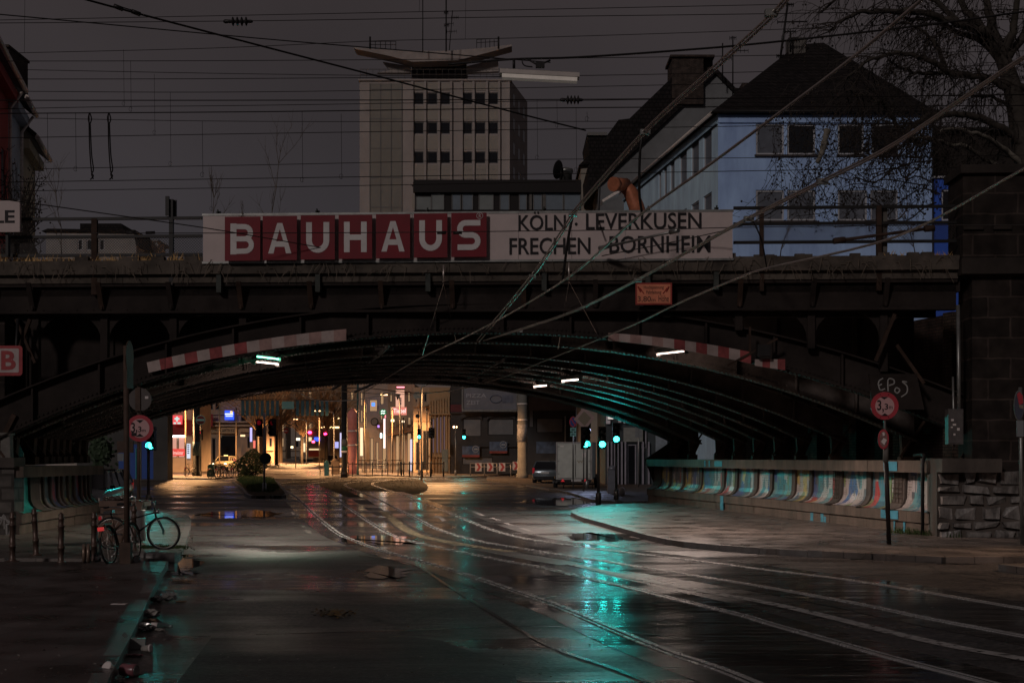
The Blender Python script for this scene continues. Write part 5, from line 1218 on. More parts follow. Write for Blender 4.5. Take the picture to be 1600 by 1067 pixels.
# shrub by the upper left houses
t = thing('bare_shrub', 'dark bare shrub climbing in front of the pale houses at upper left', 'shrub', tuple(P(20, 410, 42))); random.seed(4); mb = MB()
for k in range(60):
    x, y = random.uniform(2, 62), random.uniform(270, 400); p = P(x+random.uniform(-5, 5), 400, 42); path = cat([p, P(lerp(x, 20, .5), (y+400)/2, 42), P(x, y, 42), P(x+random.uniform(-14, 14), y-random.uniform(5, 40), 42)], 3); mb.tube(path, .02, 4, r1=.008)
    for q in range(5): e = path[random.randint(3, 9)]; mb.tube([e, e+Vector((random.uniform(-.3, .3), random.uniform(-.2, .2), random.uniform(-.1, .3)))], .008, 3); mb.ball(e+Vector((random.uniform(-.2, .2), 0, random.uniform(-.2, .2))), .03, 5)
mb.build('branches', twigm, t, fix=False)

# ================================================================== WIRES
HW = [[(-60, 33, 45), (400, 24, 44), (800, 16, 43), (1240, 7, 42)], [(-60, 37, 40), (400, 33, 40), (800, 27, 40), (1200, 22, 39), (1660, 14, 38)], [(-60, 85, 47), (250, 78, 47), (400, 73, 46), (600, 64, 46), (800, 60, 46), (1200, 47, 45), (1660, 27, 44)], [(-60, 96, 44), (400, 95, 44), (1000, 90, 44), (1660, 79, 43)],
      [(20, 109, 48), (400, 116, 48), (900, 122, 48)], [(20, 124, 43), (400, 123, 43), (1000, 117, 43), (1660, 99, 42)], [(30, 143, 46), (400, 144, 46), (1000, 134, 46), (1660, 118, 46)], [(-60, 157, 41), (400, 157, 41), (1000, 155, 41), (1660, 147, 40)], [(-60, 172, 45), (180, 167, 45), (400, 165, 45), (1000, 156, 44), (1660, 148, 43)],
      [(-60, 178, 39), (400, 175, 39), (700, 171, 39), (1000, 168, 39), (1660, 165, 38)], [(50, 185, 49), (400, 190, 49), (1000, 190, 49)], [(-60, 217, 42), (400, 209, 42), (1000, 200, 42), (1660, 189, 41)], [(60, 264, 46), (400, 258, 46), (800, 250, 46), (1300, 246, 45), (1660, 242, 44)], [(-60, 286, 40), (400, 279, 40), (1000, 270, 40), (1500, 262, 39)], [(-60, 300, 44), (400, 293, 44), (900, 284, 44)]]
drops = {0: [(655, 18, -20)], 2: [(38, 83, -20), (193, 78, 166), (727, 61, -20), (1345, 40, 156)], 3: [(204, 95, 175)], 4: [(241, 116, 211)], 6: [(266, 145, 260)], 8: [(839, 156, 250), (870, 157, 200)], 9: [(316, 190, 277), (118, 176, 268), (74, 178, 255), (472, 175, 285), (533, 178, 280), (900, 168, 270), (917, 175, 190)], 12: [(330, 259, 330)]}
ordn = ['topmost', 'second', 'third', 'fourth', 'fifth', 'sixth', 'seventh', 'eighth', 'ninth', 'tenth', 'eleventh', 'twelfth', 'thirteenth', 'fourteenth', 'lowest']
for i, w_ in enumerate(HW):
    pts = cat([P(*p) for p in w_], 6)
    t = thing('overhead_wire', '%s thin railway wire %s across the night sky%s' % (ordn[i], 'counted from the top, strung' if i not in (0, 14) else 'strung', '' if i < 14 else ', just above the parapet railing'), 'wire', tuple(pts[len(pts)//2]), 'railway overhead wires')
    mb = MB(); mb.tube(pts, .011 if i not in (9, 7) else .015, 4); mb.build('cable', wirem, t, fix=False)
    for (x, y0, y1) in drops.get(i, []):
        j = min(range(len(pts)), key=lambda k: abs(CX+pts[k].x*F/pts[k].y-x)); D = pts[j].y; mb = MB(); mb.tube([P(x, y0, D), P(x+1, y1, D)], .007, 3)
        c = P(x, y1-4, D); mb.tube([c+Vector((.05*math.cos(a), 0, .07*math.sin(a))) for a in [k*.7 for k in range(9)]], .006, 3); mb.build('dropper', wirem, t, fix=False)
for x, lab in ((140, 'left one of two hanging loops of cable from a railway wire'), (170, 'right one of two hanging loops of cable from a railway wire')):
    D = 39; t = thing('cable_loop', lab, 'cable', tuple(P(x, 176, D)), 'hanging cable loops'); mb = MB()
    mb.tube(cat([P(x, 176, D), P(x-2, 185, D), P(x, 194, D), P(x+3, 186, D), P(x, 176, D)], 5), .018, 4)
    mb.tube(cat([P(x-1, 180, D), P(x, 230, D), P(x+3, 268, D), P(x+6, 275, D), P(x+1, 281, D)], 4), .018, 4); mb.tube(cat([P(x+1, 194, D), P(x+3, 240, D), P(x+6, 265, D), P(x+3, 272, D), P(x+6, 280, D)], 4), .018, 4); mb.build('cable', blackm, t, fix=False)
def insul(x, y, D, w_, label):
    t = thing('insulator', label, 'insulator', tuple(P(x, y, D)), 'ribbed insulators'); mb = MB(); L = w_*D/F
    prof = [(.03, -L/2), (.06, -L/2+.05), (.05, -L*.25)]
    for k in range(4): z = -L*.22+L*.15*k; prof += [(.045, z), (.13, z+.03), (.13, z+.05), (.045, z+.08)]
    prof += [(.05, L/2-.06), (.03, L/2)]
    mb.lathe(prof, P(x, y, D), 10, 0, (1, 0, 0)); mb.build('body', blackm, t)
insul(372, 34, 40, 46, 'dark ribbed insulator on a wire near the top of the sky, left of the tower'); insul(893, 156.5, 41, 36, 'dark ribbed insulator on a wire right of the tower')
def cable(pts, r, m, label, name='cable', group=None, n=6, seg=6):
    pp = cat([P(*p) for p in pts], seg); t = thing(name, label, 'wire', tuple(pp[len(pp)//2]), group); mb = MB(); mb.tube(pp, r, n); mb.build('strand', m, t, fix=False); return t, pp
t, pp = cable([(60, -25, 26), (135, 0, 27), (400, 70, 30), (600, 122, 33), (800, 175, 36), (915, 204, 38)], .022, blackm, 'thick dark guy cable falling from the top left towards the narrow house')
mb = MB(); mb.cyl(P(178, 9.5, 27.5), P(192, 15, 27.6), .045); mb.cyl(P(206, 18, 27.8), P(219, 23, 27.9), .045); mb.tube([P(188, 11, 27.6), P(208, 17, 27.8)], .012, 5); mb.tube([P(188, 14, 27.6), P(208, 20, 27.8)], .012, 5); mb.build('turnbuckle', blackm, t)
t, pp = cable([(-60, 19, 30), (0, 23, 30), (400, 60, 32), (640, 80, 34), (860, 98, 36)], .013, blackm, 'thin guy wire falling gently across the upper sky towards the tower')
t, pp = cable([(-60, 305, 29), (0, 311, 29.5), (200, 339, 31), (350, 361, 32.5), (560, 397, 34), (640, 408, 34.2)], .012, wirem, 'thin wire falling across the left railing and the letter tiles')
t, pp = cable([(120, 364, 31), (200, 364.5, 31), (500, 364, 32), (700, 362.5, 32), (1000, 359, 32), (1180, 355, 31), (1450, 352, 31), (1640, 352, 30)], .010, wirem, 'thin span wire running in front of the advert board letters')
mb = MB()
for x in (205, 235, 690, 715): mb.cyl(P(x-7, 364, 31.6), P(x+7, 363.6, 31.6), .035)
mb.build('turnbuckle', blackm, t)
# hanging street lamp on its span wire
t, pp = cable([(700, 101, 25), (800, 93, 25), (900, 90, 25.2), (1050, 80, 25.5), (1200, 67, 26), (1450, 39, 26.5), (1660, 10, 27)], .020, blackm, 'thick dark span wire carrying the street lamp')
lamp = thing('hanging_lamp', 'long pale unlit street lamp hanging on a span wire in front of the tower', 'lamp', tuple(P(845, 113, 25)))
a, b = P(781, 114, 25), P(905, 120.5, 24.6); d = (b-a).normalized()
mb = MB(); up = Vector((0, 0, 1)); fr = Vector((0, -1, 0)); h = .10
sec = [(-.12, -.03), (-.10, .05), (0, .085), (.10, .05), (.12, -.03)]
ring = lambda c: [c+fr*s_+up*z for s_, z in sec]
A_, B_ = ring(a), ring(b); n = len(sec)
mb.add(A_+B_, [(k, k+1, n+k+1, n+k) for k in range(n-1)]+[tuple(range(n)), tuple(range(2*n-1, n-1, -1)), (0, n, 2*n-1, n-1)]); mb.build('housing', mat('lamp_housing', (.30, .27, .25), .5, .2, .2, 4), lamp)
mb = MB(); s2 = [(-.105, -.035), (-.09, -.10), (0, -.125), (.09, -.10), (.105, -.035)]
A_ = [a+d*.04+fr*s_+up*z for s_, z in s2]; B_ = [b-d*.04+fr*s_+up*z for s_, z in s2]; mb.add(A_+B_, [(k, k+1, n+k+1, n+k) for k in range(n-1)]+[tuple(range(n)), tuple(range(2*n-1, n-1, -1)), (0, n, 2*n-1, n-1)]); mb.build('lens', mat('lamp_lens', (.85, .78, .70), .25, 0, .15, 4, emit=(1, .9, .8), es=.05), lamp)  # weak emission stands in for glow caught by the unlit lens
mb = MB(); c = (a+b)/2; mb.tube([P(825, 93, 25), P(838, 101, 25), P(845, 101, 25), P(860, 94.5, 25)], .018, 5); mb.box(P(844, 102, 25), (.16, .12, .09)); mb.tube(cat([P(822, 92, 25), P(816, 96, 25), P(820, 103, 25), P(832, 105, 25)], 4), .012, 5); mb.cyl(P(803, 93, 25), P(803, 107, 25), .025); mb.build('hanger', blackm, lamp)
# tram contact wires ----------------------------------------------------
zz = lambda x, y, z: (x, y, (z-H)*F/(HY-y))
tw1 = [zz(1245, -30, 7.1), zz(1205, 22, 7.0), zz(1100, 118, 6.9), zz(1005, 206, 6.7), zz(900, 325, 6.2), zz(890, 340, 6.15), zz(830, 430, 5.7), zz(745, 532, 5.0)]
for k, off in enumerate((0, 5)):
    q = [(x+off*(1 if i < 3 else .6), y+off*.5, D) for i, (x, y, D) in enumerate(tw1)]
    t, pp = cable(q, .016, copper, ('upper' if k == 0 else 'lower')+' strand of the steep twin tram wire crossing the blue house', 'tram_wire', 'tram contact wires')
    if k == 0:
        mb = MB()
        for (x, y, z_) in ((1203, 20, 7), (1006, 206, 6.7), (893, 334, 6.17), (830, 431, 5.7)): mb.box(P(*zz(x+2, y+1, z_)), (.14, .1, .07))
        mb.build('clamp', greym, t)
t, pp = cable([zz(1480, -35, 6.6), zz(1440, 0, 6.5), zz(1330, 92, 6.3), zz(1200, 190, 6.0), zz(1100, 264, 5.8), zz(1000, 336, 5.6), zz(950, 381, 5.5), zz(890, 432, 5.35), zz(800, 488, 5.1), zz(720, 530, 4.85), zz(645, 566, 4.6), zz(570, 612, 4.5)], .020, copper, 'long tram wire running from the top right through the board to the arch crown', 'tram_wire', 'tram contact wires')
for k, off in enumerate((0, 4)):
    t, pp = cable([zz(1700, 42, 6.2), zz(1600, 88+off, 6.1), zz(1400, 222+off, 5.9), zz(1280, 284+off, 5.7), zz(1150, 350+off*.8, 5.55), zz(1000, 434+off*.5, 5.35), zz(900, 484+off*.5, 5.15), zz(800, 518+off*.4, 5.0), zz(755, 532, 4.95)], .015, copper, ('upper' if k == 0 else 'lower')+' strand of the twin tram wire passing under the letters BORNHEIM', 'tram_wire', 'tram contact wires')
    if k == 0:
        mb = MB()
        for (x, y, z_) in ((1285, 282, 5.7), (1170, 340, 5.57), (997, 436, 5.35), (812, 515, 5.02)): mb.box(P(*zz(x, y+2, z_)), (.14, .1, .07))
        mb.build('clamp', greym, t)
t, pp = cable([zz(1740, 190, 5.7), zz(1600, 264, 5.65), zz(1400, 370, 5.5), zz(1200, 419, 5.3), zz(1150, 436, 5.25), zz(1060, 474, 5.15), zz(1000, 503, 5.05), zz(950, 524, 4.95), zz(860, 560, 4.75), zz(780, 591, 4.55), zz(700, 612, 4.5)], .020, copper, 'lowest tram wire crossing below the orange warning sign', 'tram_wire', 'tram contact wires')
# insulated arms, hanger rods
def arm(a, b, r, label, m=None):
    t = thing('support_arm', label, 'wire support', tuple(P(*a)), 'tram wire supports'); mb = MB(); pa, pb = P(*a), P(*b); mb.tube([pa, pb], r, 7); 
    mb.tube([pa, pa.lerp(pb, .12)], r*1.9, 8); mb.tube([pb.lerp(pa, .1), pb], r*1.9, 8); mb.build('rod', m or rust, t); return t
arm((937, 388, 33), (1060, 360, 31), .03, 'pale insulated rod lying across the letters of the lower board line', greym)
arm((1302, 377, 29), (1460, 356, 29), .035, 'rusty insulated rod in front of the right railing')
def hanger(a, b, c, label):
    t = thing('wire_hanger', label, 'wire support', tuple(P(*a)), 'hanger wires below the bridge'); mb = MB(); mb.tube([P(*a), P(*b)], .011, 4); mb.tube([P(*a), P(*c)], .008, 4); mb.cyl(P(a[0], a[1]-2, a[2]), P(a[0], a[1]-30, a[2]), .03, .02, 6); mb.build('strand', copper, t, fix=False)
hanger((693, 444, 33), (660, 555, 35), (712, 532, 35), 'inverted V of hanger wires left of the arch crown'); hanger((889, 440, 33), (872, 545, 35), (935, 526, 34), 'inverted V of hanger wires under the letters FRECHEN')
def feeder(pts, r, label):
    return cable(pts, r, blackm, label, 'feeder_cable', 'black feeder cables')
feeder([(1005, 205, 31), (1000, 240, 31), (999, 300, 31.3), (1003, 332, 31.5)], .03, 'black feeder cable hanging from the steep twin wire to the board'); feeder([(897, 330, 31), (890, 360, 31), (884, 400, 31.2), (879, 440, 31.5)], .03, 'black feeder cable hanging past the letter N of the first board line'); feeder([(938, 280, 36), (936, 330, 34), (934, 358, 33)], .02, 'thin black cable hanging into the letter E of the board')
feeder([(1280, 285, 30), (1180, 345, 32), (1080, 372, 33), (940, 400, 33.2)], .012, 'thin dark stay from the twin clamp to the board'); feeder([(1175, 342, 30), (1190, 376, 31), (1198, 418, 33)], .016, 'short dark cable looping down from the right twin wire to the parapet')
# ================================================================== VEHICLES
plate_m = mat('number_plate', (.45, .44, .42), .4, 0, 0)
def car(name, label, loc, rz, paint, estate=True, lit=None, L=4.3, taxi=False, group=None):
    t = thing(name, label, 'car', (0, 0, 0), group)
    W = .86; h2 = L/2
    st = [(-h2, .70, .48, .82), (-h2+.06, .78, .34, .90), (-h2+.3, .84, .26, .95), (-1.0, .86, .24, .95), (0, .86, .24, .93), (.95, .85, .24, .92), (1.3, .84, .26, .87), (h2-.35, .82, .28, .76), (h2-.08, .74, .34, .66), (h2, .64, .42, .58)]
    mb = MB(); b = 0; rings = []
    for (y, w_, z0, z1) in st:
        r = [(-w_*.9, z0), (-w_, z0+.16), (-w_, z1-.14), (-w_*.90, z1-.01), (-w_*.5, z1+.02), (w_*.5, z1+.02), (w_*.90, z1-.01), (w_, z1-.14), (w_, z0+.16), (w_*.9, z0)]
        rings.append([Vector((x, y, z)) for x, z in r])
    n = 10
    vs = [p for r in rings for p in r]; fs = []
    for i in range(len(rings)-1):
        for k in range(n): fs.append((i*n+k, i*n+(k+1) % n, (i+1)*n+(k+1) % n, (i+1)*n+k))
    fs += [tuple(range(n)), tuple(range((len(rings)-1)*n, len(rings)*n))]
    mb.add(vs, fs, 0, True)
    yr, yf = -h2+.10, 1.02; ry, fy = (-h2+.38 if estate else -h2+1.1), .28; zb, zr = .93, 1.44
    base = [Vector((-.78, yr, zb)), Vector((.78, yr, zb)), Vector((.78, yf, zb)), Vector((-.78, yf, zb))]; top = [Vector((-.60, ry, zr-.03)), Vector((.60, ry, zr-.03)), Vector((.60, fy, zr)), Vector((-.60, fy, zr))]
    mb.slab([p+Vector((0, 0, -.03)) for p in top], (0, 0, 1), .07)
    for k in range(4): mb.bar(base[k], top[k], .07, .07)
    for s_ in (-1, 1):
        for q in (.36, .7): mb.bar(Vector((s_*.78, lerp(yr, yf, q), zb)), Vector((s_*.61, lerp(ry, fy, q), zr)), .05, .05)
    mb.build('body', paint, t)
    for k, nm in ((0, 'rear_window'), (1, 'side_window'), (2, 'windscreen'), (3, 'side_window')):
        a, b_ = base[k], base[(k+1) % 4]; c, d = top[(k+1) % 4], top[k]; g = MB(); g.quad(a, b_, c, d); g.build(nm, glass, t)
    for s_ in (-1, 1):
        for y in (-1.28, 1.30):
            mb = MB(); mb.lathe([(.20, -.11), (.30, -.11), (.325, -.06), (.325, .06), (.30, .11), (.20, .11)], (s_*.76, y, .325), 20, 0, (1, 0, 0)); w_ = mb.build('wheel', rubber, t)
            mb = MB(); mb.lathe([(.02, .10*s_), (.19, .115*s_), (.205, .09*s_)], (s_*.76, y, .325), 16, 0, (1, 0, 0)); mb.build('rim', greym, w_)
        mb = MB(); mb.box((s_*.66, h2-.10, .60), (.26, .12, .13)); mb.build('headlight', lit[0] if lit else mat('lamp_glass', (.4, .4, .4), .15, .2, 0), t)
        mb = MB(); mb.box((s_*.74, -h2+.06, .86), (.13, .08, .34)); mb.build('taillight', mat('tail_red', (.22, .012, .02), .2, 0, 0, emit=(1, .03, .05), es=.12), t)
        mb = MB(); mb.box((s_*.92, .75, .98), (.16, .1, .11)); mb.build('mirror', paint, t)
    mb = MB(); mb.box((0, -h2-.012, .72), (.5, .02, .11)); mb.box((0, h2+.012, .44), (.5, .02, .11)); mb.build('number_plate', plate_m, t)
    mb = MB(); mb.box((0, -h2-.01, .42), (1.4, .08, .16)); mb.build('bumper', blackm, t); mb = MB(); mb.box((0, h2-.02, .36), (1.25, .08, .12)); mb.build('bumper', blackm, t)
    if taxi: mb = MB(); mb.box((0, -.5, 1.53), (.42, .16, .11)); mb.build('taxi_sign', glow('taxi_sign_lit', (1, .8, .35), 1.5, (.5, .45, .2)), t)
    t.location = loc; t.rotation_euler = (0, 0, rz); return t
ink_blue = mat('car_paint_grey', (.17, .20, .22), .25, .5, .1, 3, spec=.6); car_dark = mat('car_paint_dark', (.03, .035, .042), .2, .4, .1, 3, spec=.6); car_silver = mat('car_paint_silver', (.24, .27, .28), .25, .6, .1, 3); car_cream = mat('car_paint_cream', (.42, .36, .24), .3, 0, .1, 3)
g = G(848, 757); car('parked_car', 'grey estate car parked in front of the white box trailer', tuple(g+Vector((.45, 2.1, .02))), R(-8), ink_blue)
car('parked_car', 'dark parked car just beyond the end of the left poster wall', (-13.95, 45.8, 0), R(183), car_dark)
car('parked_car', 'silver parked car behind the dark one past the left poster wall', (-15.3, 51.6, 0), R(185), car_silver)
lampw = glow('headlamp_lit', (1, .86, .6), 12)
car('taxi', 'cream taxi with glowing headlights beyond the traffic island', tuple(G(351, 733)), R(176), car_cream, True, (lampw,), taxi=True)
car('parked_car', 'dark car parked near the bins in front of the shop row', tuple(G(517, 729)), R(10), car_dark, group='small far parked cars'); car('parked_car', 'silver car on the far side of the red shop pavement', tuple(G(384, 730)), R(170), car_silver, group='small far parked cars')
# box trailer
def trailer():
    g = G(897, 765.5); t = thing('box_trailer', 'white graffiti marked box trailer parked by the right pavement', 'trailer', (0, 0, 0))
    tm = mat('trailer_panel', (.50, .52, .48), .5, 0, .16, 2); al = mat('trailer_alu', (.35, .34, .33), .35, .7, .2, 4); w2, L, z0, z1 = .90, 3.0, .62, 2.62
    mb = MB(); mb.box((0, L/2, (z0+z1)/2), (w2*2, L, z1-z0)); mb.build('box', tm, t)
    mb = MB()
    for s_ in (-1, 1):
        for y in (0, L): mb.box((s_*w2, y, (z0+z1)/2), (.07, .07, z1-z0+.06))
        for z in (z0, z1): mb.box((s_*w2, L/2, z), (.068, L, .066))
    for y in (0, L):
        for z in (z0, z1): mb.box((0, y, z), (w2*2, .066, .068))
    mb.build('edge_profiles', al, t)
    for s_ in (-1, 1):
        mb = MB(); mb.box((s_*.435, -.035, (z0+z1)/2), (.82, .03, z1-z0-.12)); d = mb.build('door', tm, t)
        mb = MB()
        for z in (.9, 1.6, 2.4): mb.box((s_*.82, -.06, z), (.14, .03, .06))
        mb.build('hinge', al, d); mb = MB(); mb.tube([(s_*.07, -.075, z0+.1), (s_*.07, -.075, z1-.1)], .018, 6); mb.box((s_*.07, -.08, 1.5), (.05, .05, .16)); mb.build('lock_bar', al, d)
        mb = MB(); mb.lathe([(.16, -.09), (.27, -.09), (.30, -.05), (.30, .05), (.27, .09), (.16, .09)], (s_*1.08, 1.3, .30), 18, 0, (1, 0, 0)); w_ = mb.build('wheel', rubber, t); mb = MB(); mb.lathe([(.02, .06*s_), (.16, .08*s_), (.17, .05*s_)], (s_*1.08, 1.3, .3), 14, 0, (1, 0, 0)); mb.build('rim', al, w_)
        mb = MB(); mb.tube([(s_*1.08, 1.3+.42*math.cos(R(a)), .36+.34*math.sin(R(a))) for a in range(0, 181, 20)], .03, 5)
        for k in range(8): a0_, a1_ = R(22.5*k), R(22.5*k+22.5); mb.quad((s_*1.08-.13, 1.3+.42*math.cos(a0_), .36+.34*math.sin(a0_)), (s_*1.08+.13, 1.3+.42*math.cos(a0_), .36+.34*math.sin(a0_)), (s_*1.08+.13, 1.3+.42*math.cos(a1_), .36+.34*math.sin(a1_)), (s_*1.08-.13, 1.3+.42*math.cos(a1_), .36+.34*math.sin(a1_)))
        mb.build('mudguard', blackm, t)
        mb = MB(); mb.slab([(s_*.58-.1, -.06, .47), (s_*.58+.1, -.06, .47), (s_*.58, -.06, .62)], (0, -1, 0), .02); mb.build('reflector', mat('reflector_red', (.5, .03, .04), .25, 0, 0, emit=(1, .05, .06), es=.25), t)
    mb = MB(); mb.box((0, .02, .53), (1.75, .10, .14)); mb.box((-.7, 1.3, .42), (.08, 2.6, .1)); mb.box((.7, 1.3, .42), (.08, 2.6, .1)); mb.box((0, 1.3, .30), (2.1, .08, .08)); mb.tube([(0, L, .45), (0, L+1.3, .5)], .05, 6); mb.tube([(-.55, .1, .5), (-.55, .1, .05)], .03, 6); mb.tube([(.95, -.0, .5), (.95, 0, .1)], .02, 5); mb.build('chassis', blackm, t)
    mb = MB(); mb.box((.12, -.05, .53), (.52, .02, .11)); mb.build('number_plate', plate_m, t)
    mb = MB(); mb.box((.55, -.056, 1.95), (.22, .006, .26)); mb.box((-.62, -.056, 2.42), (.17, .006, .07)); mb.build('sticker', whitecl, t)
    pl = Plane((-1, -.052), (1, -.052)); pl.n = Vector((0, -1, 0))
    for s_, rc in (('HSDG', (-.66, 1.80, -.28, 1.96)), ('GG', (-.22, 1.57, -.07, 1.64))): text(s_, pl, rc, inkm, t, 'lettering', .002, .003)
    mb = MB(); mb.tube(cat([Vector((.15+.05*i, -.055, 1.58+.07*math.sin(i*2.3))) for i in range(8)], 4), .012, 4); mb.build('scrawl', mat('scrawl_ochre', (.30, .23, .10), .6, 0, 0), t)
    t.location = g+Vector((0, 0, .0)); t.rotation_euler = (0, 0, R(-7)); t.scale = (1.05, 1.05, .98)
trailer()
# ================================================================== SIGNALS, MASTS, STREET LAMPS
teal = (.04, .95, .86)
def signal(name, label, x, yb, ytop, heads, D=None, rz=0, pm=None, group='traffic signals', r=.055):
    D = D or DY(yb); b = P(x, yb, D); b.z = 0.0; t = thing(name, label, 'traffic light', tuple(b), group)
    mb = MB(); mb.tube([b, P(x, ytop, D)], r, 10); mb.lathe([(r+.05, 0), (r+.05, .5), (r, .55)], b, 10); mb.build('pole', pm or greym, t)
    for (hx_, hy, lit, col, es, face) in heads:     # pixel centre of the lit/low lens
        c = P(hx_, hy, D-.25); hd = MB(); q = Matrix.Rotation(face, 3, 'Z'); LS = .25
        hd.box(c+Vector((0, .16, LS)), (.30, .2, .86), rz=face)
        hd.box(c+Vector((0, .30, LS)), (.05, .2, .2), rz=face)
        h = hd.build('signal_head', blackm, t)
        for k in range(3):
            vz = MB(); cc = c+Vector((0, 0, LS*k)); f = q @ Vector((0, -1, 0)); s_ = q @ Vector((1, 0, 0))
            for j in range(8):
                a0_, a1_ = R(-35+250/8*j), R(-35+250/8*(j+1)); p = [cc+f*(-.06)+(s_*math.cos(a)+Vector((0, 0, math.sin(a))))*.125 for a in (a0_, a1_)]
                vz.quad(p[0], p[1], p[1]+f*.22, p[0]+f*.22)
            vz.build('visor', blackm, h)
            on_ = (k == lit); ln = MB(); ln.lathe([(.118, 0), (.09, .02), (.01, .03)], cc+Vector((0, .07, 0))*1 + f*.02, 14, 0, tuple(f)); ln.build('lens', glow('lens_lit_%s_%s' % (str(round(col[0], 2)), min(es, 40)), col, min(es, 40)) if on_ else mat('lens_dark', (.02, .02, .02), .2, 0, 0), h)
        if es > 50:
            sl = bpy.data.lights.new('signal_light', 'SPOT'); sl.energy = es*SIGK; sl.color = col; sl.spot_size = R(76 if es > 600 else 100); sl.spot_blend = .6; sl.shadow_soft_size = .11; so_ = bpy.data.objects.new('signal_light', sl); C.objects.link(so_); so_.parent = h; so_.location = c+q @ Vector((0, -.02, 0))+Vector((0, 0, LS*lit))-b; so_.rotation_euler = (q @ Vector((-.20, -1, -.10))).to_track_quat('-Z', 'Y').to_euler()
    return t
SIGK = .62
signal('traffic_signal', 'black signal post with two bright teal lights beside the right pavement corner', 935, 791, 690, [(915, 694, 0, teal, 300, R(30)), (941, 694, 0, teal, 900, 0)], None, pm=blackm)
signal('traffic_signal', 'second post with a smaller teal light right behind the brightest signal', 963, 775, 676, [(963, 686, 0, teal, 200, 0)], 58)
signal('traffic_signal', 'signal post with a single teal light in front of the dark pizza building', 712, 744, 662, [(725, 683, 0, teal, 260, 0)])
signal('traffic_signal', 'signal post with teal light at the left street corner behind the height sign', 232, 796, 692, [(235, 696, 0, teal, 260, R(-10))], None, pm=mat('old_post', (.10, .09, .085), .6, .2, .3, 4))
signal('traffic_signal', 'signal post with small teal light in front of the striped awning row', 655, 744, 664, [(655, 682.5, 0, teal, 120, 0)])
signal('traffic_signal', 'pale post with two dark signal heads on the grassy traffic island', 413, 771, 645, [(404, 676, 2, (1, .02, .05), .08, R(25)), (425, 676, 2, (1, .02, .05), .07, R(-35))], None, pm=mat('pale_post', (.55, .57, .64), .5, 0, .2, 3))
signal('traffic_signal', 'dark post with two unlit signal heads seen from the side by the lilac windows', 674, 743, 655, [(672, 681, 9, teal, 1, R(70)), (677, 681, 9, teal, 1, R(-80))], None, pm=blackm)
signal('traffic_signal', 'dark signal post with a no entry sign beside the thick left mast', 313, 745, 665, [(313, 684, 2, (1, .02, .05), 3, R(-40))], None, pm=blackm)
signal('traffic_signal', 'tram signal post with a small bluish white light above the trailer', 917, 757, 655, [(919, 672, 0, (.55, .65, 1), 260, 0)], 74)
def mast(x, yb, ytop, D, w_, label, band=None, m=None):
    t = thing('tram_mast', label, 'mast', tuple(P(x, yb, D)), 'tram masts'); mb = MB(); b = P(x, yb, D); b.z = 0; mb.lathe([(w_*.62, 0), (w_*.62, .4), (w_*.5, .45), (w_*.48, H-(ytop-HY)*D/F)], b, 14); mb.build('pole', m or blackm, t)
    if band:
        for (y0, y1, mm) in band: mb = MB(); z1_ = H-(y0-HY)*D/F; z0_ = H-(y1-HY)*D/F; mb.lathe([(w_*.535, z0_), (w_*.535, z1_)], b, 14); mb.build('band', mm, t)
mast(307, 745, 560, 110, .56, 'thick dark tram mast left of the no entry sign', [(690, 712, mat('mast_poster', (.05, .10, .13), .5, 0, .3, 3))]); mast(538, 745, 560, 110, .46, 'thick dark tram mast with a green band in front of the far street', [(686, 697, mat('band_grey', (.12, .13, .13), .5, 0, .2, 3)), (697, 704, mat('band_green', (.02, .12, .06), .5, 0, .2, 3)), (704, 707, whitecl)])
mast(559, 742, 600, 116, .16, 'slim teal post between the advertising column and the grey house', None, mat('teal_post', (.03, .08, .08), .5, 0, .2, 3))
mast(816, 748, 600, 102, .70, 'broad grey concrete mast right of the pizza billboard', [(630, 632, whitecl), (655, 657, whitecl), (663, 690, mat('mast_print', (.25, .25, .26), .5, 0, .5, 6))], mat('mast_concrete', (.17, .165, .15), .8, 0, .25, 2))
# ================================================================== STREET BEYOND THE BRIDGE
sod = (1.0, .50, .20)
def street_lamp(x, y, D, en, label, armdx=1.6, ls=True, col=sod):
    h = P(x, y, D); base = Vector((h.x+armdx, h.y, 0)); t = thing('street_lamp', label, 'street lamp', tuple(base), 'lit street lamps'); mb = MB()
    mb.tube(cat([base, Vector((base.x, base.y, h.z-.9)), Vector((base.x-armdx*.2, base.y, h.z-.1)), h+Vector((0, 0, .12))], 5), .06, 6); mb.build('pole', greym, t)
    mb = MB(); mb.box(h+Vector((0, 0, .10)), (.75, .25, .12)); mb.build('lamp_head', greym, t); mb = MB(); mb.box(h, (.6, .2, .05)); mb.build('lamp_glass', glow('sodium_glass', col, 30), t)
    l_ = bpy.data.lights.new('lamp_light', 'SPOT'); l_.spot_size = R(168); l_.spot_blend = .4; l_.energy = en; l_.color = col; l_.shadow_soft_size = .25; lo = bpy.data.objects.new('lamp_light', l_); C.objects.link(lo); lo.parent = t; lo.location = h-base+Vector((0, -.1, -.35))
street_lamp(496, 642, 150, 42000, 'lit sodium street lamp over the far carriageway left of the green banded mast', 1.8)
street_lamp(462, 655, 205, 80000, 'small lit street lamp far down the street', 1.6)
street_lamp(280, 628, 112, 20000, 'lit sodium lamp above the red shop front on the left', -1.5)
street_lamp(600, 617, 122, 15000, 'lit sodium lamp high above the tram fence by the neon signs', 1.4)
street_lamp(685, 600, 98, 4500, 'lit sodium lamp in front of the lilac windows', -1.2)
warm = lambda n, c=(.3, .2, .1), v=.3: mat(n, c, .8, 0, v, .4)
stoneW = warm('far_stone', (.42, .31, .21)); stoneD = warm('far_stone_dark', (.32, .235, .165)); plaster = warm('far_plaster', (.48, .36, .25)); plasterG = warm('far_plaster_grey', (.34, .28, .23))
warmglass = mat('warm_window', (.10, .07, .05), .3, 0, .5, 1, emit=(1, .6, .3), es=.4)
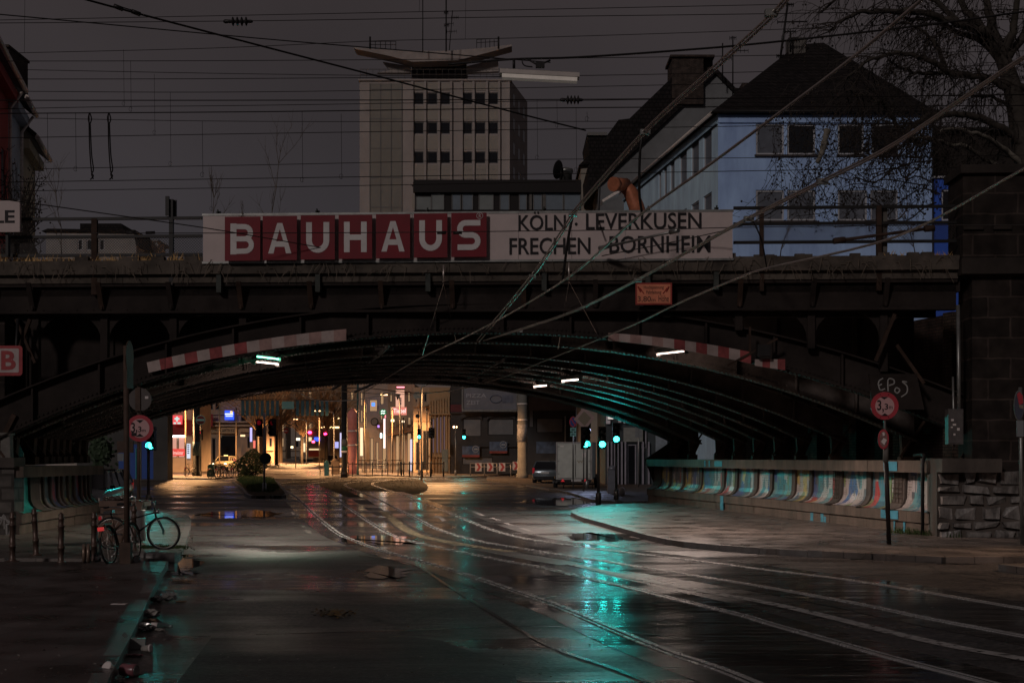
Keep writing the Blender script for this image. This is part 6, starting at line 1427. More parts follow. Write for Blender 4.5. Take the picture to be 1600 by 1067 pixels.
def block(name, label, x0, y0, x1, yb, D, wm, rows=(), depth=8, cat_='house', glassm=None, group=None, fm=None):
    pl = FP(D); r = pl.rpx(x0, y0, x1, yb); r = (r[0], 0, r[2], r[3]); hs = [pl.rpx(*q) for q in rows]
    t = house(name, label, cat_, pl, r, depth, hs, wm, group)
    for h in hs: window(pl, h, t, fm or framegrey, glassm or glass, .07, 0, off=-.10)
    return t, pl
# left corner: red shop
t, pl = block('corner_shop', 'corner shop with dark red fascia and lit red window on the left', 233, 590, 300, 740, 128, plaster, [(264, 681, 277, 715), (278, 681, 289, 715), (243, 690, 249, 735)], glassm=mat('shop_window_lit', (.3, .1, .08), .3, 0, .5, 1.3, emit=(1, .55, .42), es=.55))
mb = MB(); pl.slab(mb, pl.rpx(263, 656, 300, 680), 0, .25); mb.build('fascia', mat('fascia_red', (.20, .022, .024), .5, 0, .1, 1), t)
mb = MB(); pl.slab(mb, pl.rpx(266, 701, 289, 712), .03, .08); mb.build('banner', mat('banner_red', (.5, .05, .05), .5, 0, 0, emit=(1, .12, .1), es=.5), t); text('ollmeister', pl, pl.rpx(267, 704, 287, 710), glow('banner_letters', (1, .8, .7), .9), t, 'lettering', .09, .01)
mb = MB(); pl.slab(mb, pl.rpx(267, 679.5, 289, 683), .03, .10); mb.build('tube_light', glow('shop_tube', (1, .86, .8), 6), t)
mb = MB(); pl.slab(mb, pl.rpx(252, 660, 256, 735), 0, .3); pl.slab(mb, pl.rpx(258, 686, 262, 735), 0, .3); pl.slab(mb, pl.rpx(238, 640, 262, 644), 0, .5); mb.build('pilaster', stoneW, t)
t = thing('shop_sign', 'lit red square shop sign with a pale emblem above the red fascia', 'sign', tuple(pl.px(280, 657, .6))); mb = MB(); pl.slab(mb, pl.rpx(273, 649, 287.5, 663), .6, .9); mb.build('case', glow('sign_lit_red', (1, .09, .10), .85, (.4, .05, .05)), t)
mb = MB(); pl.slab(mb, pl.rpx(279, 651, 281.5, 659), .91, .93); pl.slab(mb, pl.rpx(276.5, 653, 284, 656), .91, .93); pl.slab(mb, pl.rpx(275, 660, 279, 662.5), .91, .93); pl.slab(mb, pl.rpx(281, 660, 286, 662.5), .91, .93); mb.build('emblem', glow('emblem_pale', (.75, 1, .95), .8), t)
t = thing('shop_sign', 'white lit sign strip standing right of the red shop window', 'sign', tuple(pl.px(297, 738, .5))); mb = MB(); pl.slab(mb, pl.rpx(294.5, 693, 299.5, 716), .5, .7); mb.build('case', glow('sign_lit_white', (.75, .85, 1), .9), t)
mb = MB()
for k in range(5): pl.slab(mb, pl.rpx(295.5, 695+3*k, 298.5, 696.5+3*k), .705, .715)
mb.build('lettering', mat('ink_blue', (.02, .05, .2), .5, 0, 0), t)
t = thing('wall_sign', 'curled metal hanging sign at the left corner building', 'sign', tuple(pl.px(250, 690, .4))); mb = MB(); c = pl.px(249, 666, .6); mb.tube([c+Vector((.45*math.cos(R(a)), 0, .45*math.sin(R(a)))) for a in range(0, 330, 22)], .06, 6); mb.tube([pl.px(238, 660, .5), pl.px(256, 657, .6), pl.px(262, 668, .6)], .05, 5); mb.build('scroll', mat('brass', (.45, .30, .14), .35, .9, .2, 4), t); mb = MB(); mb.lathe([(.34, -.04), (.34, .04)], c, 14, 0, (0, 1, 0)); mb.build('disc', mat('fascia_red'), t)
# blue hoarding and ivy house at left
t = thing('blue_hoarding', 'deep blue hoarding panels behind the left parked cars', 'fence', tuple(P(214, 748, 84))); pl = FP(84); mb = MB()
for x0, x1 in ((186, 203), (204, 219), (222, 240)): pl.slab(mb, pl.rpx(x0, 694 if x0 != 222 else 676, x1, 748), 0, .08)
mb.build('panel', mat('hoarding_blue', (.035, .085, .32), .5, 0, .2, 1), t)
mb = MB(); pl.slab(mb, pl.rpx(218, 668, 219.2, 748), .0, .14); pl.slab(mb, pl.rpx(213, 700, 213.8, 748), .08, .14); mb.build('post', mat('teal_strip', (.05, .4, .36), .4, 0, 0), t)
t, pl = block('dark_house', 'grey rendered house with ivy patch behind the blue hoarding', 120, 600, 262, 752, 100, mat('plaster_dark', (.07, .068, .065), .8, 0, .3, .5), [(168, 690, 176, 715), (226, 684, 234, 712)], depth=1.5)
t = thing('ivy_bush', 'dark ivy bush against the grey wall left of the height sign', 'bush', tuple(P(160, 720, 90))); mb = MB(); random.seed(9)
for k in range(900): c = P(158+random.gauss(0, 7), 705+random.gauss(0, 9), 90+random.uniform(-1, 1)); a = random.uniform(0, 6.28); u = Vector((math.cos(a), random.uniform(-.5, .5), math.sin(a)))*.11; v = Vector((-math.sin(a), random.uniform(-.5, .5), math.cos(a)))*.08; mb.quad(c-u-v, c+u-v, c+u+v, c-u+v)
mb.build('leaves', mat('ivy_leaf', (.035, .055, .03), .6, 0, .5, 3), t, fix=False)
# corner pub and blocks behind
t, pl = block('corner_pub', 'brown corner pub with a lettered fascia behind the taxi', 318, 560, 398, 735, 168, stoneD, [(331, 684, 337, 722), (344, 680, 370, 726), (386, 682, 391, 700), (325, 624, 333, 640), (336, 624, 344, 640), (376, 640, 386, 660)])
mb = MB(); pl.slab(mb, pl.rpx(328, 669, 345, 676), 0, .35); pl.slab(mb, pl.rpx(346, 668, 369, 677), 0, .45); pl.slab(mb, pl.rpx(375, 669, 394, 675), 0, .35); mb.build('fascia', mat('fascia_cream', (.42, .29, .17), .6, 0, .15, 1), t)
text('GARTEN ECK', pl, pl.rpx(348, 670, 368, 674.5), inkm, t, 'lettering', .46, .01, .01); text('CATERING', pl, pl.rpx(329.5, 670.5, 344, 674.5), inkm, t, 'lettering', .36, .01)
mb = MB(); pl.slab(mb, pl.rpx(320, 658, 398, 660), 0, .5); pl.slab(mb, pl.rpx(322, 646, 398, 647.5), 0, .3); pl.slab(mb, pl.rpx(325, 664, 393, 666), 0, .6); mb.build('cornice', stoneW, t)
t = thing('hanging_sign', 'dark red hanging pub sign with black crest right of the no entry sign', 'sign', tuple(pl.px(327, 666, .8))); mb = MB(); pl.slab(mb, pl.rpx(320.5, 647, 335, 667), .8, 1.0); mb.build('panel', mat('fascia_red'), t); mb = MB(); pl.slabpx(mb, [(323, 648), (332.5, 648), (332.5, 656), (328, 659), (323, 656)], 1.0, 1.03); mb.build('crest', blackm, t)
t = thing('lit_sign', 'bright blue lit square sign with a yellow dot above the pub fascia', 'sign', tuple(pl.px(360, 656, .5))); r = pl.rpx(353.5, 641.5, 367, 656); mb = MB(); pl.slab(mb, r, .5, .9); mb.build('case', glow('sign_lit_blue', (.03, .10, 1), 1.3), t)
mb = MB(); pl.slab(mb, pl.rpx(354, 646, 366.5, 648.2), .91, .93); pl.slab(mb, pl.rpx(355, 649.5, 366, 651), .91, .93); mb.build('lettering', glow('sign_white', (.85, .95, 1), 1.2), t); mb = MB(); c = pl.px(364, 644, .92); mb.lathe([(.17, -.02), (.17, .02)], c, 12, 0, (0, 1, 0)); mb.build('dot', glow('sign_yellow', (1, .7, .3), 1.2), t)
# distant street end
FARG = 'distant houses at the end of the street'
for i, (x0, x1, y0, D, m_, lab) in enumerate([(396, 428, 570, 215, stoneD, 'brown distant house directly behind the dark signal heads'), (427, 446, 575, 330, stoneW, 'narrow distant house left of the far street end'), (445, 470, 585, 430, plasterG, 'dim house closing the far street end'), (468, 490, 580, 300, stoneD, 'distant brown house right of the far street end'), (489, 536, 570, 235, plaster, 'distant plaster house behind the red tail lights'), (534, 566, 560, 200, stoneD, 'dark distant house behind the green banded mast')]):
    rw = []
    for r_ in range(4):
        n_ = max(2, int((x1-x0)/9))
        for c_ in range(n_): a = x0+(x1-x0)*(c_+.3)/n_; b_ = x0+(x1-x0)*(c_+.72)/n_; rw.append((a, 612+24*r_, b_, 626+24*r_))
    t, pl = block('town_house', lab, x0, y0, x1, 720, D, m_, rw, glassm=warmglass if i % 2 else glass, group=FARG)
    mb = MB(); pl.slab(mb, pl.rpx(x0, 702, x1, 704), 0, .5); pl.slab(mb, pl.rpx(x0, 632, x1, 633), 0, .25); mb.build('ledge', stoneW, t)
pl = FP(200)
t = thing('bus_shelter', 'yellow lit tram shelter roof beside the green banded mast', 'shelter', tuple(P(517, 722, 180))); pl = FP(180)
mb = MB(); pl.slab(mb, pl.rpx(503, 649, 531, 652), -2, 0); pl.slab(mb, pl.rpx(502, 666, 531, 670), -2, 0); 
for x in (503, 514, 530): pl.slab(mb, pl.rpx(x-.6, 650, x+.6, 722), -.3, 0)
mb.build('frame', framegrey, t); mb = MB()
for a, b_ in ((505, 512), (515, 523), (526, 530)): pl.slab(mb, pl.rpx(a, 651.5, b_, 654), .02, .2)
for a, b_ in ((502.5, 513.5), (515, 530)): pl.slab(mb, pl.rpx(a, 666.5, b_, 668.5), .02, .2)
mb.build('strip_light', glow('shelter_light', (1, .66, .28), 5), t)
mb = MB(); pl.slab(mb, pl.rpx(503, 655, 513, 665), -1.9, -1.8); pl.slab(mb, pl.rpx(515, 655, 530, 665), -1.9, -1.8); mb.build('panel', mat('shelter_panel', (.28, .2, .1), .5, 0, .2, 2), t)
def redlamp(x, y, D, label, w_=.35, es=14, col=(1, .03, .12)):
    t = thing('red_light', label, 'light', tuple(P(x, y, D)), 'far red lights'); mb = MB(); mb.ball(P(x, y, D), w_/2, 10, 0, .7); mb.build('lens', glow('red_glow', col, es), t); mb = MB(); mb.box(P(x, y, D)+Vector((0, .2, 0)), (w_*1.3, .2, w_*1.1)); mb.build('housing', blackm, t)
redlamp(489.5, 690, 160, 'round red light glowing low in the far street'); redlamp(509, 677.5, 170, 'red light right of and above the round red one', .5); redlamp(484, 675.5, 175, 'dim wide red light above the kiosk window', .5, 5); redlamp(269, 686, 120, 'small red light left in the red shop', .2, 4) if False else None
t = thing('kiosk', 'small lit kiosk with blue sign in the far street', 'kiosk', tuple(P(492, 715, 175))); pl = FP(175); mb = MB(); pl.slab(mb, pl.rpx(481, 672, 508, 715), -4, 0); mb.build('body', stoneD, t); mb = MB(); pl.slab(mb, pl.rpx(491, 683, 500, 689), .02, .12); mb.build('sign', glow('kiosk_blue', (.05, .12, .9), 1.6), t); mb = MB(); pl.slab(mb, pl.rpx(482.5, 683, 487, 689), .02, .1); pl.slab(mb, pl.rpx(483, 701, 500, 703), .02, .1); mb.build('lit_window', glow('kiosk_warm', (1, .75, .4), 1.1), t); mb = MB(); pl.slab(mb, pl.rpx(482, 703, 500, 713), .02, .08); mb.build('counter', mat('fascia_red'), t)
# far trees
def far_tree(x, D, label, seed, h=15):
    random.seed(seed); b = P(x, 715, D); b.z = 0; t = thing('street_tree', label, 'tree', tuple(b), 'bare trees along the far street'); mb = MB(); mb.tube([b, b+Vector((0, 0, 5))], .25, 7, r1=.17); mb.build('trunk', barkm, t); mb = MB()
    for k in range(70):
        p = b+Vector((0, 0, random.uniform(4, 6))); d = Vector((random.uniform(-1, 1), random.uniform(-1, 1), random.uniform(.3, 1.4))).normalized(); pts = [p]
        for j in range(6): d = (d+Vector((random.uniform(-.3, .3), random.uniform(-.3, .3), random.uniform(-.15, .2)))).normalized(); pts.append(pts[-1]+d*h*.09)
        mb.tube(pts, .06, 4, r1=.02)
        for j in range(10): q = pts[random.randint(2, 6)]; e = Vector((random.uniform(-1, 1), random.uniform(-1, 1), random.uniform(-.6, .9)))*.9; mb.tube([q, q+e, q+e*1.5+Vector((random.uniform(-.3, .3), 0, -.2))], .025, 3)
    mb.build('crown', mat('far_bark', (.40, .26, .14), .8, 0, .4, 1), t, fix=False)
for i, (x, D) in enumerate([(432, 185), (472, 215), (402, 150), (510, 170)]): far_tree(x, D, ['bare tree lit gold behind the banner row', 'bare tree lit gold at the far street end', 'bare tree behind the pub beside the island signal', 'bare tree lit gold behind the shelter'][i], 50+i)
# row of hanging banners
banm = mat('banner_teal', (.02, .062, .085), .7, 0, .2, 1); pl = FP(124)
ORD = ['first', 'second', 'third', 'fourth', 'fifth', 'sixth', 'seventh', 'eighth', 'ninth', 'tenth', 'eleventh', 'twelfth', 'thirteenth', 'fourteenth', 'last']
bxs = [377, 384, 392, 399.5, 407.5, 416, 423.5, 431, 462.5, 470.5, 478, 486, 493.5, 501, 508.5]
for i, x in enumerate(bxs):
    t = thing('hanging_banner', '%s dark teal vertical banner from the left in the row over the street' % ORD[i], 'banner', tuple(pl.px(x+2.4, 637)), 'teal banners hung over the street'); mb = MB(); pl.slab(mb, pl.rpx(x, 626, x+4.8, 649.5), 0, .04); mb.build('cloth', banm, t); mb = MB(); pl.slab(mb, pl.rpx(x-.3, 625.4, x+5.1, 626.2), -.02, .06); mb.build('rod', blackm, t)
t = thing('street_banner', 'wide pale teal banner hung in the middle of the banner row', 'banner', tuple(pl.px(450, 633))); mb = MB(); pl.slab(mb, pl.rpx(440.5, 627, 459.5, 639), 0, .04); mb.build('cloth', mat('banner_pale', (.09, .22, .23), .7, 0, .1, 1), t)
cable([(366, 625, 124), (440, 624, 124), (520, 625.5, 124)], .03, blackm, 'thin cable carrying the row of teal banners'); cable([(470, 615, 108), (500, 626, 108), (560, 624, 108), (620, 612, 108)], .03, greym, 'pale sagging cable between the arch and the green banded mast')
# advertising column
t = thing('advertising_column', 'round pink lit advertising column right of the green banded mast', 'advertising column', tuple(P(551, 738, 118))); b = P(551, 738, 118); b.z = .1; mb = MB(); mb.lathe([(.42, 0), (.42, .7), (.40, .72), (.40, 4.3), (.46, 4.35), (.46, 5.2), (.1, 5.6)], b, 18); mb.build('drum', mat('column_pink', (.42, .16, .13), .5, 0, .4, 1.2, emit=(1, .3, .25), es=.04), t)
mb = MB(); mb.lathe([(.44, .0), (.44, .12)], b+Vector((0, 0, 2.4)), 18); mb.lathe([(.44, .0), (.44, .12)], b+Vector((0, 0, 3.6)), 18); mb.build('band', white, t)
# shop row on the right of the tram loop
block('grey_house', 'grey brown house with tall dark window boxes behind the advertising column', 560, 560, 607, 742, 150, plasterG, [(577, 624, 590, 643), (571, 630, 574, 646), (571, 650, 574, 668), (597, 676, 604, 735), (594, 612, 600, 632), (594, 640, 598, 656), (563, 612, 567, 634), (563, 640, 567, 660), (578, 684, 584, 735), (587, 690, 592, 735), (565, 690, 570, 735)], glassm=warmglass)
pl = FP(149.5); t = thing('window_screen', 'small bright blue screen glowing in an upper window', 'screen', tuple(pl.px(583, 635, .1))); mb = MB(); pl.slab(mb, pl.rpx(581, 629, 586, 634.5), .08, .2); mb.build('screen', glow('screen_blue', (.08, .25, 1), 1.8), t)
t = thing('wall_clock', 'round dark clock sign on the grey brown house', 'clock', tuple(pl.px(586, 660, .3))); mb = MB(); c = pl.px(586, 659, .5); mb.lathe([(.42, -.1), (.45, 0), (.42, .1)], c, 18, 0, (0, 1, 0)); mb.build('case', blackm, t); mb = MB(); mb.lathe([(.34, -.14), (.34, -.1)], c, 18, 0, (0, 1, 0)); mb.build('face', framegrey, t)
pl = FP(134); t = thing('neon_sign', 'round green lit sign with white curves above the shop pavement', 'sign', tuple(pl.px(600, 645, .5))); c = pl.px(599.5, 644.5, .6); mb = MB(); mb.lathe([(.32, -.1), (.34, 0), (.32, .1)], c, 18, 0, (0, 1, 0)); mb.build('case', mat('sign_green', (.01, .10, .04), .4, 0, 0, emit=(.02, .8, .25), es=.12), t); mb = MB()
for dz in (-.12, .10): mb.tube(cat([c+Vector((-.18, -.13, dz-.04)), c+Vector((-.08, -.13, dz+.06)), c+Vector((.08, -.13, dz-.0)), c+Vector((.2, -.13, dz+.08))], 4), .05, 5)
mb.build('curves', glow('neon_white', (.8, 1, .85), 1.6), t)
t = thing('neon_sign', 'tall pink lit sign standing above the wide lettered one', 'sign', tuple(pl.px(625.5, 636, .6))); mb = MB(); pl.slab(mb, pl.rpx(619.5, 610, 632.5, 636), .5, .9); mb.build('case', glow('neon_peach', (1, .52, .36), .85), t); mb = MB(); pl.slabpx(mb, [(619, 615), (628, 616), (622, 626)], .92, .95); mb.build('arrow', blackm, t); mb = MB()
for k in range(5): pl.slab(mb, pl.rpx(624.5, 622+2.3*k, 628.5, 623.6+2.3*k), .92, .94)
mb.build('lettering', mat('ink_steel', (.05, .10, .16), .5, 0, 0), t)
t = thing('neon_sign', 'wide salmon lit sign with pale lettering', 'sign', tuple(pl.px(625, 648, .6))); mb = MB(); pl.slab(mb, pl.rpx(614, 636.5, 636, 648.5), .5, .95); mb.build('case', glow('neon_salmon', (1, .30, .22), .8), t); text('Tiebel', pl, pl.rpx(616, 638.5, 635, 645.5), glow('neon_letters', (1, .85, .8), 1.2), t, 'lettering', .96, .02, .01)
t = thing('neon_tube', 'vertical white neon strip on the shop corner left of the awnings', 'light', tuple(pl.px(601, 735, .3))); mb = MB(); pl.slab(mb, pl.rpx(600.2, 654, 602.2, 700), .3, .4); mb.build('tube', glow('neon_strip', (1, .82, .8), 3), t)
t = thing('neon_tube', 'short bright cyan white lamp beside the vertical neon strip', 'light', tuple(pl.px(596, 682, .4))); mb = MB(); pl.slab(mb, pl.rpx(595, 677, 597.3, 684), .4, .55); mb.build('tube', glow('neon_cyan', (.6, 1, 1), 8), t)
t, pl = block('awning_shop', 'low shop row with brown slatted awnings and shutters', 606, 600, 648, 742, 138, stoneD, [(609, 612, 613, 628), (617, 612, 621, 628), (637, 612, 641, 628), (609, 634, 613, 650), (637, 651, 642, 664), (610, 680, 615, 735), (618, 680, 624, 735), (627, 678, 633, 735), (636, 676, 643, 735)], glassm=warmglass)
mb = MB()
for k in range(5): a = 609+8*k; mb.slab([pl.px(a, 668, .1), pl.px(a+7.4, 667, .1), pl.px(a+6, 680-k*1.6, 1.3), pl.px(a-2.5, 681-k*1.6, 1.3)], (0, 0, 1), .06)
mb.build('awning', mat('awning_brown', (.32, .18, .10), .7, 0, .3, 3), t)
mb = MB()
for k in range(17): x = 609+2.35*k; pl.slab(mb, pl.rpx(x, 656, x+.5, 668), .05, .14)
mb.build('balcony_slats', stoneW, t)
t, pl = block('panel_house', 'beige block with a flat sign panel beside the lilac windows', 646, 605, 672, 742, 128, stoneW, [(649, 690, 654, 735), (660, 672, 671, 735), (649, 612, 653, 628), (662, 612, 667, 628)])
mb = MB(); pl.slab(mb, pl.rpx(647, 635, 670.5, 658), .0, .18); mb.build('panel', mat('panel_beige', (.36, .26, .17), .6, 0, .1, 1), t); mb = MB(); pl.slab(mb, pl.rpx(645.5, 634, 671.5, 636), 0, .35); mb.build('ledge', stoneW, t)
t = thing('hanging_sign', 'dark round pole sign in front of the beige panel', 'sign', tuple(P(653, 742, 115))); mb = MB(); p_ = FP(115); mb.lathe([(.18, -.03), (.18, .03)], p_.px(652.5, 650, 0), 16, 0, (0, 1, 0)); mb.build('disc', blackm, t); mb = MB(); mb.tube([p_.px(653.5, 742), p_.px(653.5, 642)], .035, 6); mb.build('pole', blackm, t)
t = thing('rooftop_clock', 'pale half round clock on a post over the beige block', 'clock', tuple(P(653, 634, 126))); mb = MB(); p_ = FP(126); mb.lathe([(.34, -.05), (.36, 0), (.34, .05)], p_.px(652, 618, .2), 18, 0, (0, 1, 0)); mb.build('face', mat('clock_face', (.22, .26, .25), .5, 0, .2, 3), t); mb = MB(); mb.tube([p_.px(654, 636, .2), p_.px(654, 622, .3)], .12, 8); mb.build('post', plaster, t)
t, pl = block('ribbed_house', 'tan ribbed house with four tall lilac windows', 671, 605, 703, 742, 122, warm('far_tan', (.40, .27, .15)), [(675, 653, 679, 708), (681, 651, 685, 708), (686.5, 650, 690.5, 708), (692, 649, 696, 708)], glassm=mat('lilac_window', (.20, .15, .19), .4, 0, .15, 1, emit=(.8, .6, .75), es=.10), fm=mat('frame_tan', (.25, .16, .09), .6, 0, 0))
mb = MB()
for k in range(8): x = 672+4.2*k; pl.slab(mb, pl.rpx(x, 626-k*.9, x+.9, 646), 0, .14)
for x in (672.5, 680, 686, 691.5, 698): pl.slab(mb, pl.rpx(x-.5, 648, x+.6, 712), 0, .16)
for k in range(5): x = 677+5*k; pl.slab(mb, pl.rpx(x, 714, x+.9, 738), 0, .2)
mb.build('rib', warm('far_tan_light', (.46, .33, .20)), t)
mb = MB(); pl.slab(mb, pl.rpx(670, 711, 704, 714), 0, .3); pl.slab(mb, pl.rpx(670, 646, 704, 648), 0, .3); mb.build('ledge', warm('far_tan'), t)
t = thing('ticket_cabinet', 'grey green control cabinet in front of the ribbed house', 'cabinet', tuple(G(695, 736))); mb = MB(); p_ = FP(120); p_.slab(mb, p_.rpx(690.5, 702, 700, 736), -.5, 0); mb.build('case', mat('cabinet_green', (.17, .20, .18), .5, 0, .15, 3), t); mb = MB(); p_.slab(mb, p_.rpx(691.2, 704, 699.3, 734), .0, .03); mb.build('door', mat('cabinet_green'), t)
# dark building with billboard
dkm = mat('soot_plaster', (.05, .048, .047), .8, 0, .3, .8); t, pl = block('arcade_building', 'dark two storey building with arched openings under a pizza billboard', 704, 560, 812, 742, 119, dkm, [(723, 654, 752, 682), (762, 654, 803, 680), (722, 714, 770, 726)], glassm=mat('pale_blind', (.16, .165, .17), .7, 0, .2, 1), fm=blackm)
mb = MB(); pl.slabpx(mb, [(704, 646), (704, 632), (722, 632), (722, 646)], 0, .2); mb.build('red_panel', mat('maroon', (.10, .03, .035), .7, 0, .2, 1), t)
for x0, x1 in ((716, 757), (757, 809)):
    mb = MB()
    for k in range(6): a0_, a1_ = math.pi*k/6, math.pi*(k+1)/6; xc = (x0+x1)/2; rx = (x1-x0)/2-4; mb.slab([pl.px(xc+rx*math.cos(a0_), 657-7*math.sin(a0_), .0), pl.px(xc+rx*math.cos(a1_), 657-7*math.sin(a1_), .0), pl.px(xc+rx*math.cos(a1_), 644, .0), pl.px(xc+rx*math.cos(a0_), 644, .0)], pl.n, .16)
    mb.build('arch', dkm, t)
mb = MB(); pl.slab(mb, pl.rpx(722, 696, 812, 698), 0, .25); pl.slab(mb, pl.rpx(704, 644, 812, 646), 0, .3); mb.build('ledge', dkm, t)
bb = thing('billboard', 'grey framed billboard reading PIZZA ZEIT under the arch', 'billboard', tuple(pl.px(766, 643, .8))); mb = MB(); pl.slab(mb, pl.rpx(724, 606, 808, 641), .6, .9); mb.build('panel', mat('billboard_grey', (.17, .175, .20), .5, 0, .25, .7), bb)
mb = MB()
for r in ((722, 604, 724.5, 643.5), (806.5, 604, 809, 643.5)): pl.slab(mb, pl.rpx(*r), .55, 1.0)
pl.slab(mb, pl.rpx(724.5, 640, 806.5, 643.5), .55, 1.0); mb.build('frame', greym, bb)
bt_ = mat('billboard_text', (.34, .35, .38), .5, 0, 0); text('PIZZA', pl, pl.rpx(729, 615.5, 760, 621.5), bt_, bb, 'lettering', .91, .02, .01); text('ZEIT', pl, pl.rpx(729, 626, 750, 632.5), bt_, bb, 'lettering', .91, .02, .01)
mb = MB(); mb.tube([pl.px(775+9*math.cos(a), 624+6*math.sin(a), .92) for a in [k*.35 for k in range(18)]], .05, 4); pl.slab(mb, pl.rpx(785, 618, 802, 630), .91, .93); mb.build('picture', mat('billboard_pic', (.12, .13, .17), .5, 0, .4, 2), bb)
for i, (x0, y0, x1, y1) in enumerate([(722.5, 697, 749.5, 714), (765, 690, 792.5, 708)]):
    t = thing('poster_panel', ['lower left blue poster panel with red strip on the dark building', 'upper right blue poster panel with red strip on the dark building'][i], 'poster', tuple(pl.px((x0+x1)/2, y1, .3)), 'poster panels on the dark building'); mb = MB(); pl.slab(mb, pl.rpx(x0, y0, x1, y1), .3, .36); mb.build('panel', mat('poster_blue', (.06, .10, .17), .4, 0, .7, 2.5), t)
    mb = MB(); pl.slab(mb, pl.rpx(x0, y1-3.6, x1, y1), .36, .39); mb.build('strip', mat('poster_red', (.25, .06, .05), .5, 0, .3, 3), t); c = pl.px(x1-6, y0+4.5, .37); mb = MB(); mb.tube([c+Vector((.27*math.cos(k*.42), 0, .27*math.sin(k*.42))) for k in range(15)], .04, 4, closed=True); pl.slab(mb, (pl.uz(x1-9, y0)[0], c.z-.06, pl.uz(x1-3, y0)[0], c.z+.06), .37, .38); mb.build('emblem', mat('poster_pale', (.30, .33, .36), .5, 0, 0), t)
t = thing('twin_lamps', 'pair of small bright orange spotlights on the ribbed house corner', 'light', tuple(P(711, 667, 117))); mb = MB()
for x in (709.3, 712.7): mb.ball(P(x, 667, 117), .09, 10)
mb.build('bulb', glow('spot_orange', (1, .55, .3), 40), t); mb = MB(); mb.box(P(711, 666, 117.3), (.5, .1, .1)); mb.build('bracket', blackm, t)
# chevron boards on a crash rail
cr_t = thing('crash_rail', 'white painted pipe rail carrying the chevron boards', 'barrier', tuple(P(780, 744, 112))); p_ = FP(112); mb = MB()
for y in (724, 729.5): mb.tube([p_.px(735, y), p_.px(812, y-.5)], .05, 6)
for x in (735, 757, 777, 798, 811): mb.tube([p_.px(x, 745), p_.px(x, 723.5)], .05, 6)
mb.build('pipe', mat('rail_grey', (.20, .19, .19), .5, .2, .2, 4), cr_t)
for i, (x, y) in enumerate(((747.5, 729.5), (766, 729.5), (784.5, 729.5), (806, 727.5))):
    t = thing('chevron_board', '%s red and white chevron board on the pipe rail' % ['leftmost', 'second from left', 'third from left', 'rightmost'][i], 'sign', tuple(p_.px(x, y+6, .1)), 'chevron boards'); mb = MB(); p_.slab(mb, p_.rpx(x-5, y-6.5, x+5, y+6.5), .06, .10); mb.build('plate', mat('chev_white', (.42, .40, .42), .5, 0, .1, 3), t); mb = MB()
    for dx in (-3,): p_.slabpx(mb, [(x-3.5, y-6), (x+.5, y-6), (x+4, y), (x+.5, y+6), (x-3.5, y+6), (x, y)], .102, .11)
    mb.build('chevron', mat('chev_red', (.30, .05, .06), .5, 0, .15, 3), t)
# wall behind trailer
t, pl = block('blind_wall_building', 'dark building with blank pale window bays behind the trailer', 824, 560, 900, 745, 116, mat('dark_plaster_b', (.045, .047, .05), .8, 0, .3, .8), [(838, 653, 880, 676), (826, 640, 834, 668)], glassm=mat('pale_blind'), fm=blackm)
mb = MB(); pl.slab(mb, pl.rpx(826, 620, 900, 641), 0, .3); mb.build('fascia', mat('mauve_fascia', (.10, .085, .09), .6, 0, .2, 1), t)
mb = MB(); pl.slab(mb, pl.rpx(838, 690, 868, 708), 0, .08); mb.build('poster', mat('poster_blue'), t); mb = MB(); pl.slab(mb, pl.rpx(882, 650, 884, 690), 0, .4); mb.build('downpipe', greym, t)
# house right of trailer with pale door strips
t, pl = block('shop_house', 'narrow shop front with pale vertical strips and a tall dark door under the arch', 946, 600, 1030, 770, 84, mat('shop_dark', (.05, .06, .065), .6, 0, .3, 1), [(980, 694, 994, 758), (1002, 668, 1010, 700)], fm=mat('strip_pale', (.28, .26, .30), .4, 0, .2, 3))
mb = MB()
for x in (948.5, 954, 959, 964, 970, 975.5, 996, 1003, 1012): pl.slab(mb, pl.rpx(x, 690, x+2.4, 764), 0, .25)
mb.build('door_strip', mat('strip_pale'), t); mb = MB(); pl.slab(mb, pl.rpx(974, 668, 1004, 690), 0, .2); mb.build('fascia', mat('fascia_pale', (.24, .24, .22), .5, 0, .25, 3), t); mb = MB(); pl.slab(mb, pl.rpx(974, 655, 994, 661), 0, .3); pl.slab(mb, pl.rpx(947, 648, 953, 662), 0, .3); pl.slab(mb, pl.rpx(966, 650, 970, 660), 0, .3); mb.build('lit_strip', mat('strip_lit', (.30, .27, .28), .5, 0, .4, 6, emit=(1, .85, .9), es=.08), t)
mb = MB(); pl.slab(mb, pl.rpx(1024, 672, 1042, 712), -.3, .2); mb.build('side_panel', mat('panel_bluegrey', (.22, .25, .28), .6, 0, .3, 2), t)
p_ = FP(80); t = thing('round_sign', 'round pale lit shop sign half hidden by the arch foot', 'sign', tuple(p_.px(1012, 673))); mb = MB(); mb.lathe([(.36, -.05), (.36, .05)], p_.px(1012.5, 662, 0), 20, 0, (0, 1, 0)); mb.build('disc', mat('sign_disc', (.45, .45, .38), .4, 0, .1, 4, emit=(.9, .9, .7), es=.25), t); mb = MB(); mb.tube([p_.px(1012.5, 662, .1)+Vector((.32*math.cos(k*.35), -.0, .32*math.sin(k*.35))) for k in range(18)], .025, 4, closed=True); p_.slab(mb, p_.rpx(1007, 661, 1018, 662.5), .06, .08); p_.slab(mb, p_.rpx(1008, 664, 1017, 665), .06, .08); mb.build('lettering', inkm, t); mb = MB(); mb.tube([p_.px(1012, 673, -.1), p_.px(1012, 700, -.3)], .03, 5); mb.build('bracket', blackm, t)
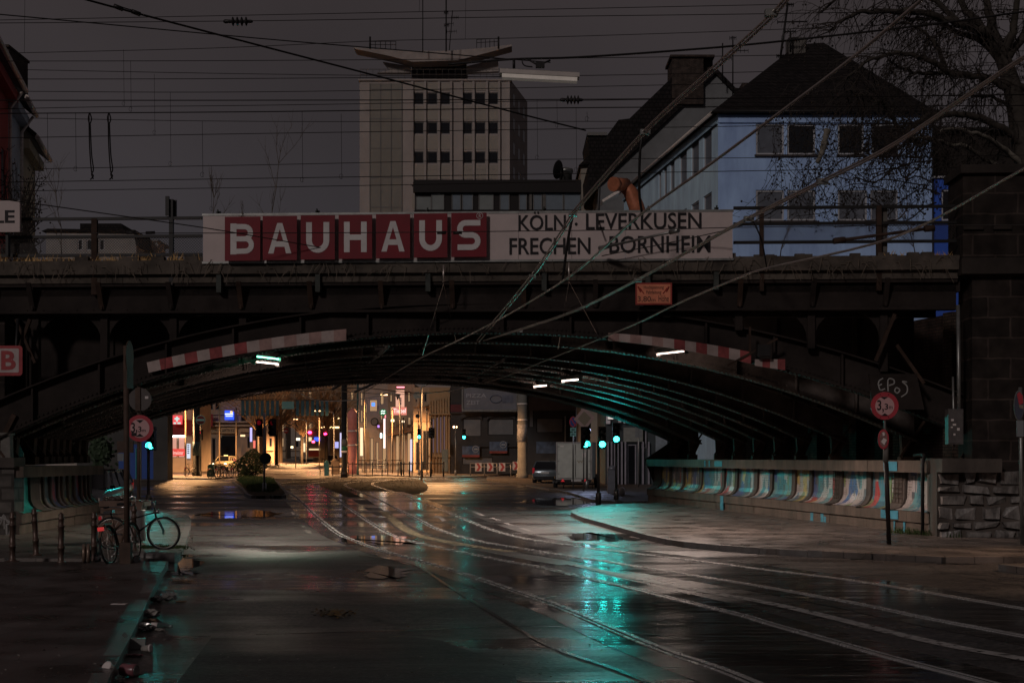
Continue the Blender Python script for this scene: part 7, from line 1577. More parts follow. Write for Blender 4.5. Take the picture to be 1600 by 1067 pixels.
# priority sign (seen reversed / greyed), no stopping sign with plates
def pole_sign(name, label, cat_, x, yb, D, ytop, r=.035): 
    t = thing(name, label, cat_, tuple(P(x, yb, D))); mb = MB(); b = P(x, yb, D); b.z = 0; mb.tube([b, P(x, ytop, D)], r, 8); mb.build('pole', greym, t); return t, FP(D-.06)
t, p_ = pole_sign('priority_sign', 'large diamond shaped priority sign above the trailer', 'sign', 912, 765, 70, 638); mb = MB(); p_.slabpx(mb, [(896.5, 655), (912.5, 635.5), (929.5, 652), (914, 672)], 0, .03); mb.build('plate', mat('diamond_pink', (.34, .25, .24), .45, 0, .1, 3), t); mb = MB(); p_.slabpx(mb, [(902.5, 654.5), (912.5, 642), (923.5, 653), (913.5, 665.5)], .031, .036); mb.build('centre', mat('diamond_ochre', (.20, .17, .13), .5, 0, .1, 3), t)
def disc(p_, x, y, rx, m, name, t, off, th=.012, ry=None):
    mb = MB(); c = p_.px(x, y, off); r = rx*p_.A.y/F; ry = (ry or rx)*p_.A.y/F; mb.slab([c+Vector((r*math.cos(R(a)), 0, ry*math.sin(R(a)))) for a in range(0, 360, 15)], p_.n, th); return mb.build(name, m, t)
sgr = mat('sign_red_reflective', (.38, .045, .06), .45, 0, .12, 3); sgw = mat('sign_pink_white', (.50, .30, .30), .45, 0, .08, 3); sgb = mat('sign_blue', (.03, .06, .22), .45, 0, .1, 3)
t, p_ = pole_sign('parking_sign', 'round blue and red no stopping sign with two teal plates left of the diamond sign', 'sign', 895.5, 765, 72, 650); disc(p_, 895.5, 659, 6, sgr, 'plate', t, 0, .02, 8.3); disc(p_, 895.5, 659, 4.7, sgb, 'face', t, .021, .004, 6.8); mb = MB(); p_.slabpx(mb, [(891.5, 654), (893, 653), (899.5, 664), (898, 665)], .026, .03); mb.build('slash', sgr, t)
for y in (668, 675.5): mb = MB(); p_.slab(mb, p_.rpx(891, y, 900, y+6), 0, .02); mb.build('lower_plate', mat('plate_teal', (.18, .42, .40), .5, 0, .1, 3), t); mb = MB(); p_.slab(mb, p_.rpx(893, y+2, 898, y+2.8), .021, .025); p_.slab(mb, p_.rpx(893, y+3.6, 898, y+4.4), .021, .025); mb.build('lettering', inkm, t)
t, p_ = pole_sign('parking_sign', 'no stopping sign with three grey plates in front of the shop door', 'sign', 998, 765, 78, 652); disc(p_, 996, 657, 6, sgr, 'plate', t, 0, .02, 7.5); disc(p_, 996, 657, 4.6, sgb, 'face', t, .021, .004, 6)
for y in (666, 672, 678): mb = MB(); p_.slab(mb, p_.rpx(992.5, y, 1003.5, y+5), 0, .02); mb.build('lower_plate', mat('plate_grey', (.17, .18, .19), .5, 0, .1, 3), t)
t, p_ = pole_sign('no_entry_sign', 'no entry sign with a teal lit bar beside the thick left mast', 'sign', 314, 745, 107, 648); disc(p_, 313.5, 656, 7.4, mat('plate_teal'), 'rim', t, 0, .02); disc(p_, 313.5, 656, 6.7, mat('noentry_red', (.10, .018, .02), .5, 0, 0), 'plate', t, .021, .006); mb = MB(); p_.slab(mb, p_.rpx(307.5, 654.8, 319.5, 657.4), .03, .04); mb.build('bar', mat('plate_teal'), t)
t, p_ = pole_sign('no_entry_sign', 'small red no entry sign far down the street', 'sign', 447, 716, 190, 668); disc(p_, 447, 673, 4, mat('noentry_lit', (.4, .05, .05), .5, 0, 0), 'plate', t, 0, .03); mb = MB(); p_.slab(mb, p_.rpx(444.5, 672.3, 449.5, 673.8), .04, .06); mb.build('bar', whitecl, t)
t, p_ = pole_sign('pass_sign', 'dark blue round keep right sign low on the island signal post', 'sign', 413.3, 771, DY(771)-.12, 700); disc(p_, 415, 716, 9, mat('sign_darkblue', (.02, .035, .07), .4, 0, .2, 3), 'plate', t, 0, .03)
# railing along the tram loop, post bins, parked bikes
def fence(xs, y0, y1, D, label, rail=(0,), pw=.035):
    t = thing('tram_fence', label, 'fence', tuple(P((xs[0]+xs[-1])/2, y1, D)), 'black tram fences'); p_ = FP(D)
    for q in rail: mb = MB(); mb.tube([p_.px(xs[0], y0+q), p_.px(xs[-1], y0+q)], .035, 6); mb.build('rail', blackm, t)
    for x in xs: mb = MB(); mb.tube([p_.px(x, y1), p_.px(x, y0-3)], pw, 6); mb.build('post', blackm, t)
    return t
fence([545, 551, 572, 582, 597, 606, 622, 631, 644], 724.5, 744, 108, 'black post and rail fence with a top bar along the tram loop'); fence([627, 640, 660, 673, 693], 724, 744.5, 106, 'thicker black fence in front of the lilac windows', (0,), .06); fence([500, 520, 545], 729, 743, 112, 'short black fence left of the green banded mast', (0, 6)); fence([560, 566, 578, 588, 602, 614, 628], 719, 738, 118, 'thin barred fence close to the shop row', (0, 8), .02)
def wheelie(x, y, D, col, label, w_=.62, h=1.1):
    t = thing('waste_bin', label, 'bin', tuple(P(x, y, D)), 'far bins'); b = P(x, y, D); b.z = .1; mb = MB(); mb.slab([b+Vector((-w_/2, 0, 0)), b+Vector((w_/2, 0, 0)), b+Vector((w_/2, w_, 0)), b+Vector((-w_/2, w_, 0))], (0, 0, 1), h*.86); mb.build('body', col, t); mb = MB(); mb.lathe([(w_*.5, 0), (w_*.45, h*.10), (.02, h*.18)], b+Vector((0, w_/2, h*.86)), 12); mb.build('lid', col, t)
tanb = mat('bin_tan', (.22, .15, .09), .6, 0, .2, 3); wheelie(523.5, 742, 116, tanb, 'tan domed bin behind the short fence', .62, 1.3); wheelie(329, 746, 106, mat('bin_teal', (.05, .15, .15), .5, 0, .2, 3), 'teal litter bin by the thick left mast', .45, 1.0); wheelie(957, 770, 66, mat('bin_blue', (.16, .17, .20), .4, .3, .2, 3), 'grey litter bin on a post right of the bright signal', .45, 1.3); wheelie(247, 742, 112, tanb, 'tan planter shaped bin at the red shop corner', .5, 1.1); wheelie(510, 745, 110, mat('bin_teal'), 'small teal bin on a post before the dark parked car', .35, 1.2)
t = thing('paper_scrap', 'pale crumpled paper beside the grey litter bin', 'litter', tuple(G(971, 767))); mb = MB(); mb.ball(G(972, 768, .3), .16, 6, 0, 1.6); mb.build('paper', whitecl, t)
# bush on the island
t = thing('island_bush', 'leafy bush on the traffic island beside the pale signal post', 'bush', tuple(G(392, 748))); random.seed(17); mb = MB(); c0_ = G(392, 748); wood = MB()
for k in range(22): a = random.uniform(0, 6.28); wood.tube([c0_+Vector((random.uniform(-.4, .4), 0, .05)), c0_+Vector((1.1*math.cos(a), .7*math.sin(a), random.uniform(.8, 1.9)))], .03, 4, r1=.012)
for k in range(3200):
    while True:
        x, y, z = random.uniform(-1, 1), random.uniform(-1, 1), random.uniform(-1, 1)
        if x*x+y*y+z*z < 1 and (x*x+y*y+z*z > .25 or random.random() < .3): break
    c = c0_+Vector((x*1.35*(1+.25*math.sin(5*z)), y*.9, 1.05+z*.98+.25*math.sin(3*x+1))); a = random.uniform(0, 6.28); tl_ = random.uniform(-.8, .8); u = Vector((math.cos(a), math.sin(a), tl_)).normalized()*.085; v = u.cross(Vector((random.uniform(-1, 1), random.uniform(-1, 1), random.uniform(-1, 1)))).normalized()*.04
    mb.add([c-u, c+v, c+u, c-v], [(0, 1, 2, 3)])
mb.build('leaves', mat('bush_leaf', (.06, .075, .03), .5, 0, .5, 3), t, fix=False); wood.build('stems', twigm, t, fix=False)

# more of the far street: small lit signs, door lights, poles, strings of wire
def lit_box(x0, y0, x1, y1, D, col, es, label, frame=True):
    pl = FP(D); t = thing('shop_sign', label, 'sign', tuple(pl.px((x0+x1)/2, y1)), 'small lit signs along the far street'); mb = MB(); pl.slab(mb, pl.rpx(x0, y0, x1, y1), 0, .18); mb.build('case', glow('lit_%s_%.1f' % ('_'.join('%.2f' % c for c in col), es), col, es), t)
    mb = MB(); r = pl.rpx(x0, y0, x1, y1); pl.slab(mb, (r[0]-.05, r[3], r[2]+.05, r[3]+.06), -.05, .22); pl.slab(mb, (r[0]-.05, r[1]-.06, r[2]+.05, r[1]), -.05, .22); mb.build('frame', blackm, t)
for a in [(242, 676, 250, 681, 127, (1, .55, .3), 1.6, 'small amber lit sign over the corner shop side door'), (322, 678, 329, 683, 165, (1, .7, .4), 1.8, 'small amber lit sign left of the pub fascia'), (376, 679, 383, 682, 165, (1, .65, .35), 1.6, 'narrow amber light strip under the right pub fascia'), (391, 668, 394, 690, 165, (.55, .5, 1), 1.2, 'upright violet neon strip at the right pub corner'), (396, 688, 401, 700, 165, (1, .2, .15), 1.0, 'small red lit panel right of the pub'),
          (405, 640, 411, 645, 210, (1, .75, .4), 2.2, 'small bright window sign above the island signal'), (434, 690, 440, 694, 300, (1, .8, .5), 3, 'pale lit sign low in the distant street'), (452, 697, 458, 700, 360, (1, .75, .4), 4, 'tiny warm light at the very end of the street'), (463, 684, 469, 688, 290, (1, .8, .6), 2, 'pale lit sign before the kiosk'), (472, 692, 477, 706, 240, (1, .7, .4), 1.4, 'lit doorway beside the kiosk'),
          (523, 690, 529, 700, 178, (.5, .5, 1), 1.0, 'bluish lit panel under the tram shelter'), (531, 676, 534, 714, 190, (.75, .7, 1), .9, 'thin pale light strip left of the green banded mast'), (563, 668, 567, 712, 149, (1, .75, .45), 1.3, 'tall thin lit door beside the advertising column'), (611, 655, 616, 659, 137, (1, .8, .5), 2.5, 'small warm lamp sign over the brown awnings'), (628, 657, 632, 660, 137, (1, .75, .5), 2.2, 'second small warm lamp sign over the brown awnings'),
          (641, 686, 644, 735, 137, (.85, .8, 1), .8, 'pale upright strip between awnings and beige block'), (620, 604, 632, 606, 137, (1, .25, .3), 3, 'red light strip on top of the pink sign'), (601.5, 648, 603, 653, 139, (1, .2, .25), 2, 'small red strip above the white neon strip'), (590, 664, 593, 668, 149, (.6, .3, 1), 1.2, 'small violet sign beside the cyan lamp'), (950, 650, 958, 655, 83, (1, .9, .85), .6, 'pale strip sign over the shop front right of the diamond'), (985, 650, 993, 655, 83, (1, .8, .85), .6, 'pinkish strip sign over the tall dark door')]: lit_box(*a)
for (x, yb, yt, D, lab) in [(290, 744, 640, 112, 'slim lit pole in front of the red shop'), (343, 742, 612, 120, 'slim grey pole in front of the pub'), (369, 742, 640, 120, 'slim pole with small plates right of the taxi'), (436, 722, 612, 170, 'slim pole beside the distant no entry sign'), (462, 724, 640, 170, 'slim pole at the far carriageway edge'), (499, 730, 655, 150, 'slim pole at the kiosk'), (569, 743, 600, 122, 'slim pole right of the advertising column'), (613, 743, 640, 122, 'slim pole before the brown awnings'), (630, 744, 655, 118, 'short pole before the awning shutters'), (667, 744, 640, 116, 'slim pole at the panel corner')]:
    t = thing('street_pole', lab, 'pole', tuple(P(x, yb, D)), 'slim poles along the far street'); mb = MB(); b = P(x, yb, D); b.z = 0; mb.tube([b, P(x, yt, D)], .055, 6); mb.build('shaft', mat('pole_warm', (.25, .19, .13), .6, .2, .2, 3), t); mb = MB(); mb.lathe([(.07, 0), (.07, .1), (.02, .16)], P(x, yt, D), 8); mb.build('cap', blackm, t)
t, pp = cable([(375, 604, 100), (470, 611, 104), (560, 606, 100), (660, 614, 104), (740, 604, 98)], .03, blackm, 'sagging dark wire strung across the far street below the arch'); t, pp = cable([(480, 600, 96), (540, 612, 108), (640, 616, 110), (710, 610, 104)], .025, greym, 'second pale wire strung across the far street')
for (x, y, D, lab) in [(407, 733, 118, 'dark moped shape parked left of the far carriageway'),]:
    pass
# ================================================================== NEAR STREET FURNITURE
bolm = mat('bollard_brown', (.085, .052, .040), .4, .3, .35, 6)
def bollard():
    t = thing('bollard', '', 'bollard', (0, 0, 0), 'ringed bollards on the left pavement'); mb = MB()
    mb.lathe([(.075, 0), (.075, .03), (.055, .05), (.055, .26), (.068, .27), (.068, .31), (.055, .32), (.052, .66), (.066, .67), (.066, .70), (.05, .71), (.05, .80), (.062, .81), (.062, .83), (.045, .86), (.052, .89), (.03, .93), (.008, .94)], (0, 0, 0), 14); mb.build('post', bolm, t)
    mb = MB(); mb.lathe([(.14, 0), (.13, .012), (.06, .02)], (0, 0, 0), 14); mb.build('base_plate', bolm, t); return t
b0 = bollard()
bp = [(19.5, 877, 'bollard nearest the left frame edge'), (57, 867, 'slightly leaning bollard second from the left frame edge'), (95.5, 880, 'bollard standing closest to the plaza edge, left of the two drums'), (147, 877, 'bollard between the two drums and the brown cabinet'), (209.5, 859, 'bollard in front of the grey barrel bin')]
for i, (x, y, lab) in enumerate(bp):
    o = b0 if i == 0 else dup(b0, (0, 0, 0)); o.location = G(x, y, .10); o['label'] = lab; o['group'] = 'ringed bollards on the left pavement'
    if i == 1: o.rotation_euler = (0, R(-3), 0)
# bicycles: local frame, wheels along +x
tyre = rubber; rimm = mat('bike_rim', (.30, .28, .26), .3, .9, .1, 4); fr_black = mat('bike_black', (.02, .02, .022), .35, .3, 0); fr_brown = mat('bike_bronze', (.16, .10, .07), .35, .6, .2, 4)
def bicycle(name, label, loc, rz, frame, wr=.34, lean=0, light=None, group=None, steer=0):
    t = thing(name, label, 'bicycle', (0, 0, 0), group); xr, xf = -.53, .55
    for x in (xr, xf):
        mb = MB(); mb.tube([(x+wr*math.cos(a), 0, wr+wr*math.sin(a)) for a in [2*math.pi*k/28 for k in range(28)]], .021, 7, closed=True); w_ = mb.build('wheel', tyre, t)
        mb = MB(); mb.tube([(x+(wr-.03)*math.cos(a), 0, wr+(wr-.03)*math.sin(a)) for a in [2*math.pi*k/28 for k in range(28)]], .011, 5, closed=True); mb.build('rim', rimm, w_)
        mb = MB(); mb.cyl((x, -.05, wr), (x, .05, wr), .022)
        for k in range(20): a = 2*math.pi*k/20; mb.tube([(x, .03*(-1)**k, wr), (x+(wr-.03)*math.cos(a+.15), 0, wr+(wr-.03)*math.sin(a+.15))], .0022, 3)
        mb.build('spokes', rimm, w_)
        mb = MB(); pts = [(x+(wr+.035)*math.cos(R(a)), wr+(wr+.035)*math.sin(R(a))) for a in range(20 if x > 0 else 10, 165, 12)]
        for (x0, z0), (x1, z1) in zip(pts[:-1], pts[1:]): mb.quad((x0, -.028, z0), (x1, -.028, z1), (x1, .028, z1), (x0, .028, z0))
        mb.build('mudguard', frame, t)
    bb, st_, hd, hb = Vector((-.08, 0, .29)), Vector((-.24, 0, .82)), Vector((.36, 0, .86)), Vector((.40, 0, .66)); mb = MB()
    for a, b, r in ((bb, st_, .017), (bb, hb, .021), (st_+Vector((.06, 0, -.2)), hb+Vector((-.02, 0, .12)), .016), (hb, hd, .02)): mb.tube([a, b], r, 8)
    for s_ in (-.05, .05): mb.tube([bb, (xr, s_, wr)], .011, 6); mb.tube([st_+Vector((.05, 0, -.18)), (xr, s_, wr)], .009, 6)
    mb.build('frame', frame, t)
    mb = MB()
    for s_ in (-.05, .05): mb.tube(cat([Vector((.40, 0, .70)), Vector((.44, s_, .62)), Vector((xf-.02, s_, wr+.1)), Vector((xf, s_, wr))], 4), .012, 6)
    mb.build('fork', frame, t)
    mb = MB(); mb.tube(cat([Vector((.16, .29, 1.04)), Vector((.26, .27, 1.05)), Vector((.37, .10, 1.02)), Vector((.37, -.10, 1.02)), Vector((.26, -.27, 1.05)), Vector((.16, -.29, 1.04))], 4), .012, 6); mb.tube([hd, (.37, 0, 1.02)], .014, 6); h_ = mb.build('handlebar', chrome, t)
    mb = MB(); mb.tube([(.26, .27, 1.05), (.12, .295, 1.04)], .017, 6); mb.tube([(.26, -.27, 1.05), (.12, -.295, 1.04)], .017, 6); mb.build('grip', rubber, h_)
    mb = MB(); mb.slab([(-.40, -.085, .93), (-.40, .085, .93), (-.28, .06, .935), (-.12, .02, .93), (-.12, -.02, .93), (-.28, -.06, .935)], (0, 0, 1), .045); mb.tube([st_, (-.27, 0, .93)], .014, 6); mb.build('saddle', fr_black, t)
    mb = MB(); mb.lathe([(.09, -.006), (.095, 0), (.09, .006)], bb+Vector((0, .06, 0)), 16, 0, (0, 1, 0))
    for s_ in (1, -1): mb.tube([bb+Vector((0, s_*.08, 0)), bb+Vector((.12*s_, s_*.09, -.12))], .009, 5); mb.box(bb+Vector((.13*s_, s_*.14, -.12)), (.09, .08, .02))
    mb.build('crank', chrome, t)
    mb = MB(); mb.box((-.58, 0, .74), (.36, .12, .015))
    for s_ in (-.06, .06): mb.tube([(-.72, s_, .74), (xr, s_*1.2, wr)], .006, 5); mb.tube([(-.42, s_, .74), (-.26, 0, .76)], .006, 5)
    mb.build('carrier', frame, t)
    mb = MB(); mb.lathe([(.05, 0), (.045, .05), (.02, .08)], (.46, 0, .80), 12, 0, (-1, 0, 0)); mb.build('headlight', chrome, t)
    mb = MB(); mb.box((-.77, 0, .66), (.04, .11, .07)); mb.build('taillight', light or mat('tail_red'), t)
    mb = MB(); mb.tube([(-.12, .06, .27), (-.22, .17, .0)], .008, 5); mb.build('kickstand', chrome, t)
    t.location = loc; t.rotation_euler = (lean, 0, rz); return t
g = G(246, 858, .10); bicycle('bicycle', 'black bicycle seen from the side, parked behind the grey barrel bin', (g.x-.42, g.y, .10), R(2), fr_black, .335, R(3))
redl = mat('rear_reflector', (.5, .03, .03), .25, 0, 0, emit=(1, .06, .06), es=.3)
g = G(179, 880, KH); bicycle('bicycle', 'bronze bicycle seen from behind, leaning on the dark sign post', (g.x-.02, g.y+.6, .10), R(82), fr_brown, .345, R(-7), redl)
for i, (x, y) in enumerate([(336, 747), (346, 747), (356, 746), (366, 746)]): g = G(x, y, .1); bicycle('bicycle', '%s parked bicycle in the far row beside the island bush' % ['leftmost', 'second from left', 'third from left', 'rightmost'][i], tuple(g), R(60+8*i), fr_black, .335, R(4), None, 'bicycles parked by the island bush')
bicycle('bicycle', 'bicycle parked alone in front of the red shop window', tuple(G(297, 744, .1)), R(70), fr_black, .335, R(4))
# sign posts on the left
oldpost = mat('old_brown_post', (.07, .045, .034), .65, .0, .4, 5)
t = thing('sign_post', 'tall dark brown sign post with edge on plates before the grey barrel bin', 'sign post', tuple(G(198, 880, KH))); D = G(198, 880, KH).y; p_ = FP(D); mb = MB(); mb.tube([P(198.5, 880, D), P(197, 540, D)], .052, 10); mb.build('pole', oldpost, t)
mb = MB(); mb.lathe([(.30, -.01), (.30, .01)], P(202, 558, D-.02), 20, 0, (1, .04, 0)); mb.build('round_plate', oldpost, t); mb = MB(); mb.box(P(202.5, 589, D-.02), (.02, .42, .42)); mb.build('square_plate', oldpost, t)
mb = MB(); mb.box(P(197, 879, D), (.2, .16, .75)); mb.build('base_sleeve', oldpost, t)
t = thing('height_limit_sign', 'red rimmed 3,3 m height limit sign on the left, half behind the brown post', 'sign', tuple(G(217, 812))); D = 33.2; p_ = FP(D-.07); b = P(217, 800, D); b.z = .1; mb = MB(); mb.tube([b, P(217, 604, D)], .045, 10); mb.build('pole', oldpost, t)
disc(p_, 219, 669, 21, sgr, 'rim', t, 0, .02); disc(p_, 219, 669, 15, sgw, 'face', t, .021, .006); text('3', p_, p_.rpx(205.5, 660, 211.5, 676), inkm, t, 'lettering', .03, .004, .015); text(',', p_, p_.rpx(212.8, 671, 215, 677), inkm, t, 'lettering', .03, .004, .01); text('3', p_, p_.rpx(216.5, 666, 221.5, 675), inkm, t, 'lettering', .03, .004, .012); text('m', p_, p_.rpx(222.5, 671, 228, 674.5), inkm, t, 'lettering', .03, .004)
def tri(p_, x, y, w_, h_, t): mb = MB(); p_.slabpx(mb, [(x-w_, y), (x+w_, y), (x, y+h_)], .03, .034); mb.build('arrow_mark', inkm, t)
tri(p_, 219, 656, 6, 5, t); tri(p_, 219, 682, 6, -5, t)
mb = MB(); p_.slab(mb, p_.rpx(206, 676, 214, 681), .03, .034); mb.build('sticker', inkm, t)
disc(p_, 219, 624, 18, mat('sign_back', (.075, .065, .062), .5, .4, .2, 4), 'sign_back', t, 0, .02); mb = MB(); p_.slab(mb, p_.rpx(212, 606, 220, 642), .021, .05); mb.build('bracket', oldpost, t); mb = MB(); p_.slab(mb, p_.rpx(227, 619, 232, 623), .021, .025); mb.build('sticker', white, t)
mb = MB(); p_.slab(mb, p_.rpx(184, 689, 209, 707), .0, .06); mb.build('name_plate', oldpost, t); mb = MB(); p_.slab(mb, p_.rpx(184, 708, 193, 720), .0, .03); mb.build('lower_plate', mat('plate_grey'), t)
# cabinet and barrel bin
D = DY(846, .1); p_ = FP(D)
t = thing('utility_cabinet', 'rusty brown cabinet behind the leaning bronze bicycle', 'cabinet', tuple(p_.px(176, 850))); mb = MB(); brm = mat('cabinet_brown', (.13, .082, .062), .55, 0, .35, 4); r = p_.rpx(157, 790, 196, 846); p_.slab(mb, (r[0], .1, r[2], r[3]), -.5, 0); mb.build('case', brm, t); mb = MB(); p_.slab(mb, p_.rpx(155.5, 782, 226, 791), -.55, .05); p_.slab(mb, p_.rpx(158, 794, 195, 796), 0, .02); mb.build('top_board', brm, t); mb = MB(); p_.slabpx(mb, [(146, 806), (157, 803), (157, 828), (153, 828)], -.1, -.06); mb.build('torn_flap', brm, t); mb = MB(); p_.slab(mb, p_.rpx(157, 806, 160, 810), .0, .01); mb.build('sticker', white, t)
mb = MB(); random.seed(2)
for k in range(26): mb.ball(p_.px(random.uniform(158, 200), random.uniform(778, 784), random.uniform(-.4, 0)), random.uniform(.04, .10), 6, 0, .7)
mb.build('rubbish_heap', mat('rubbish_dark', (.06, .045, .04), .5, 0, .5, 8), t)
t = thing('barrel_bin', 'grey barrel shaped litter bin between the sign post and the side on bicycle', 'bin', tuple(p_.px(215, 850))); mb = MB(); c = p_.px(215, 845, .1); mb.lathe([(.20, 0), (.205, .04), (.205, .68), (.195, .70)], (c.x, c.y, H-(844-HY)*D/F), 18); mb.build('drum', mat('barrel_grey', (.20, .19, .19), .4, .3, .3, 4, stretch=(6, 6, .5)), t); mb = MB(); c2 = p_.px(214, 800, .1); mb.tube(cat([p_.px(203, 797, .1), p_.px(204, 778, .1), p_.px(212, 776, .1), p_.px(214, 785, .1)], 4), .018, 6); mb.build('hoop', chrome, t); mb = MB(); p_.slabpx(mb, [(204, 786), (226, 783), (224, 796), (206, 797)], -.3, .2); mb.build('hood', brm, t); mb = MB(); mb.tube([(c.x, c.y, .1), (c.x, c.y, .4)], .05, 8); mb.build('stand', blackm, t)
# two drums, bottles
t = None
for i, x in enumerate((131.5, 138.5)):
    g = G(x, 880, .1); t = thing('cable_drum', ['left', 'right'][i]+' one of two upright round weights beside the bollard', 'drum', tuple(g), 'round weights by the bollard'); mb = MB(); mb.lathe([(.05, -.03), (.17, -.03), (.185, 0), (.17, .03), (.05, .03)], g+Vector((0, 0, .185)), 20, 0, (1, .25, 0)); mb.build('disc', mat('drum_brass', (.24, .17, .13), .35, .5, .3, 5), t); mb = MB(); mb.lathe([(.06, -.045), (.06, .045)], g+Vector((0, 0, .185)), 12, 0, (1, .25, 0)); mb.build('hub', blackm, t)
glassg = mat('bottle_glass', (.10, .16, .15), .08, 0, 0, spec=.8); glassg.node_tree.nodes['Principled BSDF'].inputs['Transmission Weight'].default_value = .6
def bottle(loc, label, lying=None, m=None, s_=1.0, grp=None):
    t = thing('bottle', label, 'bottle', tuple(loc), grp); mb = MB(); ax = (0, 0, 1) if lying is None else (math.cos(lying), math.sin(lying), 0); c = Vector(loc)+(Vector((0, 0, .036*s_)) if lying is not None else Vector())
    mb.lathe([(.032*s_, 0), (.036*s_, .01*s_), (.036*s_, .15*s_), (.015*s_, .20*s_), (.014*s_, .26*s_), (.016*s_, .27*s_)], c, 12, 0, ax); mb.build('body', m or glassg, t); mb = MB(); mb.lathe([(.0365*s_, .05*s_), (.0365*s_, .12*s_)], c, 12, 0, ax); mb.build('paper_label', white, t)
bottle(G(147, 877, .1)+Vector((.0, -.3, 0)), 'clear bottle standing beside the bollard and drums', grp='bottles by the bollard'); bottle(G(155, 877, .1), 'bottle standing just right of the one beside the bollard', grp='bottles by the bollard'); bottle(G(151, 879, .1), 'bottle standing in front of its two neighbours by the bollard', grp='bottles by the bollard')
t = thing('glass_jar', 'pale jar lying on the pavement right of the bronze bicycle', 'jar', tuple(G(213, 874, .1))); mb = MB(); mb.lathe([(.07, 0), (.075, .02), (.075, .14), (.055, .17), (.055, .2)], G(213, 873, .17), 14, 0, (.3, -1, 0)); mb.build('body', glassg, t); mb = MB(); mb.lathe([(.058, .19), (.058, .22)], G(213, 873, .17), 14, 0, (.3, -1, 0)); mb.build('lid', greym, t)
# gutter litter -----------------------------------------------------------
def crumple(name, label, loc, r, m, seed, sz=(1, 1, .7), grp='litter lying in the left gutter'):
    random.seed(seed); me = bmesh.new(); bmesh.ops.create_icosphere(me, subdivisions=3, radius=r*.8)
    for v in me.verts: v.co = Vector((v.co.x*sz[0], v.co.y*sz[1], v.co.z*sz[2]*.62))*random.uniform(.62, 1.25)
    zmin = min(v.co.z for v in me.verts)
    mb = MB(); idx = {v: i for i, v in enumerate(me.verts)}; mb.add([Vector(loc)+v.co-Vector((0, 0, zmin)) for v in me.verts], [tuple(idx[v] for v in f.verts) for f in me.faces]); me.free()
    t = thing(name, label, 'litter', tuple(loc), grp); mb.build('crumpled_sheet', m, t); return t
def cup(label, loc, ax, m, rimm_, s_=1.0):
    t = thing('paper_cup', label, 'cup', tuple(loc), 'litter lying in the left gutter'); c = Vector(loc)+Vector((0, 0, .042*s_)); mb = MB(); mb.lathe([(.028*s_, 0), (.042*s_, .10*s_)], c, 14, 0, ax); mb.build('cup', m, t); mb = MB(); mb.lathe([(.045*s_, .098*s_), (.045*s_, .108*s_), (.030*s_, .112*s_)], c, 14, 0, ax); mb.build('lid', rimm_, t)
paperm = mat('litter_paper', (.26, .24, .22), .6, 0, .4, 12); foil = mat('litter_foil', (.30, .29, .28), .25, .6, .4, 20); brownp = mat('litter_brown', (.15, .10, .065), .6, 0, .4, 10); wine = mat('litter_wine', (.16, .06, .07), .3, 0, .3, 8); darkp = mat('litter_dark', (.05, .045, .045), .5, 0, .4, 10)
crumple('crumpled_paper', 'pale flattened carton floating at the far end of the gutter', G(276, 906), .10, paperm, 1, (1.3, .8, .5)); crumple('crumpled_paper', 'long soggy cardboard strip lying in the wet gutter', G(287, 909), .13, brownp, 2, (1.8, .5, .25))
crumple('crumpled_bag', 'dark crumpled bag with shiny folds in the gutter', G(264, 939), .15, foil, 3, (1, .8, .85)); crumple('crumpled_bag', 'dark rounded lump beside the shiny folded bag', G(246, 941), .11, darkp, 4, (1.1, .8, .8)); crumple('crumpled_paper', 'wet brown leaf clump right of the shiny folded bag', G(281, 941), .08, brownp, 12, (1.4, .8, .35))
crumple('crumpled_paper', 'pale torn paper with a raised corner in the gutter', G(237, 964), .13, paperm, 5, (1.1, .8, .8)); crumple('crumpled_paper', 'brown flattened box under the pale torn paper', G(236, 972), .12, brownp, 6, (1.2, .8, .4))
bottle(G(229, 983), 'clear bottle lying in the middle of the gutter litter', R(-4), None, 1.2); crumple('crumpled_bag', 'shiny crumpled foil bag behind the lying bottle', G(225, 985), .13, foil, 7, (1, .8, .75)); crumple('crumpled_paper', 'white paper scrap at the bottle neck', G(249, 985), .06, paperm, 8, (1.3, .8, .5))
t = thing('carton', 'grey drink carton lying on its side against the kerb', 'carton', tuple(G(213, 1012))); mb = MB(); g = G(213, 1012); mb.box(g+Vector((0, 0, .055)), (.20, .10, .11), rz=R(8)); mb.build('box', mat('carton_grey', (.20, .21, .20), .35, 0, .3, 9), t); mb = MB(); mb.slab([g+Vector((-.10, -.06, .11)), g+Vector((-.14, -.07, .15)), g+Vector((-.14, .05, .16)), g+Vector((-.10, .05, .11))], (0, 0, 1), .008); mb.build('flap', mat('carton_grey'), t)
cup('white paper cup below the grey drink carton', G(222, 1019), (1, -.3, .1), paperm, white); crumple('crumpled_paper', 'reddish flattened wrapper below the grey carton', G(208, 1025), .09, wine, 9, (1.4, .8, .3)); crumple('crumpled_paper', 'brown crumpled scrap right of the paper cup', G(229, 1016), .05, brownp, 10, (1.2, 1, .5))
t = thing('tin_can', 'dark wine red can lying in the gutter with its round base showing', 'can', tuple(G(209, 1046))); c = G(213, 1047, .065); mb = MB(); mb.lathe([(.055, 0), (.062, .012), (.062, .15), (.05, .17)], c, 18, 0, (-1, .35, 0)); mb.build('body', wine, t); mb = MB(); mb.lathe([(.048, -.004), (.052, .002)], c, 18, 0, (-1, .35, 0)); mb.build('rim', foil, t)
cup('pale crushed cup nearest the bottom frame edge', G(181, 1060), (-.4, -.6, .5), paperm, white, 1.3); crumple('crumpled_paper', 'brown wet paper under the wine red can', G(212, 1055), .06, brownp, 11, (1.4, .8, .3)); crumple('crumpled_paper', 'dirty white lump at the very bottom of the gutter', G(188, 1066), .07, paperm, 13, (1, .8, .6))
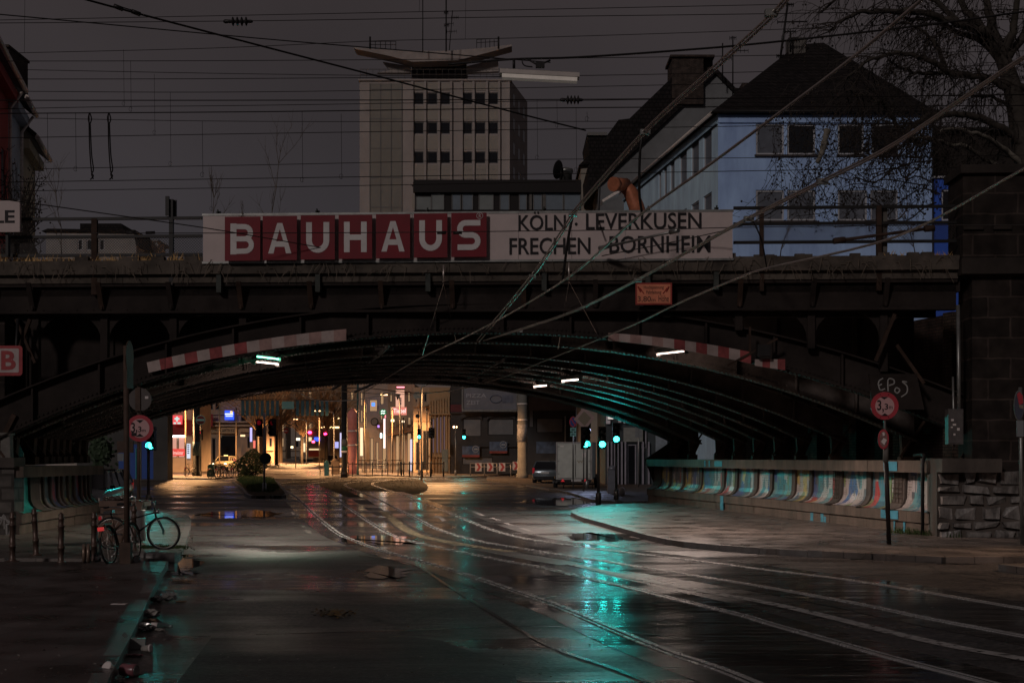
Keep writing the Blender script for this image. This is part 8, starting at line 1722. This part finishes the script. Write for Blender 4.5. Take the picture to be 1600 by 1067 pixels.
t = thing('flyer', 'small white flyer lying flat on the dark plaza', 'flyer', tuple(G(186, 943, KH))); mb = MB(); g = G(186, 943, KH+.004); mb.box(g, (.20, .10, .006), rz=R(-3)); mb.build('sheet', white, t); mb = MB(); mb.box(g+Vector((.01, 0, .004)), (.012, .09, .003), rz=R(-25)); mb.build('stripe', wine, t)
t = thing('leaf_heap', 'low clump of wet brown leaves on the open road', 'leaves', tuple(G(520, 957))); random.seed(3); mb = MB()
for k in range(160):
    c = G(random.gauss(524, 16), random.gauss(957, 3), random.uniform(.006, .05)); a = random.uniform(0, 6.28); u = Vector((math.cos(a), math.sin(a), random.uniform(-.4, .4)))*.035; v = Vector((-math.sin(a), math.cos(a), random.uniform(-.4, .4)))*.022; mb.quad(c-u, c-v, c+u, c+v)
mb.build('leaves', mat('wet_leaf', (.11, .07, .03), .5, 0, .5, 9), t, fix=False)
random.seed(31); mb = MB()
for k in range(520):
    x, y = random.uniform(0, 1000), 880+190*random.random()**.8
    if 150 < x < 262 and y > 878 and x < 262-(y-878)*.55: pass
    z = (KH+.004) if x < 262-(y-878)*.52 and y > 879 else .006
    c = G(x, y, z); s_ = random.uniform(.006, .022); a = random.uniform(0, 6.28); u = Vector((math.cos(a), math.sin(a), random.uniform(-.2, .5)))*s_; v = Vector((-math.sin(a), math.cos(a), random.uniform(-.2, .4)))*s_*.7; mb.quad(c-u, c-v, c+u, c+v, random.choice((0, 0, 1)))
o = mb.build('ground_debris', [paperm, brownp], None, fix=False); tag(o, 'tiny scraps, leaves and grit scattered over the dark foreground', 'debris', kind='stuff')
mb = MB(); random.seed(77)
for k in range(420):
    if random.random() < .5: c = G(random.uniform(262, 305), random.uniform(835, 900), .006)
    else: x = random.uniform(0, 1); c = G(lerp(1000, 1290, x)+random.uniform(-6, 4), lerp(836, 862, x)+random.uniform(0, 3), .006)
    s_ = random.uniform(.01, .04); a = random.uniform(0, 6.28); u = Vector((math.cos(a), math.sin(a), random.uniform(-.2, .6)))*s_; v = Vector((-math.sin(a), math.cos(a), random.uniform(-.2, .4)))*s_*.7; mb.quad(c-u, c-v, c+u, c+v, random.choice((0, 1, 1)))
o = mb.build('gutter_debris', [paperm, brownp], None, fix=False); tag(o, 'grit and wet leaf bits collected along the kerb gutters', 'debris', kind='stuff')
# right hand signs ------------------------------------------------------------
D = G(1388, 850, KH).y; t = thing('height_limit_sign', 'large red rimmed 3,3 m height limit sign in front of the right poster wall', 'sign', tuple(G(1388, 850, KH))); p_ = FP(D-.07); mb = MB(); mb.tube([P(1389, 851, D), P(1384, 704, D)], .052, 10); mb.build('pole', mat('post_darkbrown', (.03, .022, .02), .5, .3, .3, 4), t); mb = MB(); mb.tube([P(1384, 706, D), P(1380.5, 612, D)], .030, 8); mb.build('upper_pole', greym, t); mb = MB(); mb.lathe([(.06, -.2), (.06, .2)], P(1384, 708, D), 12); mb.build('sleeve', mat('pale_steel'), t)
disc(p_, 1382, 634, 21.7, sgr, 'rim', t, 0, .02); disc(p_, 1382, 634.5, 15, sgw, 'face', t, .021, .006); text('3', p_, p_.rpx(1370, 625, 1376.5, 641), inkm, t, 'lettering', .03, .004, .015); text(',', p_, p_.rpx(1378, 638, 1380.3, 645), inkm, t, 'lettering', .03, .004, .01); text('3', p_, p_.rpx(1381.5, 630.5, 1387, 640), inkm, t, 'lettering', .03, .004, .012); text('m', p_, p_.rpx(1388.5, 634.5, 1394, 639), inkm, t, 'lettering', .03, .004); tri(p_, 1381, 620, 6, 4, t); tri(p_, 1382, 649.5, 6, -4, t)
mb = MB()
for x, y in ((1375, 616.5), (1388, 616.5), (1375, 652), (1388, 652)): mb.lathe([(.012, 0), (.012, .008)], p_.px(x, y, .021), 8, 0, (0, -1, 0))
mb.build('bolt', blackm, t)
disc(p_, 1380, 686, 8.6, sgr, 'lower_rim', t, 0, .02, 15.5); disc(p_, 1380, 686, 6.2, mat('sign_face_worn', (.22, .12, .11), .5, 0, .5, 14), 'lower_face', t, .021, .006, 12.5); mb = MB(); p_.slabpx(mb, [(1376, 690), (1380, 684), (1385, 687), (1381, 695)], .03, .036); p_.slabpx(mb, [(1378, 676), (1381, 675), (1382, 680), (1379, 681)], .03, .036); mb.build('sticker', white, t)
D = 30.5; t = thing('round_traffic_sign', 'worn round sign with red and pale sectors at the right frame edge', 'sign', tuple(P(1597, 842, D))); p_ = FP(D-.07); mb = MB(); b = P(1597, 850, D); b.z = KH-.01; mb.tube([b, P(1594, 605, D)], .045, 10); mb.build('pole', greym, t); disc(p_, 1591.5, 633.5, 8, greym, 'rim', t, 0, .02, 24); disc(p_, 1591.5, 633.5, 7, mat('sign_dark', (.05, .055, .08), .4, 0, .2, 3), 'face', t, .021, .006, 22); mb = MB(); p_.slabpx(mb, [(1588, 616), (1592, 612), (1597, 618), (1598, 630), (1591.5, 633)], .03, .036); mb.build('sector', sgr, t); mb = MB(); p_.slabpx(mb, [(1591, 632), (1598, 633), (1598, 639), (1592, 637)], .03, .036); mb.build('sector', mat('diamond_ochre'), t)
mb = MB(); p_.slab(mb, p_.rpx(1588, 657, 1599, 682), 0, .02); mb.build('lower_plate', mat('plate_grey'), t)
# lit street lamp standing at the right corner: throws the orange patch on the carriageway
t = thing('street_lamp', 'orange sodium street lamp on the right corner pavement beside the pier', 'street lamp', (19.0, 25.5, KH), 'lit street lamps'); mb = MB(); mb.tube(cat([Vector((19, 25.5, .1)), Vector((19, 25.5, 5.6)), Vector((18.7, 25.5, 6.3)), Vector((17.6, 25.5, 6.5))], 5), .07, 8); mb.build('pole', greym, t); mb = MB(); mb.box((17.3, 25.5, 6.5), (.8, .26, .14)); mb.build('lamp_head', greym, t); mb = MB(); mb.box((17.3, 25.5, 6.41), (.6, .2, .04)); mb.build('lamp_glass', glow('sodium_glass', sod, 30), t)
l_ = bpy.data.lights.new('lamp_light', 'SPOT'); l_.spot_size = R(62); l_.spot_blend = .5; l_.energy = 2600; l_.color = (1, .62, .38); l_.shadow_soft_size = .1; lo = bpy.data.objects.new('lamp_light', l_); C.objects.link(lo); lo.parent = t; lo.location = (-1.7, 0, 6.2); lo.rotation_euler = (Vector((11.8, 25.2, 0))-Vector((17.3, 25.5, 6.3))).to_track_quat('-Z', 'Y').to_euler()
